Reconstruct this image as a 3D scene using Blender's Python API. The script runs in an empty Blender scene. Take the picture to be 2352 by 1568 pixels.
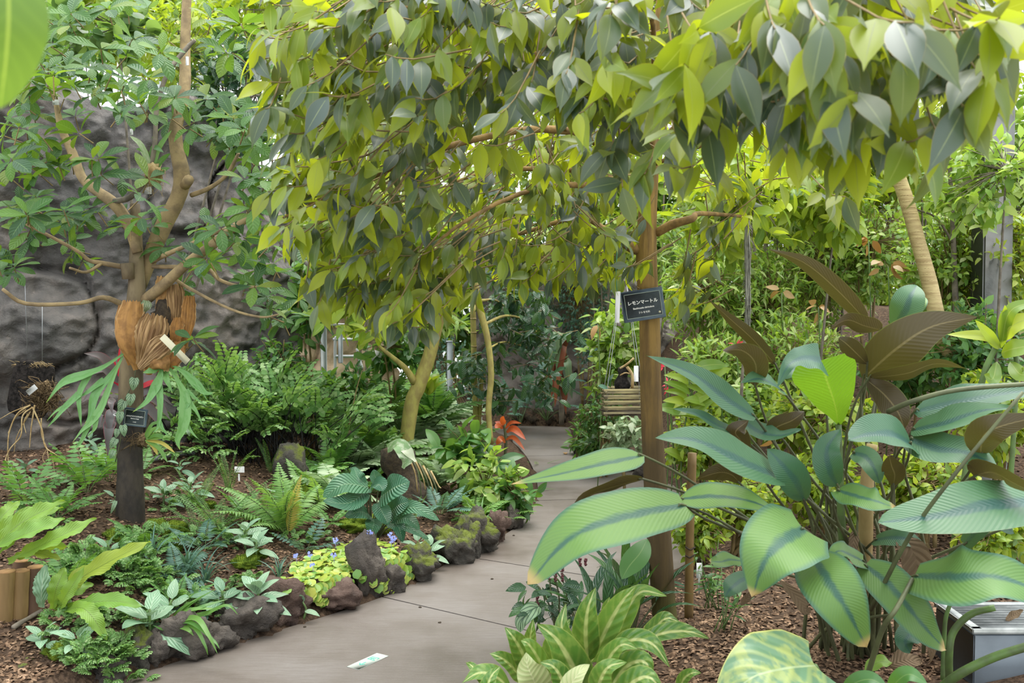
import bpy, math, random
import numpy as np
from mathutils import Vector, Matrix, noise
# ---------------------------------------------------------------- camera, sky, sun, exposure
sc = bpy.context.scene
F, CX, CY, HOR, CAMZ = 2287.0, 1176.0, 784.0, 700.0, 1.6      # focal length in px, frame centre, horizon row, eye height
PITCH = math.atan((CY - HOR) / F)
cam = bpy.data.cameras.new('camera'); cam.sensor_width = 36.0; cam.lens = F / 2352 * 36
camo = bpy.data.objects.new('camera', cam); sc.collection.objects.link(camo)
camo.location = (0, 0, CAMZ); camo.rotation_euler = (math.pi / 2 - PITCH, 0, 0)
cam.clip_start = 0.05; cam.dof.use_dof = True; cam.dof.focus_distance = 5.4; cam.dof.aperture_fstop = 6.3
sc.camera = camo
wd = bpy.data.worlds.new('overcast sky'); sc.world = wd; wd.use_nodes = True
wn = wd.node_tree; wn.nodes.clear()
_o = wn.nodes.new('ShaderNodeOutputWorld'); _b = wn.nodes.new('ShaderNodeBackground')
_t = wn.nodes.new('ShaderNodeTexCoord'); _s = wn.nodes.new('ShaderNodeSeparateXYZ'); _m = wn.nodes.new('ShaderNodeMapRange')
_m.inputs[1].default_value = -0.1; _m.inputs[2].default_value = 1.0; _m.inputs[3].default_value = 1.0; _m.inputs[4].default_value = 2.0
wn.links.new(_t.outputs['Generated'], _s.inputs[0]); wn.links.new(_s.outputs['Z'], _m.inputs[0])
wn.links.new(_m.outputs[0], _b.inputs['Strength']); wn.links.new(_b.outputs[0], _o.inputs[0])
_b.inputs['Color'].default_value = (0.93, 0.97, 1.0, 1)
sun = bpy.data.lights.new('sun', 'SUN'); sun.energy = 2.6; sun.angle = math.radians(50); sun.color = (1.0, 0.96, 0.88)
suno = bpy.data.objects.new('sun', sun); sc.collection.objects.link(suno); suno.rotation_euler = (math.radians(-13), math.radians(13), 0)
vs = sc.view_settings; vs.view_transform = 'Standard'; vs.look = 'None'; vs.gamma = 1.0; vs.use_curve_mapping = False; vs.exposure = 0.95
cy = sc.cycles; cy.max_bounces = 7; cy.diffuse_bounces = 4; cy.glossy_bounces = 2; cy.transmission_bounces = 5; cy.transparent_max_bounces = 6
cy.use_denoising = True; cy.caustics_reflective = False; cy.caustics_refractive = False
# ---------------------------------------------------------------- numeric helpers
rng = np.random.default_rng(11); random.seed(5)
A = np.array
FWD = A([0, math.cos(PITCH), -math.sin(PITCH)]); UPV = A([0, math.sin(PITCH), math.cos(PITCH)]); CAMP = A([0, 0, CAMZ])
def ray(px, py): return A([(px - CX) / F, 0, 0]) + UPV * ((CY - py) / F) + FWD
def W(px, py, Y):
    d = ray(px, py); return CAMP + d * (Y / d[1])
def G(px, py, z=0.0):
    d = ray(px, py); return CAMP + d * ((z - CAMZ) / d[2])
def PX(P):
    q = np.atleast_2d(P) - CAMP; dz = q @ FWD
    return CX + F * q[:, 0] / dz, CY - F * (q @ UPV) / dz, dz
def nrm(v): return v / (np.linalg.norm(v, axis=-1, keepdims=True) + 1e-12)
def runit(n): return nrm(rng.normal(size=(n, 3)))
def cr(P, n):
    P = A(P, float); k = len(P)
    if k == 2: return P[0] + (P[1] - P[0]) * np.linspace(0, 1, n)[:, None]
    Q = np.vstack([2 * P[0] - P[1], P, 2 * P[-1] - P[-2]])
    s = np.linspace(0, k - 1, n); i = np.minimum(s.astype(int), k - 2); t = (s - i)[:, None]
    a, b, c, d = Q[i], Q[i + 1], Q[i + 2], Q[i + 3]
    return .5 * (2 * b + (c - a) * t + (2 * a - 5 * b + 4 * c - d) * t * t + (3 * b - a - 3 * c + d) * t ** 3)
def sstep(x): x = np.clip(x, 0, 1); return x * x * (3 - 2 * x)
class Acc:
    def __init__(s): s.V = []; s.n = 0; s.F = {}; s.U = []
    def add(s, V, Fq, uv=None, mi=0):
        V = A(V, float); Fq = np.atleast_2d(A(Fq, int)); s.F.setdefault(Fq.shape[1], []).append((Fq + s.n, np.full(len(Fq), mi, int)))
        s.V.append(V); s.U.append(A(uv, float) if uv is not None else np.zeros((len(V), 2))); s.n += len(V); return s
    def more(s, Fq, off, mi=0):
        Fq = np.atleast_2d(A(Fq, int)); s.F.setdefault(Fq.shape[1], []).append((Fq + off, np.full(len(Fq), mi, int)))
    def arrays(s):
        return np.vstack(s.V), {k: (np.vstack([f for f, _ in v]), np.concatenate([m for _, m in v])) for k, v in s.F.items()}, np.vstack(s.U)
    def mesh(s, name, mats, origin=(0, 0, 0), smooth=True):
        V, FD, U = s.arrays(); V = V - A(origin)
        me = bpy.data.meshes.new(name); me.vertices.add(len(V)); me.vertices.foreach_set('co', V.astype(np.float32).ravel())
        lv = np.concatenate([f.ravel() for f, _ in FD.values()])
        sz = np.concatenate([np.full(len(f), k, int) for k, (f, _) in FD.items()])
        mi = np.concatenate([m for _, m in FD.values()])
        me.loops.add(len(lv)); me.loops.foreach_set('vertex_index', lv.astype(np.int32))
        me.polygons.add(len(sz)); st = np.concatenate([[0], np.cumsum(sz)[:-1]])
        me.polygons.foreach_set('loop_start', st.astype(np.int32))
        for m in (mats if isinstance(mats, (list, tuple)) else [mats]): me.materials.append(m)
        me.polygons.foreach_set('material_index', mi.astype(np.int32))
        me.polygons.foreach_set('use_smooth', np.full(len(sz), smooth))
        ul = me.uv_layers.new(name='UVMap'); ul.data.foreach_set('uv', U[lv].astype(np.float32).ravel())
        me.update(calc_edges=True); return me
# ---------------------------------------------------------------- objects
def link(o): sc.collection.objects.link(o); return o
def tag(o, label=None, cat=None, group=None, kind=None):
    for k, v in (('label', label), ('category', cat), ('group', group), ('kind', kind)):
        if v: o[k] = v
    return o
def thing(name, label, cat, loc, group=None):
    o = link(bpy.data.objects.new(name, None)); o.location = Vector([float(x) for x in loc]); o.empty_display_size = .05
    return tag(o, label, cat, group)
def part(name, me, parent, label=None, kind=None):
    o = link(bpy.data.objects.new(name, me)); o.parent = parent
    return tag(o, label, None, None, kind)
def struct(name, me=None):
    return tag(link(bpy.data.objects.new(name, me)), kind='structure')
def org(o):
    v = A([0., 0, 0])
    while o is not None: v += A(o.location); o = o.parent
    return v
def apart(name, acc, mats, root, label=None, kind=None, smooth=True):
    return part(name, acc.mesh(name, mats, org(root), smooth), root, label, kind)
def solo(name, acc, mats, label, cat, loc, group=None, smooth=True, kind=None):
    o = link(bpy.data.objects.new(name, acc.mesh(name, mats, loc, smooth))); o.location = Vector([float(x) for x in loc])
    return tag(o, label, cat, group, kind)
# ---------------------------------------------------------------- shapes
def tube(acc, pts, r, sides=8, n=None, mi=0, cap=True, rough=0.0):
    pts = A(pts, float); r = A(r, float) * np.ones(len(pts)) if np.ndim(r) == 0 else A(r, float)
    n = n or max(2, (len(pts) - 1) * 4 + 1)
    P = cr(pts, n); R = np.interp(np.linspace(0, 1, n), np.linspace(0, 1, len(r)), r)
    T = nrm(np.gradient(P, axis=0)); ax = np.eye(3)[np.argmin(np.abs(T.mean(0)))]
    X = nrm(np.cross(T, ax)); Y = np.cross(T, X)
    a = np.linspace(0, 2 * np.pi, sides, endpoint=False)
    RR = R[:, None] * np.ones(sides)
    if rough: RR = RR * (1 + rough * (rng.random((n, sides)) - .5) + rough * .8 * np.sin(np.linspace(0, 9, n))[:, None])
    V = P[:, None] + RR[..., None] * (np.cos(a)[None, :, None] * X[:, None] + np.sin(a)[None, :, None] * Y[:, None])
    i = np.arange(n - 1)[:, None]; j = np.arange(sides)[None]; j2 = (j + 1) % sides
    Q = np.stack([i * sides + j, i * sides + j2, (i + 1) * sides + j2, (i + 1) * sides + j], -1).reshape(-1, 4)
    L = np.concatenate([[0], np.cumsum(np.linalg.norm(np.diff(P, axis=0), axis=1))])
    uv = np.stack([np.tile(np.linspace(0, 1, sides), n), np.repeat(L, sides)], 1)
    off = acc.n; acc.add(V.reshape(-1, 3), Q, uv, mi)
    if cap and sides > 2:
        acc.more(np.arange(sides)[::-1], off, mi); acc.more(np.arange(sides) + (n - 1) * sides, off, mi)
    return P
def box(acc, c, h, R=None, mi=0, bev=0.0):
    c = A(c, float); h = A(h, float); R = np.eye(3) if R is None else A(R, float)
    b = min(bev, min(h) * .49)
    if b <= 0:
        S = A([[x, y, z] for x in (-1, 1) for y in (-1, 1) for z in (-1, 1)], float) * h
        Q = [[0, 1, 3, 2], [4, 6, 7, 5], [0, 4, 5, 1], [2, 3, 7, 6], [0, 2, 6, 4], [1, 5, 7, 3]]
        acc.add(c + S @ R.T, Q, None, mi); return
    V = []; idx = {}
    for x in (-1, 1):
        for y in (-1, 1):
            for z in (-1, 1):
                for k in range(3):
                    p = A([x, y, z], float) * h; 
                    for m in range(3):
                        if m != k: p[m] -= A([x, y, z])[m] * b
                    idx[(x, y, z, k)] = len(V); V.append(p)
    Q = []; T3 = []
    for k in range(3):
        u, v = [m for m in range(3) if m != k]
        for s in (-1, 1):
            def g(a, bb, kk):
                q = [0, 0, 0]; q[k] = s; q[u] = a; q[v] = bb; return idx[(*q, kk)]
            f = [g(-1, -1, k), g(1, -1, k), g(1, 1, k), g(-1, 1, k)]
            Q.append(f if (s > 0) != (k == 1) else f[::-1])
    for k in range(3):
        u, v = [m for m in range(3) if m != k]
        for a in (-1, 1):
            for bb in (-1, 1):
                def g(s, kk):
                    q = [0, 0, 0]; q[k] = s; q[u] = a; q[v] = bb; return idx[(*q, kk)]
                Q.append([g(-1, u), g(1, u), g(1, v), g(-1, v)])
    for x in (-1, 1):
        for y in (-1, 1):
            for z in (-1, 1): T3.append([idx[(x, y, z, k)] for k in range(3)])
    off = acc.n; acc.add(c + A(V) @ R.T, Q, None, mi); acc.more(T3, off, mi)
_ICO = {}
def ico(sub):
    if sub not in _ICO:
        import bmesh
        bm = bmesh.new(); bmesh.ops.create_icosphere(bm, subdivisions=sub, radius=1.0)
        bm.verts.ensure_lookup_table(); _ICO[sub] = (A([v.co[:] for v in bm.verts]), A([[v.index for v in f.verts] for f in bm.faces])); bm.free()
    return _ICO[sub]
def blob(acc, c, r, sub=3, amp=.25, freq=1.6, seed=0, mi=0, flat=0.0, R=None):
    V, T = ico(sub); off = Vector((seed * 7.3, seed * 3.1, seed * 5.7)); d = np.empty(len(V))
    for i, v in enumerate(V):
        p = Vector(v) * freq + off
        d[i] = 1 + amp * (noise.noise(p) * 1.1 + abs(noise.noise(p * 2.3)) * .7 - .2 + noise.noise(p * 5.1) * .3 - abs(noise.noise(p * 9.7)) * .22)
    P = V * d[:, None] * A(r)
    if R is not None: P = P @ A(R).T
    P = P + A(c)
    acc.add(P, T, np.stack([np.arctan2(V[:, 1], V[:, 0]) / 6.28 + .5, V[:, 2] * .5 + .5], 1), mi)
def rotz(a): return A([[math.cos(a), -math.sin(a), 0], [math.sin(a), math.cos(a), 0], [0, 0, 1]])
# ---------------------------------------------------------------- leaves
PROF = {
    'ell': lambda s: np.sin(np.pi * s ** .9) ** .75,
    'acum': lambda s: np.maximum(np.sin(np.pi * np.clip(s / .92, 0, 1) ** .92), 0) ** 1.05 + .04 * (s > .75) * (1 - s) * 4,
    'lance': lambda s: np.sin(np.pi * s ** .62) ** .9,
    'obov': lambda s: np.sin(np.pi * s ** 1.25) ** .8,
    'strap': lambda s: np.minimum(1, (s * 8 + .35)) * np.clip((1 - s) * 3, 0, 1) ** .6,
    'nest': lambda s: (.35 + .65 * sstep(s * 2.2)) * np.clip((1 - s) * 3.2, 0, 1) ** .7,
    'heart': lambda s: np.clip(.62 + s * 2.6, 0, 1) * np.cos(np.pi / 2 * np.clip((s - .22) / .78, 0, 1)) ** .85,
    'ovate': lambda s: np.sin(np.pi * np.clip(s, 0, 1) ** .68) ** .8,
    'round': lambda s: np.sqrt(np.maximum(1 - (2 * s - 1) ** 2, 0)),
    'cal': lambda s: np.clip(np.sin(np.pi * np.clip(.04 + s * .96, 0, 1) ** .74), 0, 1) ** .62,
    'blade': lambda s: np.clip((1 - s) * 1.25, 0, 1) ** .8 * np.minimum(1, .5 + s * 3),
    'horn': lambda s: (.22 + .78 * sstep(s * 1.9)) * np.clip((1 - s) * 2.1, 0, 1) ** .95,
    'webbed': lambda s: (.8 - .25 * sstep(s * 2)) * np.clip((1 - s) * 1.7, 0, 1) ** .9,
    'fork': lambda s: .55 + .45 * sstep(s * 2) - .75 * sstep((s - .6) * 2.5),
    'shell': lambda s: (.38 + .62 * sstep(s * 1.5)) * (1 - .25 * sstep((s - .8) * 5)),
    'fan': lambda s: np.clip(s * 1.5, 0, 1) ** .8 * (1 - .25 * sstep((s - .8) * 5)),
}
def gridfaces(nl, nw):
    i = np.arange(nl)[:, None]; j = np.arange(nw)[None]; k = nw + 1
    return np.stack([i * k + j, i * k + j + 1, (i + 1) * k + j + 1, (i + 1) * k + j], -1).reshape(-1, 4)
def leafgrid(nl, nw, prof, Wd=.36, fold=.15, rise=0.0, droop=.5, wave=0.0, wk=9, lobe=0.0, sway=0.0, stalk=0.0):
    s = np.linspace(0, 1, nl + 1); t = np.linspace(-1, 1, nw + 1); w = Wd / 2 * PROF[prof](s)
    th = rise - droop * s; ds = 1 / nl
    y = np.concatenate([[0], np.cumsum(np.cos((th[1:] + th[:-1]) / 2))]) * ds; z = np.concatenate([[0], np.cumsum(np.sin((th[1:] + th[:-1]) / 2))]) * ds
    ph = rng.random() * 6.28; SS, TT = np.meshgrid(s, t, indexing='ij'); w2 = w[:, None]
    up = fold * np.abs(TT) * w2 + wave * np.sin(SS * wk * 3 + ph + np.sign(TT) * 1.3) * np.abs(TT) ** 1.5 * Wd
    X = TT * w2 + sway * (SS ** 2) * .3; back = lobe * Wd * np.abs(TT) ** 1.5 * np.clip(1 - SS * 3, 0, 1)
    Y = y[:, None] - np.sin(th)[:, None] * up - back * np.cos(th)[:, None]; Z = z[:, None] + np.cos(th)[:, None] * up
    if stalk: Y = Y + stalk
    V = np.stack([X, Y, Z], -1).reshape(-1, 3); uv = np.stack([(TT + 1) / 2, SS], -1).reshape(-1, 2)
    return V, gridfaces(nl, nw), uv
def frames(D, N):
    D = nrm(D); X = nrm(np.cross(D, N)); Z = np.cross(X, D); return np.stack([X, D, Z], -1)
def mat4(R, L, p, wf=1.0):
    M = Matrix.Identity(4)
    for i in range(3):
        M[i][0] = R[i, 0] * L * wf; M[i][1] = R[i, 1] * L; M[i][2] = R[i, 2] * L; M[i][3] = p[i]
    return M
PROTO = {}; _PM = {}
def proto(key, fn, k=5): PROTO[key] = [fn() for _ in range(k)]
def pmeshes(key, mats, name='leaf'):
    mats = mats if isinstance(mats, (list, tuple)) else [mats]
    kk = (key, tuple(m.name for m in mats), name)
    if kk not in _PM:
        out = []
        for p in PROTO[key]:
            if isinstance(p, Acc): out.append(p.mesh(name, mats))
            else:
                a = Acc(); a.add(*p); out.append(a.mesh(name, mats))
        _PM[kk] = out
    return _PM[kk]
def foliage(root, P, D, N, L, key, mat, npart=60, name='leaf', rest='foliage', wf=1.0):
    n = len(P)
    if n == 0: return
    R = frames(D, N); ms = pmeshes(key, mat, name); k = rng.integers(0, len(ms), n); o0 = org(root)
    px, py, dz = PX(P); vis = (px > -60) & (px < 2412) & (py > -60) & (py < 1628) & (dz > .2)
    order = np.argsort(-(L / np.maximum(dz, .2)) * vis); first = order[:npart]
    for i in first:
        o = part(name, ms[k[i]], root); o.matrix_local = mat4(R[i], L[i], P[i] - o0, wf)
    left = order[npart:]
    if len(left):
        acc = Acc()
        for q in range(len(ms)):
            ii = left[k[left] == q]
            if not len(ii): continue
            pr = PROTO[key][q]
            if isinstance(pr, Acc):
                V, FD, U = pr.arrays()
            else: V, U = pr[0], pr[2]; FD = {4: (pr[1], np.zeros(len(pr[1]), int))}
            VV = np.einsum('nij,vj->nvi', R[ii] * A([wf, 1, 1]), V) * L[ii][:, None, None] + P[ii][:, None]
            off = acc.n; acc.V.append(VV.reshape(-1, 3)); acc.U.append(np.tile(U, (len(ii), 1))); acc.n += len(ii) * len(V)
            for kk, (f, m) in FD.items():
                ff = (f[None] + (np.arange(len(ii)) * len(V))[:, None, None]).reshape(-1, kk) + off
                acc.F.setdefault(kk, []).append((ff, np.tile(m, len(ii))))
        apart(rest, acc, mat, root, kind='stuff')
def bigleaf(root, pts, wpx, mat, prof='cal', f=.8, u=.6, fold=.12, wave=.0, nl=16, nw=8, lobe=0.0, name='leaf', acc=None, label=None, mi=0, wk=2.2, cup=0.0, thick=0.0, tear=0.0, ripple=0.0, pleat=0.0, pk=5):
    """One traced leaf: midline through points (px, py, depth), base first; f>0 shows the upper face, f<0 the underside, u tips the face up."""
    M = cr([W(*p) for p in pts], nl + 1); T = nrm(np.gradient(M, axis=0)); C = nrm(CAMP - M)
    cp = nrm(C - T * (C * T).sum(-1, keepdims=True)); up = A([0, 0, 1.]) - T * T[:, 2:3]
    N = nrm(f * cp + u * up); vis = max(.35, float(np.abs((N * cp).sum(-1)).mean()))
    N = nrm(N - T * (N * T).sum(-1, keepdims=True)); X = np.cross(T, N)
    w = wpx * np.mean([p[2] for p in pts]) / F / 2 / vis
    s = np.linspace(0, 1, nl + 1); t = np.linspace(-1, 1, nw + 1); SS, TT = np.meshgrid(s, t, indexing='ij'); ww = (w * PROF[prof](s))[:, None]
    ph = rng.random() * 6.28
    h = fold * np.abs(TT) * ww + wave * w * np.sin(SS * wk * 6.28 + ph + np.sign(TT) * 1.1) * np.abs(TT) ** 1.6 - cup * ww * TT ** 2 + pleat * w * np.sin(TT * pk * 3.14 + ph) * np.clip(SS * 1.3, 0, 1)
    if ripple: ww = ww * (1 + ripple * np.sin(SS * 75 + ph + np.sign(TT) + 2 * np.sin(SS * 17)) * np.abs(TT))
    if tear: ww = ww * (1 - tear * rng.random((nl + 1, nw + 1)) * (np.abs(TT) > .9))
    rag = (tear * w * 1.6 * (rng.random((nl + 1, nw + 1)) - .6) * np.clip((SS - .7) * 3.3, 0, 1))[..., None] * T[:, None]
    V = rag + M[:, None] + X[:, None] * (TT * ww)[..., None] + N[:, None] * h[..., None] - T[:, None] * (lobe * w * np.abs(TT) ** 1.6 * np.clip(1 - SS * 3.2, 0, 1))[..., None]
    uv = np.stack([(TT + 1) / 2, SS], -1).reshape(-1, 2)
    a = Acc() if acc is None else acc
    a.add(V.reshape(-1, 3), gridfaces(nl, nw), uv, mi)
    if acc is None: return apart(name, a, mat, root, label)
# ---------------------------------------------------------------- materials
def node(nt, t, ins=None, **at):
    n = nt.nodes.new(t)
    for k, v in at.items(): setattr(n, k, v)
    for k, v in (ins or {}).items():
        s = n.inputs[k]
        if isinstance(v, bpy.types.NodeSocket): nt.links.new(v, s)
        elif isinstance(v, (tuple, list)) and len(v) == 3 and s.type == 'RGBA': s.default_value = (*v, 1)
        else: s.default_value = v
    return n
def mth(nt, op, a, b=0.0, c=0.0, clamp=False):
    return node(nt, 'ShaderNodeMath', {0: a, 1: b, 2: c}, operation=op, use_clamp=clamp).outputs[0]
def mixc(nt, f, a, b, mode='MIX'):
    return node(nt, 'ShaderNodeMix', {0: f, 6: a, 7: b}, data_type='RGBA', blend_type=mode).outputs[2]
def ramp(nt, f, stops, interp='LINEAR'):
    n = node(nt, 'ShaderNodeValToRGB', {0: f}); e = n.color_ramp.elements; n.color_ramp.interpolation = interp
    while len(e) < len(stops): e.new(.5)
    for x, (p, c) in zip(e, stops): x.position = p; x.color = (*c, 1)
    return n.outputs[0]
def mrange(nt, v, a, b, c=0.0, d=1.0):
    return node(nt, 'ShaderNodeMapRange', {0: v, 1: a, 2: b, 3: c, 4: d}, interpolation_type='SMOOTHSTEP').outputs[0]
def newmat(name):
    m = bpy.data.materials.new(name); m.use_nodes = True; nt = m.node_tree; nt.nodes.clear()
    return m, nt, node(nt, 'ShaderNodeOutputMaterial')
def noise_t(nt, scale, det=4, co=None, rough=.55, dist=0.0):
    co = co or node(nt, 'ShaderNodeTexCoord').outputs['Object']
    return node(nt, 'ShaderNodeTexNoise', {'Vector': co, 'Scale': scale, 'Detail': det, 'Roughness': rough, 'Distortion': dist}).outputs[0]
def leafmat(name, stops, trans=(.35, .45, .03), tf=.32, rough=.42, spec=.5, rib=None, ribw=.06, band=None, bandw=.3, vein=0, veins=.25, edge=None, edgew=.1,
            tip=None, back=None, patch=None, patchs=.5, bump=0.0, blotch=0.0, slope=.6, tvar=0.3, streak=0, streaks=.5):
    m, nt, out = newmat(name)
    oi = node(nt, 'ShaderNodeObjectInfo').outputs['Random']; ri = node(nt, 'ShaderNodeNewGeometry')
    rnd = mth(nt, 'FRACT', mth(nt, 'ADD', oi, ri.outputs['Random Per Island']))
    col = ramp(nt, rnd, stops)
    tc = node(nt, 'ShaderNodeTexCoord'); sx = node(nt, 'ShaderNodeSeparateXYZ', {0: tc.outputs['UV']})
    mm = mth(nt, 'ABSOLUTE', mth(nt, 'MULTIPLY_ADD', sx.outputs[0], 2.0, -1.0)); v = sx.outputs[1]
    h = None
    if vein:
        wv = mth(nt, 'SINE', mth(nt, 'MULTIPLY', mth(nt, 'SUBTRACT', v, mth(nt, 'MULTIPLY', mm, slope * .35)), vein * 6.2832))
        h = wv
        col = mixc(nt, mth(nt, 'MULTIPLY', mrange(nt, wv, .2, 1.0), veins), col, patch or tuple(c * .45 for c in stops[0][1]))
    if streak:
        nz = noise_t(nt, 2.0, 3, node(nt, 'ShaderNodeMapping', {0: tc.outputs['UV'], 3: (streak, 1.2, 1)}).outputs[0], .6, .4)
        col = mixc(nt, mth(nt, 'MULTIPLY', mrange(nt, nz, .42, .62), streaks), col, patch or (.2, .1, .05))
    if blotch:
        nz = noise_t(nt, 3.2, 3, node(nt, 'ShaderNodeMapping', {0: tc.outputs['UV'], 3: (1.0, 2.5, 1)}).outputs[0])
        col = mixc(nt, mth(nt, 'MULTIPLY', mrange(nt, nz, .45, .6), blotch), col, patch or (.4, .45, .1))
    if band:
        nz = noise_t(nt, 9.0, 2, tc.outputs['UV'])
        zig = mth(nt, 'MULTIPLY', mth(nt, 'SUBTRACT', nz, .5), .25)
        w = mth(nt, 'MULTIPLY', mth(nt, 'SUBTRACT', 1.0, mth(nt, 'MULTIPLY', v, .6)), bandw)
        fac = mrange(nt, mth(nt, 'ADD', mth(nt, 'SUBTRACT', mm, w), zig), -.08, .1, 1.0, 0.0)
        col = mixc(nt, fac, col, band)
    if rib:
        col = mixc(nt, mrange(nt, mm, ribw * .4, ribw, .85, 0.0), col, rib)
    if edge:
        col = mixc(nt, mrange(nt, mm, 1 - edgew, 1.0), col, edge)
    if tip:
        col = mixc(nt, mrange(nt, v, .9, .98), col, tip)
    if back:
        col = mixc(nt, ri.outputs['Backfacing'], col, back)
    pr = node(nt, 'ShaderNodeBsdfPrincipled', {'Base Color': col, 'Roughness': rough, 'Specular IOR Level': spec})
    if bump and h is not None:
        nt.links.new(node(nt, 'ShaderNodeBump', {'Strength': bump, 'Distance': .01, 'Height': h}).outputs[0], pr.inputs['Normal'])
    tcol = mixc(nt, .62, col, trans)
    tr = node(nt, 'ShaderNodeBsdfTranslucent', {'Color': tcol})
    mx = node(nt, 'ShaderNodeMixShader', {0: mth(nt, 'MULTIPLY_ADD', rnd, tf * tvar, tf * (1 - tvar * .5)), 1: pr.outputs[0], 2: tr.outputs[0]})
    nt.links.new(mx.outputs[0], out.inputs[0]); return m
def solidmat(name, col, rough=.6, spec=.4, c2=None, scale=8.0, bump=0.0, det=5, stretch=None, lo=.35, hi=.65, metal=0.0, dist=0.0, rvar=0.0):
    m, nt, out = newmat(name); tc = node(nt, 'ShaderNodeTexCoord'); co = tc.outputs['Object']
    if stretch: co = node(nt, 'ShaderNodeMapping', {0: co, 3: stretch}).outputs[0]
    c = col; nz = None
    if c2 is not None or bump: nz = noise_t(nt, scale, det, co, .6, dist)
    if c2 is not None: c = mixc(nt, mrange(nt, nz, lo, hi), col, c2)
    if rvar: c = mixc(nt, node(nt, 'ShaderNodeNewGeometry').outputs['Random Per Island'], c, tuple(x * rvar for x in (c2 or col)))
    pr = node(nt, 'ShaderNodeBsdfPrincipled', {'Base Color': c, 'Roughness': rough, 'Specular IOR Level': spec, 'Metallic': metal})
    if bump: nt.links.new(node(nt, 'ShaderNodeBump', {'Strength': bump, 'Distance': .02, 'Height': nz}).outputs[0], pr.inputs['Normal'])
    nt.links.new(pr.outputs[0], out.inputs[0]); return m
def rockmat(name, cols, scale=2.0, moss=None, mossz=.4, bump=.6):
    m, nt, out = newmat(name); tc = node(nt, 'ShaderNodeTexCoord'); co = tc.outputs['Object']
    n1 = noise_t(nt, scale, 6, co, .65); n2 = noise_t(nt, scale * 9, 5, co, .7)
    c = ramp(nt, n1, [(.3, cols[0]), (.5, cols[1]), (.68, cols[2])])
    c = mixc(nt, mrange(nt, n2, .55, .75, 0, .5), c, tuple(x * .35 for x in cols[1]))
    c = mixc(nt, mrange(nt, n2, .25, .4, .35, 0), c, tuple(min(1, x * 1.6) for x in cols[2]))
    if moss:
        nz = node(nt, 'ShaderNodeSeparateXYZ', {0: node(nt, 'ShaderNodeNewGeometry').outputs['Normal']}).outputs[2]
        c = mixc(nt, mth(nt, 'MULTIPLY', mrange(nt, nz, mossz, mossz + .35), mrange(nt, n1, .4, .55)), c, moss)
    pr = node(nt, 'ShaderNodeBsdfPrincipled', {'Base Color': c, 'Roughness': .8, 'Specular IOR Level': .3})
    hh = mth(nt, 'ADD', n1, mth(nt, 'MULTIPLY', n2, .5))
    nt.links.new(node(nt, 'ShaderNodeBump', {'Strength': bump, 'Distance': .04, 'Height': hh}).outputs[0], pr.inputs['Normal'])
    nt.links.new(pr.outputs[0], out.inputs[0]); return m
M = {}
dk, md, yl = (.028, .066, .034), (.075, .15, .026), (.30, .36, .03)
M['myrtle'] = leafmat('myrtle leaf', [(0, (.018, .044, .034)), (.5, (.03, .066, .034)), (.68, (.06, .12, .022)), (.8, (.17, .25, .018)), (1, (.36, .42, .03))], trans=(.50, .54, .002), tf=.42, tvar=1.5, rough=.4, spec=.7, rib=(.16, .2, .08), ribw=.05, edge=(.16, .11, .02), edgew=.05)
M['myrtle_lit'] = leafmat('lit-tint myrtle leaf', [(0, (.07, .14, .02)), (.35, (.16, .24, .02)), (1, (.40, .46, .04))], trans=(.56, .62, .004), tf=.46, tvar=.5, rough=.4, rib=(.3, .36, .08), ribw=.05, edge=(.3, .2, .03), edgew=.04)  # brighter, yellower myrtle leaf copy: light through the crown painted into its colour
M['oak'] = leafmat('oak leaf', [(0, (.02, .068, .028)), (.5, (.045, .13, .028)), (.85, (.10, .22, .035)), (1, (.2, .25, .04))], trans=(.28, .45, .02), tf=.36, rough=.48, spec=.4, rib=(.14, .24, .08), vein=8, veins=.25, bump=.25)
M['roundleaf'] = leafmat('round leaf', [(0, (.08, .17, .06)), (1, (.16, .26, .08))], trans=(.3, .45, .05), tf=.35, rough=.4)
M['cal'] = leafmat('calathea leaf bright', [(0, (.085, .18, .042)), (1, (.125, .235, .055))], trans=(.3, .42, .03), tf=.14, rough=.5, spec=.4, band=(.03, .095, .065), bandw=.16, vein=30, veins=.10, patch=(.06, .16, .075), edge=(.05, .13, .08), edgew=.22, tip=(.42, .3, .12), back=(.09, .05, .022), bump=.1)
M['cald'] = leafmat('calathea leaf deep', [(0, (.028, .095, .05)), (1, (.055, .14, .06))], trans=(.25, .4, .03), tf=.14, rough=.45, spec=.45, band=(.02, .075, .06), bandw=.25, vein=28, veins=.13, patch=(.022, .08, .055), edge=(.08, .13, .06), edgew=.04, back=(.08, .045, .02), bump=.15)
M['calu'] = leafmat('calathea underside', [(0, (.042, .027, .011)), (1, (.062, .041, .016))], trans=(.2, .2, .02), tf=.16, rough=.45, rib=(.17, .13, .06), ribw=.07, vein=20, veins=.06, edge=(.13, .16, .03), edgew=.05, bump=.1)
M['caly'] = leafmat('calathea young', [(0, (.09, .21, .02)), (1, (.12, .25, .025))], trans=(.22, .40, .005), tf=.45, rough=.4, rib=(.25, .34, .06), ribw=.05, vein=20, veins=.2, bump=.3, patch=(.08, .22, .03))
M['dry'] = leafmat('dry leaf', [(0, (.14, .10, .065)), (1, (.22, .16, .10))], trans=(.3, .2, .1), tf=.2, rough=.8, spec=.1, vein=9, veins=.3, bump=.6)
M['dumb'] = leafmat('cream striped leaf', [(0, (.05, .155, .028)), (.6, (.075, .2, .035)), (1, (.13, .27, .05))], trans=(.35, .5, .05), tf=.25, rough=.3, rib=(.55, .58, .24), ribw=.2, blotch=.35, patch=(.3, .38, .09), vein=7, veins=.2, edge=(.30, .36, .09), edgew=.1, bump=.3)
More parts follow.
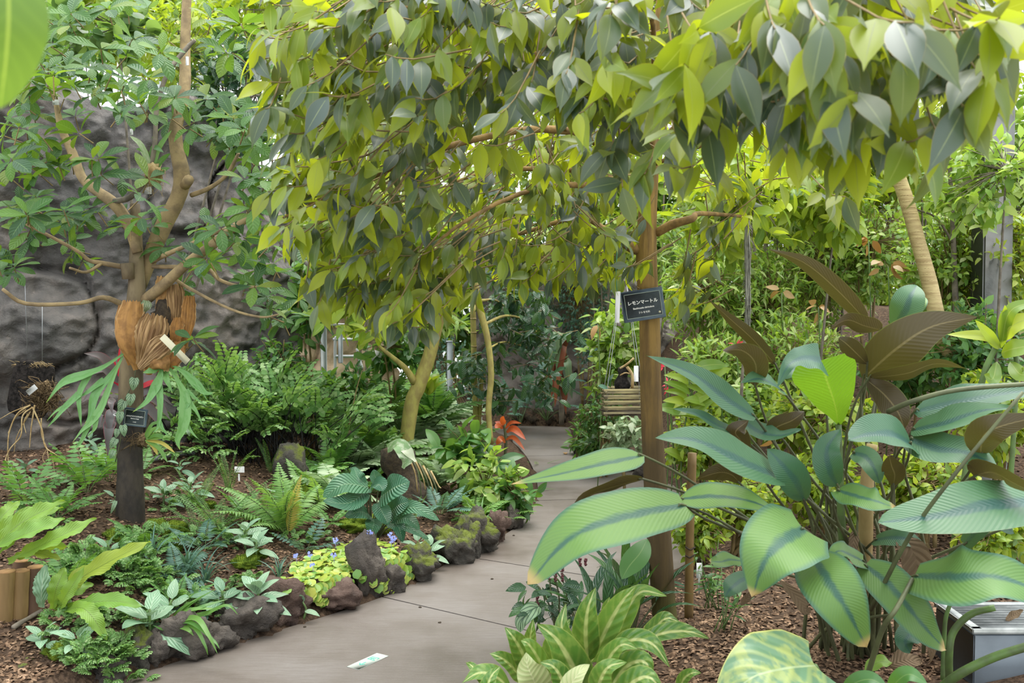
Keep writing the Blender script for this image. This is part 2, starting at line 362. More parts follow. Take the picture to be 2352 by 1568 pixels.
M['dumbp'] = leafmat('pale striped leaf', [(0, (.45, .5, .24)), (1, (.55, .58, .3))], trans=(.5, .55, .2), tf=.25, rough=.35, vein=10, veins=.5, patch=(.25, .38, .12), rib=(.6, .62, .36), bump=.2)
M['philo'] = leafmat('variegated philodendron leaf', [(0, (.08, .18, .10)), (1, (.11, .21, .11))], trans=(.4, .48, .05), tf=.2, rough=.4, vein=5, veins=.35, patch=(.34, .38, .10), rib=(.3, .38, .2), ribw=.04, blotch=.55, bump=.3, edge=(.42, .42, .12), edgew=.06, slope=1.2)
M['gloss'] = leafmat('dark glossy leaf', [(0, (.012, .05, .024)), (.7, (.03, .09, .035)), (1, (.06, .15, .04))], trans=(.15, .3, .03), tf=.18, rough=.24, spec=.6, rib=(.06, .13, .05), vein=9, veins=.3, bump=.5)
M['narrow'] = leafmat('narrow yellow-green leaf', [(0, (.10, .21, .04)), (.45, (.22, .36, .06)), (.8, (.38, .5, .11)), (1, (.55, .62, .30))], trans=(.42, .6, .03), tf=.42, rough=.42)
M['bright'] = leafmat('bright yellow-green leaf', [(0, (.09, .19, .028)), (.5, (.22, .33, .035)), (1, (.42, .49, .07))], trans=(.5, .6, .01), tf=.45, rough=.38, rib=(.3, .36, .1))
M['midg'] = leafmat('mid green leaf', [(0, (.03, .1, .03)), (.5, (.06, .17, .04)), (1, (.14, .27, .06))], trans=(.25, .45, .03), tf=.35, rough=.4, rib=(.15, .25, .08))
M['blueg'] = leafmat('blue-green leaf', [(0, (.05, .13, .10)), (1, (.12, .24, .17))], trans=(.2, .35, .12), tf=.3, rough=.5)
M['fern'] = leafmat('fern frond', [(0, (.06, .175, .035)), (.6, (.11, .26, .06)), (1, (.19, .36, .10))], trans=(.25, .48, .03), tf=.35, rough=.5)
M['fernb'] = leafmat('bright fern frond', [(0, (.12, .27, .06)), (1, (.22, .38, .10))], trans=(.35, .55, .05), tf=.35, rough=.5)
M['ferny'] = leafmat('yellowing fern frond', [(0, (.42, .36, .07)), (1, (.5, .4, .1))], trans=(.5, .4, .05), tf=.3, rough=.6)
M['fernp'] = leafmat('pale crested fern', [(0, (.20, .33, .15)), (1, (.46, .56, .36))], trans=(.3, .45, .15), tf=.3, rough=.45)
M['adi'] = leafmat('maidenhair leaflet', [(0, (.08, .2, .045)), (.5, (.15, .31, .08)), (1, (.33, .47, .2))], trans=(.3, .5, .04), tf=.35, rough=.5)
M['nest'] = leafmat('birds nest fern frond', [(0, (.13, .26, .035)), (.7, (.18, .31, .04)), (1, (.30, .36, .05))], trans=(.42, .55, .03), tf=.32, rough=.42, rib=(.1, .14, .03), ribw=.05, vein=22, veins=.15, bump=.2, slope=.5)
M['silver'] = leafmat('silver veined leaf', [(0, (.20, .35, .22)), (1, (.30, .44, .29))], trans=(.3, .45, .2), tf=.22, rough=.42, vein=6, veins=.55, patch=(.06, .17, .08), rib=(.42, .52, .38), ribw=.06, bump=.3, slope=1.2)
M['silverd'] = leafmat('dull silver veined leaf', [(0, (.10, .22, .13)), (1, (.18, .31, .19))], trans=(.2, .35, .12), tf=.22, rough=.42, vein=6, veins=.5, patch=(.05, .13, .07), rib=(.3, .4, .26), ribw=.06, bump=.3, slope=1.2)
M['spath'] = leafmat('broad deep green leaf', [(0, (.04, .14, .075)), (1, (.075, .2, .1))], trans=(.15, .4, .05), tf=.18, rough=.36, vein=13, veins=.25, rib=(.2, .32, .18), ribw=.05, bump=.6, back=(.09, .2, .06))
M['lime'] = leafmat('lime creeper leaf', [(0, (.12, .28, .05)), (.45, (.26, .40, .05)), (1, (.46, .48, .08))], trans=(.5, .55, .03), tf=.25, rough=.38, back=(.2, .3, .08))
M['grassl'] = leafmat('strap leaf', [(0, (.06, .17, .03)), (1, (.14, .28, .06))], trans=(.3, .5, .04), tf=.3, rough=.4, vein=0)
M['stag'] = leafmat('staghorn frond', [(0, (.12, .28, .09)), (1, (.18, .35, .11))], trans=(.25, .5, .05), tf=.25, rough=.5, blotch=.5, patch=(.07, .24, .03), tip=(.3, .4, .08))
M['shield'] = leafmat('brown shield frond', [(0, (.30, .13, .035)), (.6, (.40, .20, .06)), (1, (.48, .30, .13))], trans=(.55, .25, .05), tf=.2, rough=.7, spec=.2, blotch=.5, patch=(.16, .08, .035), streak=3, streaks=.4, edge=(.55, .38, .2), edgew=.12)
M['shieldt'] = leafmat('tan creased shield frond', [(0, (.36, .22, .10)), (1, (.46, .31, .16))], trans=(.5, .3, .1), tf=.15, rough=.85, spec=.1, streak=9, streaks=.9, patch=(.13, .07, .035))
M['cord'] = leafmat('purple cordyline leaf', [(0, (.10, .10, .10)), (1, (.17, .15, .15))], trans=(.3, .1, .1), tf=.15, rough=.36, edge=(.45, .05, .10), edgew=.09)
M['cordr'] = leafmat('red cordyline leaf', [(0, (.6, .03, .05)), (1, (.7, .08, .1))], trans=(.8, .05, .08), tf=.3, rough=.4)
M['vinel'] = leafmat('silver netted vine leaf', [(0, (.24, .36, .2)), (1, (.28, .4, .24))], trans=(.3, .4, .2), tf=.15, rough=.45, vein=4, veins=.9, patch=(.02, .07, .03), rib=(.02, .07, .03), ribw=.12, edge=(.04, .13, .05), edgew=.14, slope=1.6)
M['redl'] = leafmat('red leaf', [(0, (.32, .05, .015)), (1, (.45, .11, .02))], trans=(.7, .12, .02), tf=.3, rough=.4, rib=(.4, .2, .06))
M['redback'] = leafmat('rust-backed leaf', [(0, (.05, .11, .05)), (1, (.09, .16, .07))], trans=(.4, .1, .03), tf=.12, rough=.4, back=(.22, .07, .03), rib=(.2, .24, .1), edge=(.2, .07, .03), edgew=.05)
M['orange'] = leafmat('orange leaf', [(0, (.30, .13, .035)), (1, (.44, .30, .13))], trans=(.5, .25, .04), tf=.25, rough=.5)
M['pinkf'] = leafmat('pink bract', [(0, (.6, .05, .15)), (1, (.7, .12, .25))], trans=(.8, .1, .2), tf=.3, rough=.5)
M['redf'] = leafmat('red bract', [(0, (.6, .02, .05)), (1, (.75, .05, .09))], trans=(.8, .05, .08), tf=.3, rough=.5)
M['bluef'] = leafmat('blue petal', [(0, (.33, .40, .85)), (1, (.5, .55, .95))], trans=(.3, .4, .9), tf=.2, rough=.5)
M['vari'] = leafmat('white-variegated leaf', [(0, (.15, .28, .11)), (.5, (.3, .42, .22)), (1, (.5, .55, .38))], trans=(.4, .5, .2), tf=.3, rough=.45, blotch=.6, patch=(.55, .58, .45))
M['young'] = leafmat('overhanging leaf', [(0, (.06, .14, .01)), (1, (.08, .17, .012))], trans=(.22, .30, .003), tf=.4, rough=.3, vein=8, veins=.12, patch=(.2, .34, .03), rib=(.3, .4, .05))
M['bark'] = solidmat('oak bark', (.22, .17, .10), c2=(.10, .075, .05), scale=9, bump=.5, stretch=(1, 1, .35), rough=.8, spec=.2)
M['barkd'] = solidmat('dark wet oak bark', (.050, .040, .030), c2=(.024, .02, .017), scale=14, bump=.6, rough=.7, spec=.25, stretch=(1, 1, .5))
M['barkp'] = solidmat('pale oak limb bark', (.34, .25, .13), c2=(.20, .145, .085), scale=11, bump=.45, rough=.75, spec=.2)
def mybark():
    m, nt, out = newmat('myrtle bark'); co = node(nt, 'ShaderNodeTexCoord').outputs['Object']; sm = node(nt, 'ShaderNodeMapping', {0: co, 3: (1, 1, .12)}).outputs[0]
    fine = noise_t(nt, 28, 5, sm, .65); patch = noise_t(nt, 6, 4, node(nt, 'ShaderNodeMapping', {0: co, 3: (1, 1, .45)}).outputs[0], .6)
    c = mixc(nt, mrange(nt, fine, .35, .65), (.25, .155, .042), (.13, .078, .024)); z = node(nt, 'ShaderNodeSeparateXYZ', {0: co}).outputs[2]
    wet = mrange(nt, mth(nt, 'MULTIPLY_ADD', patch, -1.1, z), .1, .95, 1.0, 0.0)      # damp algae staining on the lower trunk
    c = mixc(nt, mth(nt, 'MULTIPLY', wet, .85), c, (.05, .036, .017)); c = mixc(nt, mrange(nt, mth(nt, 'MULTIPLY_ADD', patch, -.3, z), -.1, .1, .5, 0.0), c, (.09, .10, .02))
    pr = node(nt, 'ShaderNodeBsdfPrincipled', {'Base Color': c, 'Roughness': .75, 'Specular IOR Level': .25}); nt.links.new(node(nt, 'ShaderNodeBump', {'Strength': .6, 'Distance': .012, 'Height': fine}).outputs[0], pr.inputs['Normal'])
    nt.links.new(pr.outputs[0], out.inputs[0]); return m
M['mybark'] = mybark(); M['mybough'] = solidmat('myrtle bough bark', (.25, .155, .05), c2=(.13, .08, .028), scale=18, bump=.4, rough=.75, spec=.2)
M['ylbark'] = solidmat('yellow-green bark', (.38, .33, .09), c2=(.27, .21, .07), scale=18, bump=.4, stretch=(1, 1, .5), rough=.7)
M['palebark'] = solidmat('pale ringed bark', (.52, .41, .20), c2=(.36, .26, .12), scale=10, bump=.3, stretch=(.6, .6, 5), rough=.7)
M['greybark'] = solidmat('grey bark', (.2, .17, .13), c2=(.11, .095, .075), scale=14, bump=.5, rough=.8, spec=.2)
M['twig'] = solidmat('twig', (.24, .17, .075), c2=(.15, .11, .05), scale=20, rough=.7, spec=.2)
M['stem'] = solidmat('green stem', (.10, .18, .045), c2=(.075, .11, .04), scale=12, rough=.5)
M['stemd'] = solidmat('olive stem', (.10, .115, .05), c2=(.065, .07, .035), scale=9, rough=.5)
M['stemt'] = solidmat('tan stem', (.40, .30, .13), c2=(.28, .20, .08), scale=9, rough=.6, stretch=(1, 1, .3))
M['black'] = solidmat('black wiry stem', (.008, .007, .008), rough=.4)
M['path'] = None
M['mulch'] = solidmat('bark mulch', (.115, .075, .05), c2=(.04, .026, .018), scale=45, bump=.9, det=6, rough=.9, spec=.1)
M['chips'] = solidmat('bark chips', (.34, .225, .145), c2=(.15, .09, .055), scale=30, rough=.9, spec=.1, rvar=.3)
M['rock'] = rockmat('border rock', [(.042, .037, .034), (.095, .08, .068), (.18, .15, .125)], 4.5, bump=1.0)
M['rockm'] = rockmat('mossy border rock', [(.04, .038, .033), (.085, .075, .064), (.16, .14, .115)], 4.5, moss=(.12, .15, .018), mossz=.25, bump=1.0)
M['rockr'] = rockmat('reddish lava rock', [(.055, .036, .03), (.115, .073, .058), (.19, .135, .11)], 5.0, bump=1.0)
M['wallrock'] = rockmat('artificial rock wall', [(.045, .045, .043), (.10, .092, .085), (.20, .168, .145)], 1.5, bump=1.0)
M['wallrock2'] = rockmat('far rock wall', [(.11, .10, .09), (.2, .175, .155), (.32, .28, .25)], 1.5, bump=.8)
M['tanwall'] = rockmat('tan rock wall', [(.26, .19, .115), (.40, .30, .19), (.5, .4, .28)], 1.2, bump=.5)
M['moss'] = solidmat('moss', (.13, .18, .02), c2=(.06, .10, .013), scale=26, bump=1.0, det=6, rough=.95, spec=.05)
M['concrete'] = solidmat('concrete column', (.13, .135, .13), c2=(.10, .10, .095), scale=6, bump=.15, rough=.75)
M['steel'] = solidmat('galvanised steel', (.2, .225, .23), rough=.5, metal=.4, c2=(.15, .17, .175), scale=8)
M['white'] = solidmat('white plastic', (.6, .6, .6), rough=.5)
M['whitep'] = solidmat('white painted pipe', (.5, .51, .52), rough=.4)
M['plate'] = solidmat('slate black plate', (.035, .045, .05), c2=(.06, .075, .085), scale=14, rough=.45)
M['plateb'] = solidmat('blue-black plate rim', (.07, .10, .135), c2=(.12, .16, .2), scale=10, rough=.4)
M['print'] = solidmat('white lettering', (.72, .71, .66), rough=.6)
M['line'] = solidmat('pale inlay line', (.28, .33, .27), rough=.6)
M['cream'] = solidmat('cream sticker', (.5, .47, .33), rough=.5)
M['signw'] = solidmat('white floor sign', (.52, .56, .52), rough=.5)
M['signg'] = solidmat('green floor print', (.10, .42, .33), rough=.5)
M['log'] = solidmat('debarked log', (.30, .20, .075), c2=(.17, .105, .04), scale=12, bump=.4, stretch=(1, 1, .12), rough=.7)
M['logd'] = solidmat('dark log', (.17, .10, .045), c2=(.09, .05, .03), scale=12, bump=.4, stretch=(1, 1, .12), rough=.8)
M['logend'] = solidmat('sawn log end', (.33, .19, .08), c2=(.22, .12, .05), scale=20, rough=.85)
M['cork'] = solidmat('black cork slab', (.035, .03, .027), c2=(.012, .011, .01), scale=45, bump=1.0, rough=.95, spec=.1)
M['root'] = solidmat('orchid root', (.42, .32, .16), c2=(.25, .16, .06), scale=25, rough=.8)
M['rootd'] = solidmat('matted orchid roots', (.22, .15, .07), c2=(.08, .05, .025), scale=40, bump=1.0, rough=.9)
M['basket'] = solidmat('weathered basket slat', (.26, .22, .10), c2=(.12, .10, .06), scale=20, bump=.4, rough=.85, stretch=(.3, .3, 1))
M['hair'] = solidmat('grey air plant', (.24, .24, .19), c2=(.15, .15, .12), scale=30, rough=.9)
M['box'] = solidmat('grey painted metal', (.085, .105, .125), c2=(.06, .075, .09), scale=5, rough=.5)
M['boxs'] = solidmat('light grey louvre', (.26, .275, .27), c2=(.16, .175, .17), scale=14, rough=.5)
M['bamboo'] = solidmat('bamboo stake', (.19, .12, .035), c2=(.10, .06, .02), scale=9, rough=.6, stretch=(1, 1, .3))
M['pipe'] = solidmat('grey pipe', (.22, .23, .24), rough=.5)
M['string'] = solidmat('green string', (.05, .25, .17), rough=.7)
M['wire'] = solidmat('wire', (.3, .31, .32), rough=.4, metal=.6)
M['spike'] = solidmat('dark flower spike', (.11, .03, .035), rough=.7)
M['dark'] = solidmat('dark debris', (.03, .022, .016), c2=(.07, .05, .03), scale=30, bump=.8, rough=.95)
def pathmat():
    m, nt, out = newmat('wet concrete path'); co = node(nt, 'ShaderNodeTexCoord').outputs['Object']
    mp = node(nt, 'ShaderNodeMapping', {0: co, 2: (0, 0, .55), 3: (1.0, 9.0, 1)}).outputs[0]
    br = noise_t(nt, 7.0, 6, mp, .7); st = noise_t(nt, 1.3, 4, co, .6); fn = noise_t(nt, 60, 4, co, .7)
    c = ramp(nt, st, [(.3, (.088, .07, .057)), (.5, (.142, .121, .106)), (.7, (.182, .164, .152))])
    c = mixc(nt, mrange(nt, br, .35, .7, 0, .35), c, (.085, .064, .05))
    c = mixc(nt, mrange(nt, fn, .6, .8, 0, .3), c, (.27, .25, .23))
    pr = node(nt, 'ShaderNodeBsdfPrincipled', {'Base Color': c, 'Roughness': mrange(nt, st, .3, .7, .42, .7), 'Specular IOR Level': .4})
    nt.links.new(node(nt, 'ShaderNodeBump', {'Strength': .25, 'Distance': .01, 'Height': mth(nt, 'ADD', br, mth(nt, 'MULTIPLY', fn, .3))}).outputs[0], pr.inputs['Normal'])
    nt.links.new(pr.outputs[0], out.inputs[0]); return m
M['path'] = pathmat()
def glassmat():
    m, nt, out = newmat('frosted glazing')
    a = node(nt, 'ShaderNodeBsdfTranslucent', {'Color': (.92, .95, .96)}); b = node(nt, 'ShaderNodeBsdfTransparent', {'Color': (.95, .97, .97)})
    c = node(nt, 'ShaderNodeBsdfGlossy', {'Roughness': .15})
    x = node(nt, 'ShaderNodeMixShader', {0: .6, 1: a.outputs[0], 2: b.outputs[0]})
    nt.links.new(node(nt, 'ShaderNodeMixShader', {0: .06, 1: x.outputs[0], 2: c.outputs[0]}).outputs[0], out.inputs[0]); return m
M['glass'] = glassmat()
# ---------------------------------------------------------------- lettering (made early, placed later)
def text_mesh(specs):
    """specs: list of (text, size, thickness of stroke); returns meshes lying in XY, centred."""
    obs = []
    for s, size, off in specs:
        c = bpy.data.curves.new('lettering', 'FONT'); c.body = s; c.size = size; c.align_x = 'CENTER'; c.align_y = 'CENTER'; c.offset = off; c.resolution_u = 3
        obs.append(link(bpy.data.objects.new('lettering', c)))
    dg = bpy.context.evaluated_depsgraph_get(); out = []
    for o in obs: out.append(bpy.data.meshes.new_from_object(o.evaluated_get(dg)))
    for o in obs: bpy.data.objects.remove(o)
    return out
TXT = text_mesh([('レモンマートル', .0215, .0006), ('Backhousia citriodora', .0105, .0003), ('フトモモ科', .0105, .0002),
                 ('オキナワウラジロガシ', .0150, .0004), ('Quercus miyagii', .0085, .0002), ('ブナ科', .009, .0002)])
# ---------------------------------------------------------------- leaf and frond prototypes (unit length)
def U(a, b): return rng.uniform(a, b)
proto('myrtle', lambda: leafgrid(8, 4, 'acum', U(.33, .42), U(.1, .35), U(0, .3), U(.2, 1.0), U(0, .02), 3), 8)
proto('oak', lambda: leafgrid(6, 4, 'obov', U(.40, .48), U(.05, .25), U(0, .4), U(.3, .9), U(.0, .02), 6), 6)
proto('lance', lambda: leafgrid(4, 2, 'lance', U(.2, .28), U(.1, .3), U(0, .4), U(.3, 1.1)), 6)
proto('ovate', lambda: leafgrid(5, 4, 'ovate', U(.42, .52), U(.05, .25), U(0, .3), U(.2, .8), U(0, .02), 4), 6)
proto('coffee', lambda: leafgrid(7, 4, 'ell', U(.38, .45), U(.1, .25), U(0, .3), U(.4, 1.1), .03, 5), 6)
proto('round', lambda: leafgrid(4, 4, 'round', U(.85, .98), U(-.1, .15), U(-.1, .2), U(0, .3)), 5)
proto('tiny', lambda: leafgrid(2, 2, 'ell', U(.4, .55), U(0, .25), 0, U(.1, .5)), 5)
proto('silver', lambda: leafgrid(8, 6, 'ovate', U(.44, .54), U(.05, .2), U(.1, .4), U(.4, .9), .015, 5), 6)
proto('nest', lambda: leafgrid(18, 6, 'nest', U(.20, .26), U(.25, .45), U(.0, .25), U(.4, 1.0), .05, 7), 5)
proto('strap', lambda: leafgrid(10, 2, 'blade', U(.06, .085), .3, U(.2, .5), U(1.0, 1.9), 0, 3, 0, U(-.5, .5)), 6)
proto('broad', lambda: leafgrid(10, 6, 'ovate', U(.36, .46), U(.1, .25), U(.1, .5), U(.6, 1.3), .03, 4, .1), 5)
proto('blade', lambda: leafgrid(9, 4, 'lance', U(.15, .2), U(.2, .4), U(.1, .4), U(.5, 1.3), .015, 4), 6)
proto('dumb', lambda: leafgrid(12, 6, 'lance', U(.26, .34), U(.15, .3), U(.2, .5), U(.8, 1.5), .03, 5), 6)
proto('petal', lambda: leafgrid(2, 2, 'round', .8, .1, .2, .3), 2)
def frondproto(n, wd, pw, droop, rise=.2, prof='lance', plane=(3, 2), lean=.35, stipe=.15, crest=0.0, pd=.4):
    a = Acc(); s = np.linspace(0, 1, 16); th = rise - droop * s
    y = np.concatenate([[0], np.cumsum(np.cos((th[1:] + th[:-1]) / 2))]) / 15; z = np.concatenate([[0], np.cumsum(np.sin((th[1:] + th[:-1]) / 2))]) / 15
    mid = np.stack([0 * s, y, z], 1); tube(a, mid[::3], [.008, .006, .002], 3, 9, 1, False)
    ps = stipe + (1 - stipe) * (np.arange(n) + .5) / n; w = wd / 2 * PROF[prof](np.clip((ps - stipe) / (1 - stipe), .02, 1) ** .8) + .01
    for k in range(n):
        p = A([0, np.interp(ps[k], s, y), np.interp(ps[k], s, z)]); t = np.interp(ps[k], s, th)
        T = A([0, math.cos(t), math.sin(t)]); Nn = A([0, -math.sin(t), math.cos(t)])
        for sg in (-1, 1):
            V, Q, uv = leafgrid(plane[0], plane[1], 'fork' if crest else 'lance', pw / max(w[k], .02) * U(.9, 1.1), .1, 0, pd)
            R = frames((A([sg, 0, 0]) + T * lean + Nn * U(-.12, .12))[None], Nn[None])[0]
            a.add(p + (V * w[k]) @ R.T, Q, uv, 0)
    return a
proto('sword', lambda: frondproto(26, .17, .022, U(.3, .9), .1, 'strap', (2, 2), .1, .05), 5)
proto('treefern', lambda: frondproto(24, .46, .034, U(.7, 1.2), .35, 'lance', (4, 2), .35, .08, 0, .7), 5)
proto('lady', lambda: frondproto(16, .42, .06, U(.6, 1.2), .3, 'lance', (4, 2), .4, .18), 5)
proto('crested', lambda: frondproto(11, .48, .09, U(.7, 1.3), .3, 'ell', (5, 2), .5, .15, 1), 5)
proto('holly', lambda: frondproto(8, .5, .085, U(.4, .9), .3, 'ell', (4, 2), .45, .2), 4)
def adiproto(droop, nb, npn, lw, spread=.5):
    """Maidenhair frond: a black wiry stalk that forks into rows of small fan-shaped leaflets."""
    a = Acc(); L0 = .6; st = cr([(0, 0, 0), (0, .3, .02), (0, L0, -.02)], 6); tube(a, st, [.006, .004], 3, 5, 1, False)
    for b in range(nb):
        az = (b / max(nb - 1, 1) - .5) * 2 * spread if nb > 1 else 0
        s = np.linspace(0, 1, 8); ln = (1 - L0) * (1 - .35 * abs(az)); th = .1 - droop * s
        y = np.cumsum(np.cos(th)) / 8 * ln; z = np.cumsum(np.sin(th)) / 8 * ln
        P = np.stack([np.sin(az) * y, L0 + np.cos(az) * y, z - .02], 1); P = np.vstack([st[-1:], P]); tube(a, P[::2], [.004, .0015], 3, 5, 1, False)
        T = nrm(np.gradient(P, axis=0))
        for k in range(npn):
            q = 1 + k * 7.0 / npn; i = int(q); f = q - i; p = P[i] * (1 - f) + P[min(i + 1, 8)] * f; t = T[i]
            X = nrm(np.cross(t, A([0, 0, 1.]))); Nn = np.cross(X, t)
            for sg in (-1, 1):
                sz = lw * (1.1 - .5 * k / npn) * U(.85, 1.15); V, Q, uv = leafgrid(2, 2, 'fan', U(.8, 1.0), .1, 0, .3)
                R = frames((X * sg + t * .45 - Nn * U(-.1, .35))[None], (Nn + runit(1)[0] * .25)[None])[0]; a.add(p + (V * sz) @ R.T, Q, uv, 0)
    return a
proto('adi', lambda: adiproto(U(.6, 1.4), 3, 9, .066, .7), 6)
proto('ovs', lambda: leafgrid(3, 2, 'ovate', U(.42, .55), U(.05, .3), U(0, .3), U(.2, .9)), 6)
proto('adis', lambda: adiproto(U(.8, 1.6), 6, 9, .075, 1.1), 6)
# ---------------------------------------------------------------- ground plan
PL = A([(-2.9, 2.6), (-2.05, 3.7), (-1.4, 4.55), (-.71, 5.41), (-.33, 6.3), (.02, 7.1), (.2, 8.1), (.22, 9.3), (.15, 10.5), (.02, 11.5), (-.15, 12.2), (-1.5, 12.3)])
PR = A([(-.9, 2.2), (-.35, 3.3), (.0, 4.05), (.33, 4.66), (.85, 5.6), (1.35, 6.7), (1.5, 8.3), (1.3, 9.4), (.85, 10.6), (.7, 11.7), (.72, 13.0), (-1.5, 13.2)])
def XL(y): return np.interp(y, PL[:11, 1], PL[:11, 0])
def XR(y): return np.interp(y, PR[:11, 1], PR[:11, 0])
def terr(x, y):
    x = np.asarray(x, float); y = np.asarray(y, float); dl = XL(y) - x; dr = x - XR(y)
    zl = .05 * np.clip(dl / .1, 0, 1) + np.minimum(.19 * dl, .46)
    zr = .07 * np.clip(dr / .12, 0, 1) + np.minimum(.08 * dr, .3) + np.minimum(.22 * np.maximum(y - 6.5, 0), 1.2) * sstep((dr - .5) / 1.6)
    z = np.where(dl > 0, zl, np.where(dr > 0, zr, -.04))
    z = np.where((y > 12.25) & (x < .1) & (y < 13.15) & (x > -1.5), -.04, z); z = np.where(y > 13.15, np.maximum(z, .15), z)
    return z + (z > 0) * .018 * (np.sin(x * 7.1 + y * 3.3) + np.sin(y * 9.7 - x * 4.1) * .7)
def T1(x, y): return float(terr(x, y))
def GT(px, py):
    z = .2
    for _ in range(14): p = G(px, py, z); z = .5 * z + .5 * T1(p[0], p[1])
    return A([p[0], p[1], T1(p[0], p[1])])
gx = np.arange(-7.5, 7.6, .1); gy = np.arange(1.4, 17, .1); XX, YY = np.meshgrid(gx, gy, indexing='ij')
acc = Acc(); ZZ = terr(XX, YY); acc.add(np.stack([XX, YY, ZZ], -1).reshape(-1, 3), gridfaces(len(gx) - 1, len(gy) - 1)[:, ::-1]); floor = struct('floor', acc.mesh('floor', M['mulch']))
# path: five concrete slabs with open joints, each a part
path = struct('path')
jt = [0, 3, 4, 6, 8, 11]; gap = .006
def pathedge(Q, a, b, n):
    full = cr(Q, 12 * 16 - 15); u = np.linspace(a, b, n) * 16; i = np.minimum(u.astype(int), len(full) - 2); f = (u - i)[:, None]
    return full[i] * (1 - f) + full[i + 1] * f
for k in range(5):
    a0, b0 = jt[k] + (gap if k else 0), jt[k + 1] - gap; n = 24
    l = pathedge(PL, a0, b0, n); r = pathedge(PR, a0, b0, n); acc = Acc(); m = 6
    t = np.linspace(0, 1, m + 1)[None, :, None]; g = l[:, None] * (1 - t) + r[:, None] * t
    V = np.concatenate([g, np.zeros((n, m + 1, 1))], -1).reshape(-1, 3); acc.add(V, gridfaces(n - 1, m))
    for e in (l, r, np.stack([l[0], r[0]]), np.stack([l[-1], r[-1]])):
        q = len(e); S = np.vstack([np.c_[e, np.zeros(q)], np.c_[e, np.full(q, -.08)]]); i = np.arange(q - 1)
        acc.add(S, np.stack([i, i + 1, i + 1 + q, i + q], 1))
    part('slab', acc.mesh('slab', M['path'], smooth=False), path)
def sheet(name, plan, z0, z1f, mat, amp, nu=260, nv=170, freq=.9, seed=0, lean=.0):
    """A rock-work wall standing along a plan line, its face modelled with bulges, ledges and cracks."""
    P = cr([(x, y, 0) for x, y in plan], nu); T = nrm(np.gradient(P, axis=0)); Nn = np.stack([T[:, 1], -T[:, 0], 0 * T[:, 0]], 1); acc = Acc(); V = np.empty((nu, nv, 3)); o = Vector((seed * 9.1, seed * 4.7, 3))
    top = A([z1f(i / (nu - 1)) for i in range(nu)])
    for i in range(nu):
        for j in range(nv):
            v = j / (nv - 1); z = z0 + (top[i] - z0) * v; q = P[i] + A([0, 0, z]); w = Vector(q) * freq + o
            d = noise.noise(w) * .9 + noise.noise(w * 2.3) * .5 - abs(noise.noise(w * 4.1)) * .45 + noise.noise(w * 9) * .16 + noise.noise(w * 21) * .13
            c = abs(noise.noise(w * 1.15 + Vector((5, 2, 9)))); d -= .5 * max(0, 1 - c / .03)
            V[i, j] = q + Nn[i] * (amp * d - lean * v - .25 * amp * max(0, v - .93) * 14)
    acc.add(V.reshape(-1, 3), gridfaces(nu - 1, nv - 1))
    # crown and back so the wall has thickness
    B = V[:, -1] - Nn * .5; acc.add(np.vstack([V[:, -1], B]), gridfaces(1, nu - 1)); C = B.copy(); C[:, 2] = z0; acc.add(np.vstack([B, C]), gridfaces(1, nu - 1))
    return struct(name, acc.mesh(name, mat))
sheet('wall_left', [(-5.6, 5.2), (-4.7, 6.6), (-3.7, 7.4), (-2.6, 7.9), (-1.95, 8.3), (-1.75, 8.9)], .2,
      lambda u: 3.75 - .55 * sstep((u - .35) / .2) - .75 * sstep((u - .75) / .25) + .12 * math.sin(u * 23), M['wallrock'], .30, seed=1, lean=.15)
sheet('wall_back', [(-.55, 14.0), (.2, 13.75), (.9, 13.7), (1.7, 14.0), (2.4, 14.6)], .0, lambda u: 2.25 - 1.1 * abs(u - .45) + .15 * math.sin(u * 17), M['wallrock2'], .28, 90, 60, seed=2)
sheet('wall_side', [(-4.2, 10.3), (-3.0, 10.6), (-1.9, 10.5), (-1.2, 11.0)], .2, lambda u: 2.0 + .3 * math.sin(u * 9), M['tanwall'], .22, 80, 60, seed=3)
# glazed gable far behind: steel mullions and frosted panes, each its own part
gl = struct('window_1'); xs = np.arange(-10.5, 10.6, 1.5)
for i, x in enumerate(xs):
    a = Acc(); box(a, (x, 17.2, 3.4), (.045, .05, 3.4), None, 0, .006); part('mullion', a.mesh('mullion', M['steel']), gl)
for z in (.15, 2.3, 4.6, 6.75):
    a = Acc(); box(a, (0, 17.2, z), (10.5, .04, .04), None, 0, .006); part('transom', a.mesh('transom', M['steel']), gl)
for i in range(len(xs) - 1):
    for z0, z1 in ((.19, 2.26), (2.34, 4.56), (4.64, 6.71)):
        a = Acc(); box(a, ((xs[i] + xs[i + 1]) / 2, 17.2, (z0 + z1) / 2), (.70, .006, (z1 - z0) / 2)); part('pane', a.mesh('pane', M['glass'], smooth=False), gl)
# concrete column
c0, c1 = W(2285, 620, 7.2), W(2280, -60, 7.2); a = Acc()
box(a, ((c0[0] + c1[0]) / 2, 7.2, 2.4), (.105, .105, 2.4), None, 0, .012); struct('column', a.mesh('column', M['concrete']))
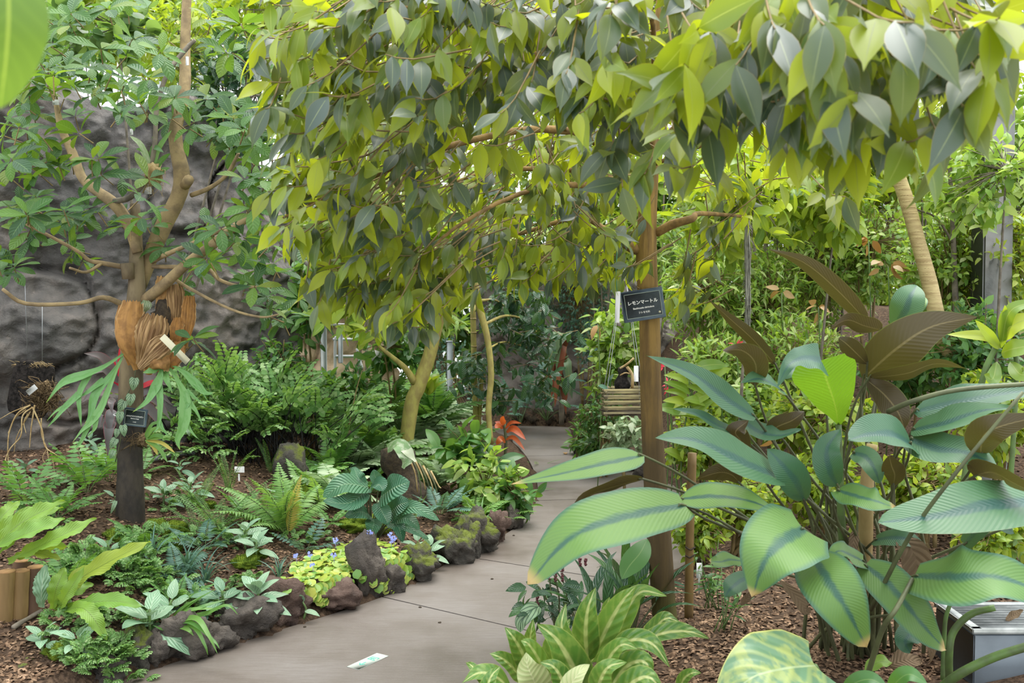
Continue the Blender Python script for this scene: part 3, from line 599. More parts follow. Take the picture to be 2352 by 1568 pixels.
# ---------------------------------------------------------------- mulch chips
n = 42000; px = np.concatenate([rng.uniform(-60, 1100, 28000), rng.uniform(1480, 2400, 14000)]); py = rng.uniform(985, 1600, n); P = []
for x, y in zip(px, py): P.append(G(x, y, .28 if x < 1150 else .12))
P = A(P); dl = XL(P[:, 1]) - P[:, 0]; dr = P[:, 0] - XR(P[:, 1]); P = P[((dl > .12) | (dr > .12)) & (P[:, 1] < 9.5)]; P[:, 2] = terr(P[:, 0], P[:, 1]) + .004
k = len(P); R = frames(runit(k) * A([1, 1, .35]), runit(k) * .5 + A([0, 0, 1])); sz = rng.uniform(.012, .032, k)
tet = A([[-.5, -.5, 0], [.5, -.45, .05], [.45, .5, 0], [-.5, .45, .06], [0, 0, .28]]) * A([.55, 1, .8]); VV = np.einsum('nij,vj->nvi', R, tet) * sz[:, None, None] + P[:, None]
Tt = A([[0, 1, 4], [1, 2, 4], [2, 3, 4], [3, 0, 4]]); acc = Acc(); acc.add(VV.reshape(-1, 3), (Tt[None] + np.arange(k)[:, None, None] * 5).reshape(-1, 3))
o = link(bpy.data.objects.new('bark_mulch', acc.mesh('bark_mulch', M['chips'], smooth=False))); tag(o, 'brown bark chips spread over the planting beds', 'mulch', None, 'stuff')
# ---------------------------------------------------------------- plant builders
def shrub(name, label, cat, cx, cy, rx, ry, Y, n, key, L, mat, npart=60, dr=None, droop=.3, group=None, up=.6, shell=.5, stem='twig', ground=True, per=6, hemi=-1.0, off=0.0):
    C = W(cx, cy, Y); Rr = A([rx, (rx + ry) / 2 if dr is None else dr * F / Y, ry]) * Y / F
    base = A([C[0] + off, C[1], T1(C[0] + off, C[1])]); root = thing(name, label, cat, base if ground else C - A([0, 0, Rr[2]]), group)
    m = max(1, n // per); d = runit(m); d[:, 2] = np.where(d[:, 2] < hemi, -d[:, 2], d[:, 2]); r = shell + (1 - shell) * rng.random(m) ** .6; Pt = C + d * Rr * r[:, None]
    td = nrm(d + A([0, 0, .35]) + runit(m) * .5); zz = terr(Pt[:, 0], Pt[:, 1]) + .03; Pt[:, 2] = np.maximum(Pt[:, 2], zz)
    j = np.repeat(np.arange(m), per); k = np.tile(np.arange(per), m); nn = len(j); Ls = L * rng.uniform(.7, 1.25, nn)
    P = Pt[j] + td[j] * ((k / per - .6) * L * 1.6)[:, None]; D = td[j] * .55 + runit(nn) * .85 + A([0, 0, -droop]); N = A([0, 0, up]) + runit(nn) * .45 + d[j] * .3
    P[:, 2] = np.maximum(P[:, 2], terr(P[:, 0], P[:, 1]) + .02)
    acc = Acc(); ax0 = base if ground else C - A([0, 0, Rr[2] * .8])
    ns = 1 if Y < 7.1 and 'tree' in name else min(2 + m // 60, 4); heads = [C + runit(1)[0] * Rr * .35 for _ in range(ns)]
    for h in heads: tube(acc, [ax0 + A([U(-.06, .06), U(-.06, .06), -.02]), (ax0 + h) / 2 + runit(1)[0] * .05, h], [.013 + .006 * Rr[2], .006], 5, 7)
    for q in range(0, m, 2):
        h = heads[q % ns]; tube(acc, [h, (h + Pt[q]) / 2 + A([0, 0, .03]), Pt[q] + td[q] * L * .6], [.005, .0025], 3, 5, 0, False)
    apart('stems', acc, M[stem], root, kind='stuff'); foliage(root, P, D, N, Ls, key, M[mat], npart); return root
def rosette(name, label, cat, base, n, key, L, mat, el=(20, 75), group=None, az=(0, 360), part_name='leaf', pet=0.0, petmat='stem', twoM=None, start=.02, wf=1.0, jit=.15):
    root = thing(name, label, cat, base, group); a0 = U(0, 360); ms = pmeshes(key, [M[mat], M[twoM]] if twoM else M[mat], part_name); accp = Acc()
    for i in range(n):
        az_ = math.radians(az[0] + (az[1] - az[0]) * ((i + U(-.3, .3)) / n) + (a0 if az == (0, 360) else 0)); e = math.radians(U(*el))
        D = A([math.cos(az_) * math.cos(e), math.sin(az_) * math.cos(e), math.sin(e)]); N = A([-math.cos(az_) * math.sin(e), -math.sin(az_) * math.sin(e), math.cos(e)]) + runit(1)[0] * jit
        p = A(base) + A([D[0], D[1], 0]) * start; l = L * U(.75, 1.15)
        if pet:
            q = p + D * pet * U(.6, 1.1) + A([0, 0, pet * .2]); tube(accp, [A(base) + A([D[0], D[1], 0]) * .008, (p + q) / 2 + A([0, 0, pet * .08]), q], [.006, .0035], 5, 6, 0, False); p = q
        o = part(part_name, ms[rng.integers(len(ms))], root); o.matrix_local = mat4(frames(D[None], N[None])[0], l, p - A(base), wf)
    if pet: apart('stalks', accp, M[petmat], root, kind='stuff')
    return root
def clump(name, label, cat, cx, cy, rx, ry, n, key, L, mats, el=(25, 80), group=None, part_name='frond', lift=0.0, npart=60):
    """A low plant of many fronds rooted over a patch of ground (pixel ellipse on the bed)."""
    c = GT(cx, cy + ry * .6); root = thing(name, label, cat, c, group); P = []; D = []; N = []
    for i in range(n):
        a, r = U(0, 6.28), math.sqrt(U(0, 1)); p = GT(cx + math.cos(a) * r * rx, min(cy + ry * .5 + math.sin(a) * r * ry * .5, 1640)); 
        az_ = U(0, 6.28); e = math.radians(U(*el)); P.append(p + A([0, 0, lift * U(.3, 1)])); D.append((math.cos(az_) * math.cos(e), math.sin(az_) * math.cos(e), math.sin(e))); N.append((-math.cos(az_) * math.sin(e), -math.sin(az_) * math.sin(e), math.cos(e)))
    foliage(root, A(P), A(D), A(N) + runit(n) * .15, L * rng.uniform(.7, 1.2, n), key, [M[m] for m in mats], npart, part_name, 'fronds'); return root
def silver(px, py, L, n, label, mat='silver', group='silver veined plants'):
    b = GT(px, py); L *= 1.12; root = thing('silver_leaf_plant', label, 'plant', b, group); ms = pmeshes('silver', M[mat]); acc = Acc(); h = L * U(.7, 1.1); tube(acc, [b - A([0, 0, .02]), b + A([U(-.02, .02), U(-.02, .02), h * .5]), b + A([0, 0, h])], [.007, .005], 6, 6)
    apart('stem', acc, M['stem'], root)
    for i in range(n):
        az_ = i * 2.4 + U(-.3, .3); lev = i / max(1, n - 1); e = math.radians(-15 + 60 * lev + U(-10, 10)); D = A([math.cos(az_) * math.cos(e), math.sin(az_) * math.cos(e), math.sin(e)])
        N = A([-math.cos(az_) * math.sin(e), -math.sin(az_) * math.sin(e), math.cos(e)]) + A([0, -.35, .1]); p = A([0, 0, h * (.45 + .55 * lev)]) + A([D[0], D[1], 0]) * .012
        o = part('leaf', ms[rng.integers(len(ms))], root); o.matrix_local = mat4(frames(D[None], N[None])[0], L * (1.1 - .35 * lev) * U(.85, 1.1), p)
    return root
def moss(px, py, wpx, hpx, label, tilt=0):
    b = GT(px, py); s = b[1] / F; acc = Acc(); blob(acc, b + A([0, 0, hpx * s * .08]), (wpx * s * .55, wpx * s * .5, hpx * s * .5), 4, .28, 2.6, px % 17)
    V = acc.V[0]; k = 1500; i = rng.integers(0, len(V), k); P = V[i]; D = nrm(P - b + A([0, 0, .02])); solid = 'moss_mound'
    R = frames(D + runit(k) * .4, runit(k)); tv = A([[-.16, 0, 0], [.16, 0, 0], [0, 1, 0]]); VV = np.einsum('nij,vj->nvi', R, tv) * (rng.uniform(.006, .013, k))[:, None, None] + P[:, None]
    acc.add(VV.reshape(-1, 3), np.arange(k * 3).reshape(-1, 3)); return solo(solid, acc, M['moss'], label, 'moss', b, 'moss mounds')
# ---------------------------------------------------------------- rocks along the left kerb
def rock(px, py, w, h, label, mat='rock', seed=0, sub=4, dep=.9, tilt=0.0, group='kerb rocks'):
    """Border rock: (px, py) is where its foot meets the path, w and h its size in px."""
    b = G(px, py, 0); s = b[1] / F; r = A([w * s * .5, w * s * .5 * dep, h * s * .56]); r *= 1.12; c = b + A([0, r[1] * .8, h * s * .40]); acc = Acc(); blob(acc, c, r, sub, .55, 1.15, seed + px * .013, 0, R=rotz(tilt))
    return solo('rock', acc, M[mat], label, 'rock', b, group)
for a in [(137, 1572, 130, 62, 'low mossy kerb rock under the maidenhair at the bottom edge', 'rockm'), (30, 1580, 90, 50, 'mossy kerb rock at the bottom corner beside the bark bed', 'rockm'),
          (240, 1574, 74, 56, 'small dark kerb rock below the maidenhair cushion', 'rock'), (298, 1545, 76, 92, 'grey kerb rock with a mossy top right of the maidenhair cushion', 'rockm'),
          (345, 1535, 60, 80, 'narrow shaded kerb rock behind the ivy-like leaves', 'rock'), (412, 1520, 118, 104, 'round pale grey kerb rock behind the hanging strap leaves', 'rock'),
          (478, 1500, 74, 56, 'small low kerb rock under the arching strap leaves', 'rock'), (540, 1474, 130, 92, 'wide grey kerb rock behind the weed sprig', 'rock'),
          (632, 1440, 130, 100, 'big reddish lava kerb rock under the silver veined plant', 'rockr'), (752, 1408, 116, 62, 'brownish kerb rock below the lime creeper', 'rockr'),
          (838, 1376, 80, 132, 'tall dark upright kerb rock splitting the lime creeper', 'rock'), (885, 1366, 76, 70, 'dark kerb rock under the hanging lime leaves', 'rock'),
          (960, 1336, 84, 76, 'grey kerb rock with moss beside the silver rosette', 'rockm'), (1040, 1296, 84, 82, 'moss-capped rounded kerb rock', 'rockm'), (1072, 1284, 52, 92, 'mossy kerb rock squeezed between two larger ones', 'rockm'),
          (1096, 1272, 84, 92, 'large grey kerb rock with moss on its shoulder', 'rockm'), (1136, 1246, 54, 66, 'brown kerb rock under the trailing fern tips', 'rockr'), (1172, 1216, 40, 50, 'small kerb rock under the yellowing shrub', 'rock'), (1192, 1190, 46, 60, 'dark upright kerb rock near the path bend', 'rock')]:
    rock(*a, seed=len(a[4]))
for a in [(1338, 1046, 50, 36, 'mossy kerb stone at the inner bend across the path', 'rockm'), (1452, 1082, 56, 30, 'flat brown kerb stone beside the myrtle trunk', 'rockr'), (1480, 1098, 40, 34, 'pale kerb stone touching the myrtle trunk', 'rock'), (1410, 1066, 44, 26, 'small brown kerb stone across the path', 'rockr')]:
    rock(*a, seed=3, sub=3)
# ---------------------------------------------------------------- oak with its sign, staghorn and climber
YO = 5.72
ob = W(300, 1222, YO); ob[2] = T1(ob[0], YO)
oak = thing('oak_tree', 'oak with a dark wet trunk and a staghorn fern on it, before the rock wall', 'tree', ob)
def limb(root, pts, r, mat, name='branch', sides=10, rough=.06):
    acc = Acc(); P = tube(acc, [W(*p) for p in pts], A(r) * pts[0][2] / F / 2, sides, None, 0, True, rough); apart(name, acc, M[mat], root); return P
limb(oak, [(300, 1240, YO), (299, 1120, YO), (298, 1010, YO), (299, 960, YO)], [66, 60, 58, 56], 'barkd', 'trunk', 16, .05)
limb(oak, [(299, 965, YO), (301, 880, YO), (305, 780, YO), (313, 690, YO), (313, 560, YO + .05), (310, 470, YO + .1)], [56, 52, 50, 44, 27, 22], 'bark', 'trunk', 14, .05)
Yb = YO
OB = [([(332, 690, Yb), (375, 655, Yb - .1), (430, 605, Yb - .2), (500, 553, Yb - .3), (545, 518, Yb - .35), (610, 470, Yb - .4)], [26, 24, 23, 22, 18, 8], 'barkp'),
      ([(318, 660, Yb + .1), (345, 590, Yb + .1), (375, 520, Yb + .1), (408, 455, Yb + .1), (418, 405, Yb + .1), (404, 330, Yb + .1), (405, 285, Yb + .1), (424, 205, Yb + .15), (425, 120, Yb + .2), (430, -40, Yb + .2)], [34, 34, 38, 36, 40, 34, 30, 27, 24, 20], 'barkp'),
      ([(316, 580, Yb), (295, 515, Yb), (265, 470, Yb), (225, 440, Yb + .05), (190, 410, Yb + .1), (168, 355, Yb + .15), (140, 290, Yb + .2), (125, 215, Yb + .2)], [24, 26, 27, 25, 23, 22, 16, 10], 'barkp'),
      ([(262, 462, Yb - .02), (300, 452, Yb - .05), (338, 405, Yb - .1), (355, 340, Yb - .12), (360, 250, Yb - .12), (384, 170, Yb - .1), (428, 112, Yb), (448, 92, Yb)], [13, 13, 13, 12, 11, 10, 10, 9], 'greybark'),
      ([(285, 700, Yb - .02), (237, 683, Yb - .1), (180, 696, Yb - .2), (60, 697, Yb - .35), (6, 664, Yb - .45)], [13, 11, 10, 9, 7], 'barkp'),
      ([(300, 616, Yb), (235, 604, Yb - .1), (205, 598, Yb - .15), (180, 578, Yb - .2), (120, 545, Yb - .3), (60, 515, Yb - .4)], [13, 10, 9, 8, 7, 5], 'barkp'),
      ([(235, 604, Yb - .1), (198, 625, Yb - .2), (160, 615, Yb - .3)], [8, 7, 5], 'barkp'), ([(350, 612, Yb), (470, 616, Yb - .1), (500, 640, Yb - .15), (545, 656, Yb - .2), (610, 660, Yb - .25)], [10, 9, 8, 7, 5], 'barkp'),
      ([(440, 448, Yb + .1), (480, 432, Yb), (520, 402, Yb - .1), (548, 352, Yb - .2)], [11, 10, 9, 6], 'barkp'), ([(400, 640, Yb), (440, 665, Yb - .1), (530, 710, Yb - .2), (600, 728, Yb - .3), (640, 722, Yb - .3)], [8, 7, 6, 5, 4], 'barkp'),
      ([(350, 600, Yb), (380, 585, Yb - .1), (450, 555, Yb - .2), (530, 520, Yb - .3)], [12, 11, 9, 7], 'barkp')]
for p, r, m in OB: limb(oak, p, r, m)
acc = Acc(); tube(acc, [W(295, 640, YO - .04), W(291, 604, YO - .05)], [.034, .036], 10, 3); apart('cut_stub', acc, M['bark'], oak, 'sawn-off limb stub'); 
acc = Acc(); tube(acc, [W(425, 425, YO + .06), W(434, 412, YO - .02)], [.03, .03], 8, 3); apart('cut_stub', acc, M['barkp'], oak)
ell = [(60, 330, 60, 80, 9), (130, 120, 110, 110, 20), (300, 60, 150, 70, 12), (230, 210, 120, 90, 18), (60, 470, 60, 40, 10), (110, 520, 110, 40, 14), (25, 610, 45, 50, 8), (160, 600, 40, 25, 3), (330, 170, 110, 90, 10), (465, 265, 90, 60, 16), (560, 310, 90, 70, 20),
       (600, 450, 60, 60, 13), (520, 545, 90, 50, 11), (430, 585, 70, 40, 8), (260, 505, 100, 36, 9), (60, 400, 60, 50, 9), (605, 645, 70, 40, 11), (650, 700, 50, 40, 9), (420, 680, 36, 26, 3), (470, 770, 40, 22, 3), (200, 350, 80, 60, 9), (300, 425, 60, 40, 4), (545, 70, 90, 70, 10), (60, 200, 70, 80, 12), (650, 560, 50, 70, 8), (590, 130, 60, 60, 8)]
P = []; D = []; N = []; L = []; acc = Acc()
for cx, cy_, rx, ry, k in ell:
    for _ in range(int(k * .68 + .5)):
        a, r = U(0, 6.28), math.sqrt(U(0, 1)); q = W(cx + math.cos(a) * r * rx, cy_ + math.sin(a) * r * ry, YO + U(-.75, .45)); ax = nrm(A([U(-.6, .6), U(-.8, .2), U(.1, 1)])); e1 = nrm(np.cross(ax, A([.2, .3, .9]))); e2 = np.cross(ax, e1); nl = rng.integers(5, 8); a0 = U(0, 6.28)
        tube(acc, [q, q - ax * .05, q - ax * .09], [.003, .004], 4, 3, 0, False)
        for i in range(nl):
            t = a0 + i * 6.283 / nl + U(-.25, .25); d = nrm(e1 * math.cos(t) + e2 * math.sin(t) + ax * U(-.1, .5) + A([0, 0, -.15])); P.append(q + d * .012); D.append(d); N.append(ax + A([0, -.25, .5]) + runit(1)[0] * .2); L.append(U(.10, .17))
apart('twigs', acc, M['twig'], oak, kind='stuff'); foliage(oak, A(P), A(D), A(N), A(L), 'oak', M['oak'], 300)
# name plate helper
def plate(name, label, TL, TR, BL, Y, texts, strap=None, sticker=None, th=.008):
    p0, p1, p2 = W(*TL, Y), W(*TR, Y), W(*BL, Y); ex = p1 - p0; w = np.linalg.norm(ex); ex = ex / w; ey = p0 - p2; ey = ey - ex * (ey @ ex); h = np.linalg.norm(ey); ey /= h; ez = np.cross(ex, ey); c = (p1 + p2) / 2; R = np.stack([ex, ey, ez], 1)
    root = thing(name, label, 'sign', c, 'plant name plates'); M4 = mat4(R, 1, (0, 0, 0))
    def at(me, nm, x, y, z, up=None):
        o = part(nm, me, up or root); mm = (Matrix.Translation((x, y, z)) if up else M4.copy())
        if not up: mm.translation = Vector(R @ A([x, y, z]))
        o.matrix_local = mm; return o
    a = Acc(); box(a, (0, 0, -th), (w / 2, h / 2, th), None, 0, .005); at(a.mesh('board', M['plateb']), 'board', 0, 0, 0)
    a = Acc(); box(a, (0, 0, 0), (w / 2 * .86, h / 2 * .8, .0012), None, 0, .0008); fc = at(a.mesh('face', M['plate']), 'face', 0, 0, .0005)
    a = Acc(); t = .0011
    for x, y, hx, hy in ((0, h / 2 * .78, w / 2 * .84, t), (0, -h / 2 * .78, w / 2 * .84, t), (w / 2 * .84, 0, t, h / 2 * .78), (-w / 2 * .84, 0, t, h / 2 * .78)): box(a, (x, y, 0), (hx, hy, .0006))
    at(a.mesh('border_line', M['line'], smooth=False), 'border_line', 0, 0, .0013, fc)
    for me, y, wid in texts:
        me.materials.clear(); me.materials.append(M['print']); bb = A([v.co[:] for v in me.vertices]); sx = wid * w / max(1e-4, np.ptp(bb[:, 0])); cxm = (bb[:, 0].max() + bb[:, 0].min()) / 2; cym = (bb[:, 1].max() + bb[:, 1].min()) / 2
        o = at(me, 'lettering', 0, 0, 0, fc); o.matrix_local = Matrix.Translation((-cxm * sx, y * h - cym * sx, .0016)) @ Matrix.Diagonal((sx, sx, 1, 1))
    if sticker:
        a = Acc(); tube(a, [(0, 0, 0), (0, 0, .0006)], [.0052, .0052], 16, 2); at(a.mesh('round_sticker', M['cream']), 'round_sticker', sticker[0] * w, sticker[1] * h, .0011, fc)
    if strap: apart('strap', strap, M['white'], root)
    return root
st = Acc(); tc = W(297, 953, YO); th_ = np.linspace(0, 6.283, 25); tube(st, [tc + A([math.cos(t) * .083, math.sin(t) * .083, -.006 * math.cos(t)]) for t in th_], .004, 6, 49, 0, False)
plate('name_plate', 'slate blue plate with the long katakana name on the oak trunk', (288, 935), (341, 941), (279, 976), YO - .095, [(TXT[3], .06, .74), (TXT[4], -.07, .36), (TXT[5], -.25, .15)], st)
# staghorn fern
sg = thing('staghorn_fern', 'staghorn fern with brown shield fronds and forked green fronds on the oak trunk', 'fern', W(330, 850, YO - .12)); Ys = YO - .16
a = Acc(); blob(a, W(385, 735, YO - .02), (.085, .09, .13), 3, .35, 2.4, 4); apart('dark_core', a, M['dark'], sg)
for p, w, f, u, m, cup, pl in [
        ([(318, 848, Ys - .02), (296, 780, Ys - .12), (306, 690, Ys - .04)], 64, .95, .1, 'shield', .35, .05), ([(300, 838, Ys + .02), (281, 775, Ys - .02), (284, 700, Ys + .06)], 34, .75, .1, 'shield', .3, .05), ([(322, 842, Ys - .06), (340, 785, Ys - .17), (358, 722, Ys - .14)], 74, .95, .2, 'shieldt', .25, .14),
        ([(318, 846, Ys - .1), (352, 808, Ys - .2), (388, 775, Ys - .16)], 52, .9, .35, 'shieldt', .25, .16), ([(334, 858, Ys - .05), (356, 830, Ys - .19), (398, 812, Ys - .1)], 58, .9, .3, 'shield', .6, .05), ([(360, 850, Ys - .02), (392, 830, Ys - .13), (412, 785, Ys - .05)], 44, .9, .2, 'shield', .5, .06),
        ([(398, 815, Ys), (404, 770, Ys - .06), (410, 728, Ys)], 34, .95, .1, 'shield', .4, .1), ([(418, 812, Ys + .05), (430, 750, Ys), (436, 678, Ys + .08)], 36, .9, .1, 'shield', .35, .12), ([(398, 770, Ys + .1), (404, 710, Ys + .08), (402, 652, Ys + .1)], 44, .9, .1, 'shieldt', .3, .14), ([(362, 710, Ys + .12), (372, 672, Ys + .1), (374, 634, Ys + .13)], 36, .85, .1, 'shield', .3, .06),
        ([(430, 800, Ys + .06), (424, 775, Ys + .02), (420, 738, Ys + .04)], 22, .9, .1, 'shieldt', .3, .12), ([(325, 720, Ys + .06), (334, 705, Ys + .04), (338, 690, Ys + .05)], 26, .9, .1, 'vari', .3, .2)]:
    bigleaf(sg, p, w, M[m], 'shell', f, u, .0, .1, 18, 20, 0, 'shield_frond', cup=cup, wk=1.2, tear=.16, pleat=pl, pk=6 if pl > .1 else 3)
SG = [[([(284, 812, 0), (238, 843, -.06), (195, 860, -.12), (152, 875, -.16), (130, 893, -.18), (106, 925, -.18)], 22), ([(205, 858, -.1), (182, 905, -.14), (184, 953, -.16), (187, 980, -.16)], 20), ([(182, 905, -.14), (152, 932, -.16), (130, 958, -.18), (108, 982, -.18)], 20), ([(160, 925, -.15), (128, 945, -.17), (107, 967, -.17)], 10)],
      [([(282, 819, 0), (256, 860, -.05), (219, 906, -.1), (208, 953, -.13), (194, 973, -.14)], 21), ([(240, 872, -.06), (216, 889, -.1), (193, 906, -.12), (165, 921, -.12)], 18)],
      [([(280, 823, 0), (260, 867, -.08), (234, 932, -.13), (212, 966, -.16), (189, 988, -.18), (166, 1016, -.18)], 19), ([(220, 955, -.15), (217, 984, -.16), (200, 1003, -.16)], 17), ([(205, 972, -.16), (186, 1014, -.17), (164, 1040, -.17)], 16)],
      [([(374, 826, -.04), (368, 862, -.1), (358, 888, -.13), (337, 922, -.16), (304, 947, -.16)], 24), ([(364, 884, -.12), (368, 925, -.15), (364, 976, -.17), (351, 996, -.17)], 22), ([(364, 965, -.16), (374, 985, -.17), (390, 1005, -.17)], 14)],
      [([(374, 838, -.04), (350, 850, -.08), (328, 856, -.1)], 20), ([(374, 842, -.04), (382, 870, -.1), (396, 903, -.12)], 30)],
      [([(382, 830, -.04), (422, 855, -.1), (452, 884, -.14), (472, 903, -.16), (495, 901, -.17)], 21), ([(448, 880, -.14), (464, 900, -.16), (478, 922, -.16)], 12)],
      [([(382, 832, -.04), (416, 888, -.12), (425, 920, -.16), (422, 976, -.2), (408, 1010, -.2), (414, 1034, -.2)], 30), ([(425, 965, -.18), (440, 992, -.19), (458, 1010, -.19)], 12), ([(424, 905, -.14), (440, 930, -.16), (454, 950, -.17), (467, 982, -.17)], 18), ([(428, 895, -.13), (450, 915, -.15), (478, 934, -.15)], 12), ([(428, 920, -.15), (432, 930, -.17), (416, 955, -.18)], 14)]]
for fr in SG:
    a = Acc()
    for i_, (p, w) in enumerate(fr): bigleaf(sg, [(x, y, Ys - .05 + d) for x, y, d in p], w * (.92 if i_ == 0 else .98), M['stag'], 'horn' if i_ == 0 else 'webbed', .8, .5, .25, .1, 16, 4, acc=a)
    apart('green_frond', a, M['stag'], sg)
a = Acc(); blob(a, W(374, 818, Ys - .1), (.02, .02, .032), 2, .1, 2); apart('bud', a, M['stag'], sg)
a = Acc(); box(a, W(402, 802, Ys - .22), (.019, .0012, .098), A([[.71, 0, -.70], [0, 1, 0], [.70, 0, .71]]), 0, .001)
solo('hanging_tag', a, M['cream'], 'slanted cream tag tucked into the staghorn fern', 'tag', W(374, 774, Ys - .22), 'hanging plant tags')
# netted climber on the trunk
Yv = YO - .115; cl = thing('climbing_vine', 'climber with silver netted heart leaves up the oak trunk', 'vine', W(275, 1040, Yv)); a = Acc(); tube(a, [W(265, 1060, Yv), W(278, 1000, Yv), (W(272, 950, Yv)), W(285, 920, Yv), W(305, 880, Yv), W(312, 848, Yv)], .003, 5, 20); apart('vine_stem', a, M['stemd'], cl)
for b, t, w in [((309, 868), (305, 897), 22), ((301, 905), (298, 933), 21), ((285, 920), (272, 946), 22), ((276, 945), (274, 975), 18), ((282, 976), (286, 1003), 18), ((270, 985), (266, 1006), 14), ((266, 1007), (252, 1030), 18), ((262, 1034), (252, 1054), 12), ((430, 985), (436, 1002), 10), ((266, 1150), (254, 1180), 10)]:
    y = Yv - .03 if b[0] < 400 else 6.6; bigleaf(cl, [(*b, y), ((b[0] + t[0]) / 2, (b[1] + t[1]) / 2, y - .012), (*t, y)], w, M['vinel'], 'heart', 1, .1, .06, 0, 10, 6, .25)
# purple cordyline behind the trunk
cb = GT(300, 1040); cbv = thing('cordyline', 'purple cordyline with pink leaf edges behind the oak trunk', 'plant', cb); Yc = YO + .3; a = Acc(); tube(a, [cb, W(288, 930, Yc), W(285, 860, Yc)], [.014, .01], 7, 8); apart('cane', a, M['greybark'], cbv)
for p, w, m in [([(270, 865, Yc), (235, 820, Yc - .1), (192, 811, Yc - .2)], 20, 'cord'), ([(278, 880, Yc), (240, 850, Yc - .1), (215, 858, Yc - .2)], 18, 'cord'), ([(280, 900, Yc), (230, 885, Yc - .1), (188, 925, Yc - .2)], 24, 'cord'), ([(275, 890, Yc), (262, 850, Yc), (262, 822, Yc)], 20, 'cordr'), ([(272, 860, Yc), (276, 810, Yc), (276, 795, Yc)], 9, 'cordr'),
                ([(260, 940, Yc), (252, 960, Yc - .1), (252, 1002, Yc - .12)], 24, 'cord'), ([(258, 965, Yc), (250, 985, Yc - .12), (248, 1045, Yc - .12)], 26, 'cord'), ([(262, 915, Yc), (255, 925, Yc - .1), (258, 950, Yc - .12)], 16, 'cord'), ([(300, 900, Yc), (345, 870, Yc), (385, 885, Yc)], 22, 'cord'), ([(300, 920, Yc), (350, 895, Yc), (398, 932, Yc)], 18, 'cord'),
                ([(310, 930, Yc), (345, 940, Yc), (375, 990, Yc)], 26, 'cord'), ([(320, 890, Yc), (350, 878, Yc - .05), (368, 880, Yc - .1)], 12, 'cordr'), ([(250, 950, Yc), (228, 950, Yc - .1), (228, 982, Yc - .12)], 24, 'cord'), ([(330, 910, Yc), (360, 920, Yc), (392, 965, Yc)], 20, 'cord')]:
    bigleaf(cbv, p, w, M[m], 'lance', .9, .35, .2, 0, 12, 4)
to = thing('trunk_orchid', 'small orchid with yellowing leaves clinging low on the oak trunk', 'orchid', W(335, 1010, YO - .1)); a = Acc(); blob(a, W(330, 1010, YO - .09), (.035, .03, .04), 3, .6, 3, 5)
for _ in range(26): q = W(330, 1008, YO - .1); tube(a, [q, q + A([U(-.09, .06), -.02, U(-.03, .05)]), q + A([U(-.16, .05), .0, U(-.09, .05)])], [.0022, .001], 3, 6)
apart('roots', a, M['rootd'], to)
for p, w, m in [([(335, 1005, YO - .12), (355, 985, YO - .16), (382, 990, YO - .2)], 9, 'grassl'), ([(336, 1008, YO - .12), (360, 1000, YO - .18), (392, 1012, YO - .2)], 9, 'grassl'), ([(336, 1012, YO - .12), (352, 1025, YO - .16), (362, 1045, YO - .18)], 9, 'ferny'), ([(334, 1003, YO - .12), (350, 975, YO - .14), (372, 970, YO - .16)], 8, 'grassl'), ([(336, 1010, YO - .12), (372, 1018, YO - .18), (402, 1040, YO - .2)], 8, 'ferny'), ([(334, 1010, YO - .12), (365, 1030, YO - .18), (385, 1062, YO - .2)], 9, 'fernb'), ([(336, 1006, YO - .12), (362, 1006, YO - .18), (388, 1002, YO - .2)], 8, 'fernb')]: bigleaf(to, p, w, M[m], 'strap', .7, .6, .25, 0, 10, 2)
# small white tags hung in the oak
for x, y, h, w, yy, lb in [(340, 437, 34, 16, YO - .05, 'white flagged tag tied to the grey oak limb'), (302, 303, 26, 7, YO, 'thin white tag hanging by the upper oak limb'), (128, 235, 24, 15, YO + .1, 'small white tag on the outer oak limb'), (430, 140, 40, 7, YO, 'narrow white tag on the upright oak limb')]:
    a = Acc(); c = W(x, y, yy); s = yy / F; box(a, c, (w * s / 2, .002, h * s / 4), None, 0, .001); tube(a, [c + A([0, 0, h * s * .2]), c + A([0, .01, h * s])], .0012, 4, 3); solo('hanging_tag', a, M['white'], lb, 'tag', c, 'hanging plant tags')
# strap-leaved orchid on the bough
oy = YO - .12; orc = thing('bough_orchid', 'strap-leaved orchid with a root ball on the grey oak limb', 'orchid', W(348, 405, oy)); a = Acc(); blob(a, W(352, 400, oy), (.05, .05, .06), 3, .5, 3); 
for _ in range(30): q = W(350 + U(-14, 14), 405 + U(-18, 22), oy - .03); tube(a, [q, q + runit(1)[0] * .04, q + A([U(-.05, .05), -.02, -U(.03, .1)])], [.002, .001], 3, 5)
apart('root_ball', a, M['root'], orc)
for p, w in [([(345, 385, oy), (325, 335, oy - .05), (298, 312, oy - .1)], 12), ([(346, 385, oy), (335, 350, oy), (312, 342, oy - .1)], 11), ([(350, 385, oy), (352, 340, oy), (376, 350, oy - .1)], 12), ([(350, 390, oy), (365, 340, oy), (395, 298, oy)], 11), ([(352, 395, oy), (370, 370, oy), (392, 352, oy - .05)], 12), ([(354, 405, oy), (372, 392, oy), (390, 385, oy)], 10), ([(344, 380, oy), (330, 352, oy), (322, 338, oy)], 10)]: bigleaf(orc, p, w, M['vari' if p[0][0] < 346 else 'midg'], 'strap', .8, .5, .2, 0, 8, 2)
# round-leaved tree and the dark bough behind, upper left
shrub('round_leaf_tree', 'tree with round pale green leaves above the oak crown', 'tree', 245, 85, 130, 80, 6.5, 190, 'round', .105, 'roundleaf', 150, droop=.2, shell=.2, stem='greybark', off=.16)
shrub('dark_leaf_tree', 'tree with small dark bluish leaves behind the oak, above the rock wall', 'tree', 545, 210, 120, 150, 7.2, 700, 'ovate', .10, 'gloss', 160, stem='greybark', shell=.3, off=-.77)
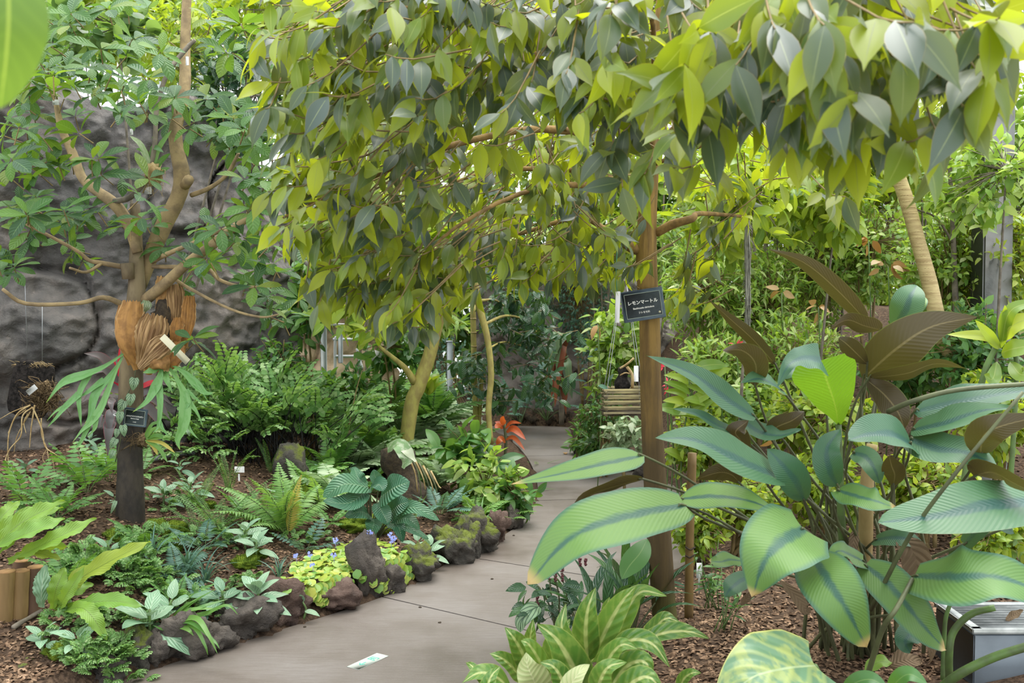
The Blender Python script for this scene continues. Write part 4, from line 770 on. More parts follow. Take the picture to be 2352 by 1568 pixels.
# hanging cork slab with orchid roots
ck = thing('hanging_cork_slab', 'black cork slab hung before the rock wall on a wire', 'plant mount', W(80, 935, 6.6)); a = Acc()
V, T = ico(3); q = np.sign(V) * np.abs(V) ** .45; d = A([1 + .05 * noise.noise(Vector(v) * 4) for v in q]); P = q * d[:, None] * A([.135, .03, .19]); Rr = rotz(.1) @ A([[math.cos(.2), 0, math.sin(.2)], [0, 1, 0], [-math.sin(.2), 0, math.cos(.2)]])
a.add(W(72, 893, 6.6) + P @ Rr.T, T); apart('slab', a, M['cork'], ck)
a = Acc(); tube(a, [W(64, 838, 6.6), W(57, 650, 6.6), W(57, 640, 6.6)], .0025, 4, 4); tube(a, [W(97, 838, 6.6), W(97, 700, 6.6)], .0025, 4, 3); apart('wire', a, M['wire'], ck)
a = Acc()
for _ in range(70): q = W(40 + U(-6, 75), 836 + U(-4, 3), 6.58); tube(a, [q, q + A([U(-.05, .05), -.01, U(-.03, .02)])], [.002, .001], 3, 3)
apart('root_fringe', a, M['root'], ck, kind='stuff')
orr = thing('hanging_orchid', 'orchid root tangle with long trailing roots on the cork slab', 'orchid', W(95, 910, 6.45)); a = Acc(); blob(a, W(100, 912, 6.47), (.075, .06, .085), 3, .7, 3, 2)
for _ in range(150):
    q = W(100 + U(-34, 36), 912 + U(-36, 34), 6.42); tube(a, [q, q + A([U(-.06, .06), U(-.05, 0), U(-.05, .05)]), q + A([U(-.09, .09), U(-.04, .02), U(-.1, .05)])], [.003, .002], 3, 5)
apart('root_ball', a, M['rootd'], orr)
for p, r in [([(70, 930), (40, 950), (22, 990), (18, 1030), (20, 1075), (24, 1110)], 4), ([(75, 935), (52, 955), (48, 1000), (25, 1028), (14, 1050), (12, 1060)], 4), ([(70, 930), (30, 945), (0, 962)], 3), ([(80, 930), (72, 980), (68, 1028)], 4), ([(75, 935), (96, 985), (104, 1025), (130, 1045), (180, 1080)], 4), ([(60, 940), (35, 960), (18, 995)], 3), ([(95, 960), (96, 1000), (108, 1030), (112, 1060)], 3), ([(70, 945), (40, 1000), (32, 1040)], 3), ([(108, 1030), (98, 1050), (105, 1066)], 2), ([(118, 1040), (122, 1060), (126, 1090)], 2), ([(64, 950), (55, 970), (60, 995)], 3)]:
    a = Acc(); tube(a, [W(x, y, 6.35 - .02 * i) for i, (x, y) in enumerate(p)], [r * 6.4 / F / 2, r * .5 * 6.4 / F / 2], 5, 26); apart('trailing_root', a, M['root'], orr)
a = Acc(); box(a, W(73, 895, 6.35), (.018, .0015, .036), A([[math.cos(.9), 0, math.sin(.9)], [0, 1, 0], [-math.sin(.9), 0, math.cos(.9)]]), 0, .001); solo('hanging_tag', a, M['white'], 'white tag stuck in the orchid roots on the cork slab', 'tag', W(73, 895, 6.35), 'hanging plant tags')
# giant maidenhair before the wall
def adiant(label, base, n, L, el, azr, key='adi', group=None, npart=90, spread=.25, name='maidenhair_fern'):
    root = thing(name, label, 'fern', base, group); az_ = rng.uniform(math.radians(azr[0]), math.radians(azr[1]), n); e = np.radians(rng.uniform(*el, n)); D = np.stack([np.cos(az_) * np.cos(e), np.sin(az_) * np.cos(e), np.sin(e)], 1)
    N = np.stack([-np.cos(az_) * np.sin(e), -np.sin(az_) * np.sin(e), np.cos(e)], 1) + A([0, -.3, .3]); P = A(base) + A([1, .5, 0]) * rng.normal(size=(n, 3)) * spread; P[:, 2] = terr(P[:, 0], P[:, 1]) - .01
    foliage(root, P, D, N, L * rng.uniform(.6, 1.15, n), key, [M['adi'], M['black']], npart, 'frond', 'fronds'); return root
adiant('tall maidenhair fern with black wiry stalks before the rock wall', GT(585, 1058), 125, .84, (42, 86), (0, 360), npart=120, spread=.24)
adiant('maidenhair fern clump beside the steel post', GT(700, 1040), 50, .6, (45, 85), (0, 360), npart=40)
adiant('maidenhair sprigs at the wall foot under the staghorn fern', GT(455, 1050), 34, .42, (15, 70), (150, 330), npart=34, spread=.12)
# silver veined plants
for a in [(345, 1485, .17, 8, 'silver veined plant with the largest leaves, over the kerb by the strap leaves'), (395, 1440, .13, 7, 'silver veined plant behind the largest one'), (592, 1425, .14, 12, 'full silver veined plant over the reddish lava rock'), (510, 1420, .13, 8, 'dull silver veined plant beside the full one'),
          (565, 1262, .115, 9, 'silver veined plant left of the bright fern, upper tuft'), (590, 1285, .11, 9, 'silver veined plant left of the bright fern, lower tuft'), (440, 1150, .11, 9, 'silver veined plant on bark right of the oak trunk'), (375, 1165, .115, 8, 'silver veined plant nearest the oak trunk'),
          (180, 1520, .12, 6, 'pale silver veined plant on the moss at the bottom edge'), (100, 1500, .10, 6, 'small silver veined plant on the bark chips'), (250, 1300, .11, 6, 'silver veined plant amid the maidenhair cushion'), (415, 1095, .10, 6, 'silver veined plant by the grey pipe'), (695, 1418, .07, 3, 'single silver veined shoot at the foot of the kerb'),
          (985, 1300, .12, 8, 'silver veined plant hanging over the kerb beside the moss cap'), (960, 1285, .11, 7, 'silver veined plant at the end of the lime creeper'), (745, 1105, .09, 6, 'silver veined plant behind the broad leaved clump'), (800, 1110, .09, 6, 'silver veined plant behind the broad leaf, near the stump'), (640, 1155, .08, 6, 'small silver veined plant by the mossy boulder'), (205, 1040, .09, 7, 'dark silver veined plant at the wall foot'), (225, 1060, .09, 6, 'dark veined plant left of the oak foot'), (60, 1090, .09, 5, 'dull veined plant under the trailing roots'), (265, 1175, .08, 5, 'silver veined seedling at the oak foot')]:
    silver(*a, mat='silverd' if 'dull' in a[4] or 'dark' in a[4] or a[1] < 1150 else 'silver')
# birds nest ferns, lower left
nb = GT(-30, 1340); nf = thing('birds_nest_fern', 'yellow-green birds nest fern reaching in from the picture edge behind the log stakes', 'fern', nb)
for p, w, f in [([(-40, 1260, 4.6), (40, 1195, 4.5), (145, 1165, 4.5)], 44, .7), ([(-40, 1280, 4.5), (50, 1200, 4.4), (150, 1150, 4.4)], 50, .7), ([(-20, 1290, 4.4), (60, 1215, 4.3), (150, 1190, 4.35)], 34, .7), ([(-40, 1270, 4.4), (60, 1225, 4.25), (150, 1192, 4.3)], 38, .6), ([(20, 1290, 4.4), (120, 1240, 4.25), (222, 1190, 4.3)], 46, .8), ([(-30, 1230, 4.6), (10, 1180, 4.6), (45, 1150, 4.7)], 40, .7), ([(30, 1285, 4.5), (90, 1262, 4.4), (160, 1255, 4.4)], 36, -.5), ([(40, 1280, 4.5), (80, 1270, 4.4), (140, 1283, 4.4)], 30, .6), ([(-20, 1250, 4.7), (60, 1190, 4.7), (110, 1160, 4.8)], 40, .6)]: bigleaf(nf, p, w * .66, M['nest'], 'nest', f, .7, .3, .24, 36, 8, 0, 'frond', wk=4, ripple=.1)
nb = GT(105, 1425); nf = thing('birds_nest_fern', 'birds nest fern with two upright fronds and a long arching one beside the log stakes', 'fern', nb); yn = nb[1]
for p, w, f, m in [([(95, 1395, yn), (96, 1350, yn - .05), (105, 1296, yn)], 46, -.9, 'silver'), ([(120, 1398, yn), (130, 1350, yn - .05), (150, 1302, yn)], 44, .7, 'nest'), ([(128, 1400, yn), (170, 1340, yn - .05), (250, 1290, yn - .1), (345, 1243, yn - .15)], 46, .55, 'nest'), ([(135, 1395, yn), (150, 1370, yn - .1), (195, 1300, yn - .1)], 34, .8, 'nest'), ([(130, 1405, yn), (200, 1385, yn - .15), (265, 1380, yn - .2), (325, 1392, yn - .25)], 40, .7, 'nest'), ([(140, 1405, yn), (185, 1395, yn - .2), (215, 1420, yn - .25), (245, 1470, yn - .25)], 44, .8, 'nest'), ([(125, 1402, yn), (160, 1365, yn - .05), (215, 1340, yn)], 30, .5, 'nest')]: bigleaf(nf, p, w * .8, M[m], 'nest', f, .6, .25, .2, 36, 8, 0, 'frond', wk=4, ripple=.08)
# log stakes
for x, yb, yt, w, m, lb in [(12, 1422, 1312, 40, 'log', 'debarked log stake cut by the picture edge'), (47, 1418, 1310, 36, 'log', 'debarked log stake beside the edge stake, light coloured'), (48, 1360, 1287, 38, 'logd', 'short log stake showing behind the front pair'), (78, 1410, 1302, 36, 'logd', 'dark log stake next to the birds nest fern')]:
    b = GT(x, yb); yy = b[1] + (.12 if yb < 1400 else 0); p0 = W(x - 2, yb + 8, yy); p1 = W(x + 3, yt, yy); r = w * yy / F / 2; root = thing('log_stake', lb, 'log', p0, 'log stakes')
    a = Acc(); tube(a, [p0, (p0 + p1) / 2, p1], [r * .95, r * 1.02, r], 16, 8, 0, False, .05); apart('stake', a, M[m], root); a = Acc(); tube(a, [p1 - A([0, 0, .003]), p1 + A([0, 0, .004])], [r * .99, r * .94], 16, 2); apart('sawn_end', a, M['logend'], root)
# moss
for a in [(395, 1165 + 55, 70, 40, 'moss mound at the right foot of the oak'), (270, 1235, 60, 40, 'moss at the left foot of the oak trunk'), (395, 1265, 44, 50, 'moss mound right of the oak behind the grassy tuft'), (690, 1150, 60, 60, 'bright moss on the boulder behind the yellowing frond'), (690, 1060, 46, 60, 'moss on the upright boulder near the steel post'), (565, 1295, 60, 36, 'moss patch under the silver plant on the bark'), (150, 1500, 80, 50, 'moss pad by the bottom edge'), (590, 1275, 44, 24, 'flat moss by the fallen stick'), (1045, 1245, 70, 40, 'yellow moss cap on the kerb rock'), (1070, 1230, 44, 34, 'moss cap beside the largest kerb rock'), (480, 1165, 30, 24, 'little moss tuft on the bark'), (840, 1210, 110, 50, 'dark moss bank under the broad leaved clump'), (360, 1215, 50, 40, 'moss strip along the oak foot')]: moss(*a)
b = GT(668, 1110); a = Acc(); s = b[1] / F; blob(a, b + A([0, 0, .11]), (38 * s, 34 * s, 62 * s), 4, .3, 1.4, 9); solo('boulder', a, M['rockm'], 'upright mossy boulder by the steel post', 'rock', b)
# ferns of the left bed
rosette('tree_fern', 'bright green fern with feathery fronds in the middle of the bed', 'fern', GT(655, 1225), 15, 'treefern', .46, 'fernb', (15, 80), None, (0, 360), 'frond', 0, 'stem', 'stem')
fy = sc.objects[-1].parent if sc.objects[-1].parent else None
o = part('frond', pmeshes('treefern', [M['ferny'], M['stemt']], 'frond')[0], fy, 'yellowed frond'); o.matrix_local = mat4(frames(A([[.25, -.25, .93]]), A([[-.2, -.9, .1]]))[0], .42, (.03, -.05, 0), .55)
for px_, py_, n, key, L, m, el, lb, nm in [
        (525, 1130, 5, 'sword', .34, 'fern', (70, 88), 'upright sword fern by the white bed label', 'sword_fern'), (455, 1160, 7, 'sword', .30, 'fern', (35, 85), 'sword fern between two silver plants on the bark', 'sword_fern'), (620, 1085, 4, 'sword', .26, 'fern', (70, 88), 'thin sword fern at the foot of the tall maidenhair', 'sword_fern'),
        (500, 1215, 12, 'sword', .38, 'fern', (15, 70), 'arching sword fern in front of the mossy boulder', 'sword_fern'), (410, 1330, 14, 'lady', .2, 'blueg', (10, 60), 'bluish low fern on bark behind the silver plants', 'low_fern'), (700, 1270, 6, 'holly', .22, 'blueg', (10, 45), 'small bluish fern under the bright fern', 'low_fern'), (200, 1130, 9, 'holly', .34, 'fern', (15, 60), 'holly fern left of the oak trunk', 'holly_fern'), (250, 1105, 8, 'holly', .32, 'fern', (20, 70), 'holly fern behind the oak trunk', 'holly_fern'), (130, 1190, 10, 'lady', .34, 'fern', (20, 60), 'soft fern behind the birds nest fern', 'lady_fern'),
        (760, 1090, 12, 'lady', .4, 'fern', (15, 70), 'soft fern behind the broad leaved clump', 'lady_fern'), (700, 1130, 10, 'lady', .32, 'fernb', (10, 60), 'pale soft fern beside the mossy boulder', 'lady_fern'), (735, 1165, 10, 'lady', .28, 'fernb', (10, 60), 'fresh low fern left of the broad leaved clump', 'lady_fern'),
        (800, 1020, 18, 'lady', .62, 'fern', (20, 80), 'big arching fern by the leaning branch', 'lady_fern'), (860, 985, 20, 'lady', .72, 'fernb', (25, 80), 'tall fresh fern below the yellow-green trunk', 'lady_fern'), (930, 1040, 20, 'crested', .5, 'fernp', (15, 75), 'pale crested fern mass in mid bed', 'crested_fern'), (985, 1010, 20, 'crested', .55, 'fernp', (20, 80), 'pale crested fern behind the stump', 'crested_fern'), (885, 1080, 16, 'crested', .42, 'fernp', (5, 60), 'pale crested fern spilling over the stump', 'crested_fern'), (820, 1075, 12, 'crested', .38, 'fernp', (5, 60), 'whitish crested fern left of the stump', 'crested_fern'),
        (1030, 985, 18, 'lady', .6, 'fern', (20, 80), 'fern between the steel post and the yellow canes', 'lady_fern'), (960, 965, 16, 'lady', .6, 'fernb', (20, 80), 'sunlit fern behind the leaning trunk', 'lady_fern'), (750, 985, 14, 'lady', .6, 'fern', (20, 80), 'fern at the foot of the steel post', 'lady_fern'), (1060, 1050, 16, 'crested', .4, 'fernb', (10, 70), 'crested fern left of the thin stem', 'crested_fern'), (905, 1140, 12, 'sword', .34, 'fern', (0, 50), 'sword fern at the stump foot', 'sword_fern'), (945, 1210, 5, 'sword', .22, 'fernb', (40, 80), 'small sword fern right of the broad leaved clump', 'sword_fern'), (1235, 1072, 5, 'sword', .24, 'fernb', (5, 40), 'yellow-green sword fern leaning over the path bend', 'sword_fern'), (1225, 1130, 4, 'sword', .2, 'fernb', (5, 40), 'second sword fern over the path', 'sword_fern'), (1160, 1190, 14, 'lady', .26, 'fernb', (0, 60), 'lacy fern trailing over the kerb near the bend', 'lady_fern'), (700, 900, 10, 'lady', .6, 'fern', (20, 80), 'fern behind the tall maidenhair', 'lady_fern'), (890, 930, 14, 'lady', .7, 'fern', (20, 80), 'fern in shade behind the white railing', 'lady_fern'),
        (330, 1270, 9, 'lady', .26, 'fern', (5, 60), 'dark low fern right of the oak foot', 'low_fern'), (470, 1265, 10, 'lady', .26, 'blueg', (5, 55), 'bluish fern between the grassy tuft and the silver plants', 'low_fern'), (455, 1225, 10, 'sword', .26, 'fern', (10, 60), 'short sword fern on moss right of the oak', 'sword_fern'), (560, 1180, 9, 'lady', .24, 'fern', (10, 60), 'low fern before the white bed label', 'low_fern'), (610, 1195, 8, 'sword', .3, 'fern', (20, 70), 'sword fern left of the bright fern', 'sword_fern'), (760, 1205, 9, 'lady', .22, 'fern', (0, 50), 'dark fern under the broad leaved clump', 'low_fern'),
        (720, 1120, 12, 'crested', .26, 'fernb', (5, 60), 'crested light fern right of the mossy boulder', 'crested_fern'), (770, 1140, 12, 'crested', .26, 'fernp', (5, 60), 'crested pale fern behind the broad leaved clump', 'crested_fern'), (870, 1060, 14, 'crested', .4, 'fernb', (10, 70), 'crested fern beneath the leaning yellow trunk', 'crested_fern'), (960, 1090, 14, 'lady', .4, 'fernb', (10, 70), 'light fern right of the stump', 'lady_fern'), (1000, 1130, 12, 'crested', .34, 'fernp', (5, 60), 'pale fern left of the yellowing shrub', 'crested_fern'), (1010, 1180, 12, 'lady', .3, 'blueg', (0, 55), 'bluish fern below the yellowing shrub', 'low_fern'), (1090, 1190, 12, 'lady', .28, 'fernb', (0, 55), 'bright low fern under the yellowing shrub', 'low_fern'), (60, 1160, 9, 'holly', .3, 'fern', (20, 65), 'holly fern by the picture edge', 'holly_fern'), (320, 1095, 8, 'lady', .28, 'fern', (15, 60), 'fern at the oak trunk by the pipe', 'low_fern'), (400, 1390, 10, 'lady', .2, 'fern', (5, 55), 'small fern between the silver plants and the kerb', 'low_fern'), (470, 1400, 10, 'lady', .18, 'blueg', (5, 55), 'small bluish fern near the kerb', 'low_fern'), (160, 1350, 9, 'lady', .26, 'fern', (10, 60), 'dark fern between the two nest ferns', 'low_fern'), (850, 1130, 10, 'lady', .3, 'fern', (10, 60), 'fern in the shade behind the broad leaves', 'lady_fern')]:
    b_ = GT(px_, py_); b_ = b_ if b_[1] < 11 else A([b_[0], 9, .5]); rosette(nm, lb, 'fern', b_, int(n * (1.4 if key == 'crested' else 1)), key, L * (1.2 if key == 'crested' else 1), m, el, None, (0, 360), 'frond', 0, 'stem', 'stem')
# delicate maidenhair cushions
for cx, cy_, rx, ry, n, L, lb in [(250, 1290, 110, 60, 110, .17, 'delicate maidenhair cushion below the oak'), (340, 1330, 70, 50, 70, .16, 'delicate maidenhair right of the arching nest fern frond'), (225, 1500, 75, 60, 90, .15, 'delicate maidenhair cushion hanging over the bottom kerb'), (270, 1420, 70, 40, 60, .14, 'delicate maidenhair under the silver plants'), (140, 1440, 30, 30, 22, .14, 'delicate maidenhair sprig by the nest fern'), (330, 1245, 70, 36, 50, .15, 'delicate maidenhair at the oak foot'), (265, 1550, 50, 40, 50, .13, 'delicate maidenhair at the bottom edge'), (520, 1235, 60, 34, 44, .13, 'delicate maidenhair patch between moss and silver plants'), (400, 1150, 60, 26, 36, .13, 'delicate maidenhair right of the oak trunk on bark'), (690, 1240, 60, 26, 40, .12, 'delicate maidenhair under the bright fern'), (450, 1390, 60, 30, 44, .12, 'delicate maidenhair above the kerb near the full silver plant'), (560, 1340, 50, 24, 34, .11, 'delicate maidenhair behind the full silver plant'), (90, 1200, 60, 30, 40, .14, 'delicate maidenhair behind the nest fern at the picture edge')]:
    clump('delicate_maidenhair', lb, 'fern', cx, cy_, rx, ry, n, 'adis', L, ['adi', 'black'], (10, 80), 'delicate maidenhair cushions', npart=60)
# broad leaved clump
bb = GT(855, 1255); br = thing('broad_leaf_clump', 'clump with broad dark bluish green pleated leaves behind the lime creeper', 'plant', bb); yb = bb[1]; acp = Acc()
for p, w in [([(845, 1118, yb), (790, 1112, yb - .1), (742, 1142, yb - .15)], 46), ([(838, 1130, yb), (800, 1155, yb - .15), (742, 1150, yb - .2)], 42), ([(875, 1140, yb), (905, 1120, yb - .1), (942, 1106, yb - .1)], 56), ([(835, 1110, yb), (822, 1095, yb), (812, 1072, yb + .1)], 32), ([(850, 1120, yb), (870, 1112, yb - .1), (880, 1128, yb - .15)], 34), ([(895, 1180, yb), (915, 1160, yb - .05), (942, 1152, yb - .05)], 44), ([(868, 1155, yb), (880, 1180, yb - .12), (892, 1205, yb - .15)], 40), ([(848, 1180, yb), (825, 1175, yb - .1), (792, 1186, yb - .12)], 34), ([(858, 1190, yb), (858, 1205, yb - .12), (850, 1232, yb - .14)], 40), ([(905, 1180, yb), (950, 1165, yb - .1), (1010, 1195, yb - .1)], 30), ([(895, 1200, yb), (915, 1210, yb - .1), (925, 1245, yb - .12)], 30), ([(905, 1195, yb), (935, 1190, yb - .1), (965, 1215, yb - .1)], 28), ([(870, 1110, yb), (862, 1095, yb), (858, 1078, yb)], 28), ([(910, 1205, yb), (940, 1212, yb - .1), (985, 1238, yb - .1)], 22)]:
    bigleaf(br, p, w, M['spath'], 'cal', .7, .75, .12, .05, 14, 6, .1); q = W(*p[0]); tube(acp, [bb + A([U(-.05, .05), U(-.04, .04), 0]), (bb + q) / 2 + A([0, 0, .03]), q], [.006, .004], 5, 8)
apart('stalks', acp, M['stemd'], br, kind='stuff')
# lime creeper with blue flowers
lc = thing('lime_creeper', 'lime green creeper of round leaves with small blue flowers draped over the kerb', 'creeper', GT(800, 1310)); P = []; D = []; N = []; poly = [(650, 1330), (690, 1285), (740, 1262), (800, 1240), (870, 1236), (930, 1262), (968, 1285), (960, 1312), (930, 1330), (925, 1368), (880, 1345), (800, 1300), (812, 1365), (800, 1385), (740, 1372), (690, 1362), (655, 1345)]
def inpoly(x, y, pl):
    c = False; j = len(pl) - 1
    for i in range(len(pl)):
        if (pl[i][1] > y) != (pl[j][1] > y) and x < (pl[j][0] - pl[i][0]) * (y - pl[i][1]) / (pl[j][1] - pl[i][1]) + pl[i][0]: c = not c
        j = i
    return c
while len(P) < 760:
    x, y = U(645, 975), U(1232, 1392)
    if inpoly(x, y, poly):
        kerb = float(np.interp(x, [650, 760, 880, 975], [1438, 1402, 1368, 1318])); t = (kerb - y) / 130.; hang = t < .62; z = .2
        for _ in range(12): q = G(x, y, z); z = .5 * z + .5 * (T1(q[0], q[1]) + .05 + .10 * min(1, max(0, 1.35 - t)))
        if hang: q = W(x, y, G(x, kerb)[1] - .03 + .12 * t)
        P.append(q); D.append(A([U(-.6, .6), U(-.9, -.2), -1.0 if hang else U(-.5, .1)])); N.append(A([U(-.3, .3), -.8 if hang else -.45, .5 if hang else 1]) + runit(1)[0] * .25)
foliage(lc, A(P), A(D), A(N), rng.uniform(.034, .06, len(P)), 'round', M['lime'], 300)
for x, y in [(850, 1222), (898, 1240), (905, 1235), (680, 1276), (712, 1272), (808, 1278), (766, 1274), (718, 1298), (805, 1285), (897, 1228), (770, 1240), (845, 1224)]:
    a = Acc(); Y = 5.35 if x < 800 else 5.55; c = W(x, y, Y - .1)
    for k in range(7):
        q = c + runit(1)[0] * .012
        for j in range(5):
            t = j * 1.257; V, Q, uv = PROTO['petal'][0]; V = V * .7; R = frames(A([[math.cos(t), -.4, math.sin(t)]]), A([[0, -1, .4]]))[0]; a.add(q + (V * .011) @ R.T, Q, uv)
    tube(a, [c, c + A([0, .02, -.05])], .0015, 3, 3); apart('flower', a, M['bluef'], lc)
# strap-leaf tufts, ivy sprig, grassy plants
b = GT(400, 1455); st_ = thing('strap_leaf_tuft', 'strap-leaved tuft arching over the round kerb rock onto the path', 'plant', b); yy = b[1]
for p, w in [([(395, 1425, yy), (470, 1410, yy - .1), (520, 1390, yy - .15), (548, 1412, yy - .15)], 12), ([(395, 1430, yy), (460, 1395, yy - .1), (525, 1375, yy)], 11), ([(400, 1430, yy), (450, 1420, yy - .2), (480, 1460, yy - .28), (500, 1502, yy - .3)], 15), ([(400, 1430, yy), (445, 1440, yy - .2), (470, 1480, yy - .28), (478, 1505, yy - .28)], 12), ([(398, 1428, yy), (440, 1400, yy - .1), (510, 1398, yy - .1)], 11), ([(395, 1432, yy), (430, 1445, yy - .2), (445, 1460, yy - .22)], 14), ([(390, 1430, yy), (375, 1445, yy - .15), (350, 1435, yy - .2)], 11), ([(400, 1432, yy), (440, 1430, yy - .2), (490, 1470, yy - .28), (505, 1490, yy - .3)], 11), ([(400, 1425, yy), (440, 1385, yy), (500, 1350, yy)], 9), ([(395, 1425, yy), (420, 1395, yy), (470, 1365, yy)], 9)]: bigleaf(st_, p, w, M['grassl'], 'blade', .6, .7, .25, 0, 16, 2)
for px_, py_, n, L, lb in [(1105, 1215, 16, .3, 'grassy tuft beside the mossy kerb rocks'), (430, 1310, 26, .22, 'grassy bluish tuft on bark before the oak'), (470, 1340, 22, .2, 'thin grassy tuft behind the silver plants'), (350, 1300, 14, .24, 'grassy tuft under the oak'), (640, 1325, 14, .16, 'dark tuft beside the lime creeper')]: rosette('grassy_tuft', lb, 'grass tuft', GT(px_, py_), n, 'strap', L, 'blueg' if px_ < 900 else 'grassl', (20, 85), 'grassy tufts', (0, 360), 'blade')
iv = thing('ivy_sprig', 'ivy-like sprig hanging on the round kerb rock', 'ivy', W(365, 1475, 4.5)); a = Acc(); tube(a, [W(385, 1430, 4.62), W(360, 1460, 4.5), W(345, 1500, 4.45)], .002, 4, 8); apart('vine_stem', a, M['stem'], iv)
for _ in range(34): x, y = 365 + U(-38, 38), 1465 + U(-36, 40); q = W(x, y, 4.5 + U(-.05, .08)); V, Q, uv = leafgrid(4, 4, 'heart', .8, .1, 0, .4); a = Acc(); R = frames(A([[U(-.6, .6), -.5, -1]]), A([[U(-.3, .3), -1, .6]]))[0]; a.add(q + (V * U(.035, .06)) @ R.T, Q, uv); apart('leaf', a, M['midg'], iv)
# bed label, pipe, sticks, stump
b = GT(548, 1105); lb_ = thing('bed_label', 'white T-shaped bed label stuck in the bark', 'label', b, 'bed labels'); a = Acc(); box(a, W(550, 1078, b[1]), (.034, .0015, .021), None, 0, .001); apart('label_plate', a, M['white'], lb_); a = Acc(); box(a, W(549, 1098, b[1] + .002), (.006, .0012, .03), None, 0, .0005); apart('label_stake', a, M['white'], lb_)
for x, y, h, lb in [(738, 1020, 34, 'white label at the foot of the steel post'), (1101, 965, 28, 'white label by the yellow canes'), (79, 1130, 26, 'white label stake left of the oak'), (1606, 1310, 60, 'grey-white label stake by the bamboo stake')]:
    yy = 4.9 if x > 1500 else (GT(x, y + h / 2)[1] if x < 1000 else 10.2); a = Acc(); c = W(x, y, yy); s = yy / F; box(a, c, (6.5 * s, .0015, h * .3 * s), None, 0, .001); box(a, c - A([0, 0, h * .5 * s]), (2 * s, .0012, h * .4 * s)); solo('bed_label', a, M['white'], lb, 'label', c - A([0, 0, h * .8 * s]), 'bed labels')
a = Acc(); tube(a, [GT(350, 1062) + A([0, 0, .02]), GT(400, 1052) + A([0, 0, .03]), GT(445, 1046) + A([0, 0, .02])], .017, 10, 8); solo('grey_pipe', a, M['pipe'], 'grey water pipe lying at the wall foot', 'pipe', GT(400, 1052))
a = Acc(); tube(a, [GT(488, 1266) + A([0, 0, .012]), GT(540, 1260) + A([0, 0, .02])], [.012, .008], 7, 4, 0, True, .2); solo('fallen_stick', a, M['logd'], 'dark stick lying on bark before the silver plant', 'stick', GT(515, 1262), 'fallen sticks')
a = Acc(); tube(a, [GT(30, 1447) + A([0, 0, .012]), GT(95, 1412) + A([0, 0, .02])], [.012, .009], 7, 5, 0, True, .2); solo('fallen_stick', a, M['greybark'], 'grey stick lying on the chips by the log stakes', 'stick', GT(60, 1430), 'fallen sticks')
b = GT(930, 1150); stp = thing('fern_stump', 'rotting stump draped with pale ferns in the bed', 'stump', b); yy = b[1]; a = Acc(); tube(a, [b - A([0, 0, .05]), b + A([-.02, 0, .18]), b + A([-.08, .05, .38])], [.17, .13, .1], 14, 12, 0, True, .25); apart('stump', a, M['dark'], stp)
for p, w in [([(890, 1030, yy - .1), (915, 1020, yy - .2), (935, 1050, yy - .25), (925, 1075, yy - .25)], 34), ([(900, 1025, yy - .1), (930, 1030, yy - .22), (955, 1060, yy - .26)], 22)]: bigleaf(stp, p, w, M['vari'], 'fork', .8, .5, .1, .15, 14, 6, 0, 'staghorn_frond')
for k in range(7): a = Acc(); x = 935 + k * 9; tube(a, [W(x, 1045 + k * 6, yy - .12), W(x + 18, 1085 + k * 5, yy - .16), W(x + 24, 1130 + U(-10, 20), yy - .16)], [.008, .004], 5, 10, 0, True, .2); apart('hanging_root', a, M['stemd' if k % 2 else 'root'], stp)
lb2 = thing('leaning_branch', 'bare leaning branch with a thin shoot among the ferns', 'branch', GT(735, 1060)); a = Acc(); yy = GT(735, 1060)[1] - .1; tube(a, [W(732, 1060, yy), W(760, 1022, yy), W(782, 1005, yy), W(806, 990, yy)], [.016, .011], 8, 14, 0, True, .2); apart('branch', a, M['bark'], lb2); a = Acc(); tube(a, [W(800, 992, yy), W(808, 945, yy), W(820, 890, yy), W(832, 850, yy)], [.007, .003], 5, 10); apart('shoot', a, M['twig'], lb2)
# ---------------------------------------------------------------- middle distance: trees, canes, posts, railing
def trunk(name, label, pts, r, mat, cat='tree', branches=(), group=None, rough=.05, sides=12):
    Y0 = pts[0][2]; b = W(*pts[0]); root = thing(name, label, cat, b, group); acc = Acc(); tube(acc, [W(*p) for p in pts], A(r) * Y0 / F / 2, sides, None, 0, True, rough); apart('trunk', acc, M[mat], root)
    for bp, br_ in branches: acc = Acc(); tube(acc, [W(*p) for p in bp], A(br_) * Y0 / F / 2, 8, None, 0, True, rough); apart('branch', acc, M[mat], root)
    return root
def crown(root, ells, key, L, mat, npart=80, twig=True, droop=.4):
    P = []; D = []; N = []; Ls = []; acc = Acc()
    for cx, cy_, rx, ry, Y, k in ells:
        for _ in range(k):
            a, r = U(0, 6.28), math.sqrt(U(0, 1)); q = W(cx + math.cos(a) * r * rx, cy_ + math.sin(a) * r * ry, Y + U(-.6, .6)); d0 = nrm(A([U(-1, 1), U(-1, .6), U(-.5, .5)])); tube(acc, [q, q - d0 * L * 1.2], [.002, .003], 3, 2, 0, False)
            for i in range(5): P.append(q - d0 * L * .3 * i); D.append(d0 * .5 + runit(1)[0] * .8 + A([0, 0, -droop])); N.append(A([0, -.2, .7]) + runit(1)[0] * .4); Ls.append(L * U(.7, 1.25))
    apart('twigs', acc, M['twig'], root, kind='stuff'); foliage(root, A(P), A(D), A(N), A(Ls), key, M[mat], npart)
t1 = trunk('yellow_barked_tree', 'leaning tree with smooth yellow-green bark behind the ferns', [(930, 1040, 8.2), (945, 930, 8.2), (960, 890, 8.2), (985, 820, 8.2), (1005, 740, 8.2), (1028, 660, 8.2), (1050, 590, 8.25), (1070, 500, 8.3)], [32, 33, 33, 31, 28, 23, 18], 'ylbark', branches=[([(952, 878, 8.18), (930, 845, 8.1), (895, 815, 8.0), (870, 795, 8.0)], [18, 14, 10, 7])])
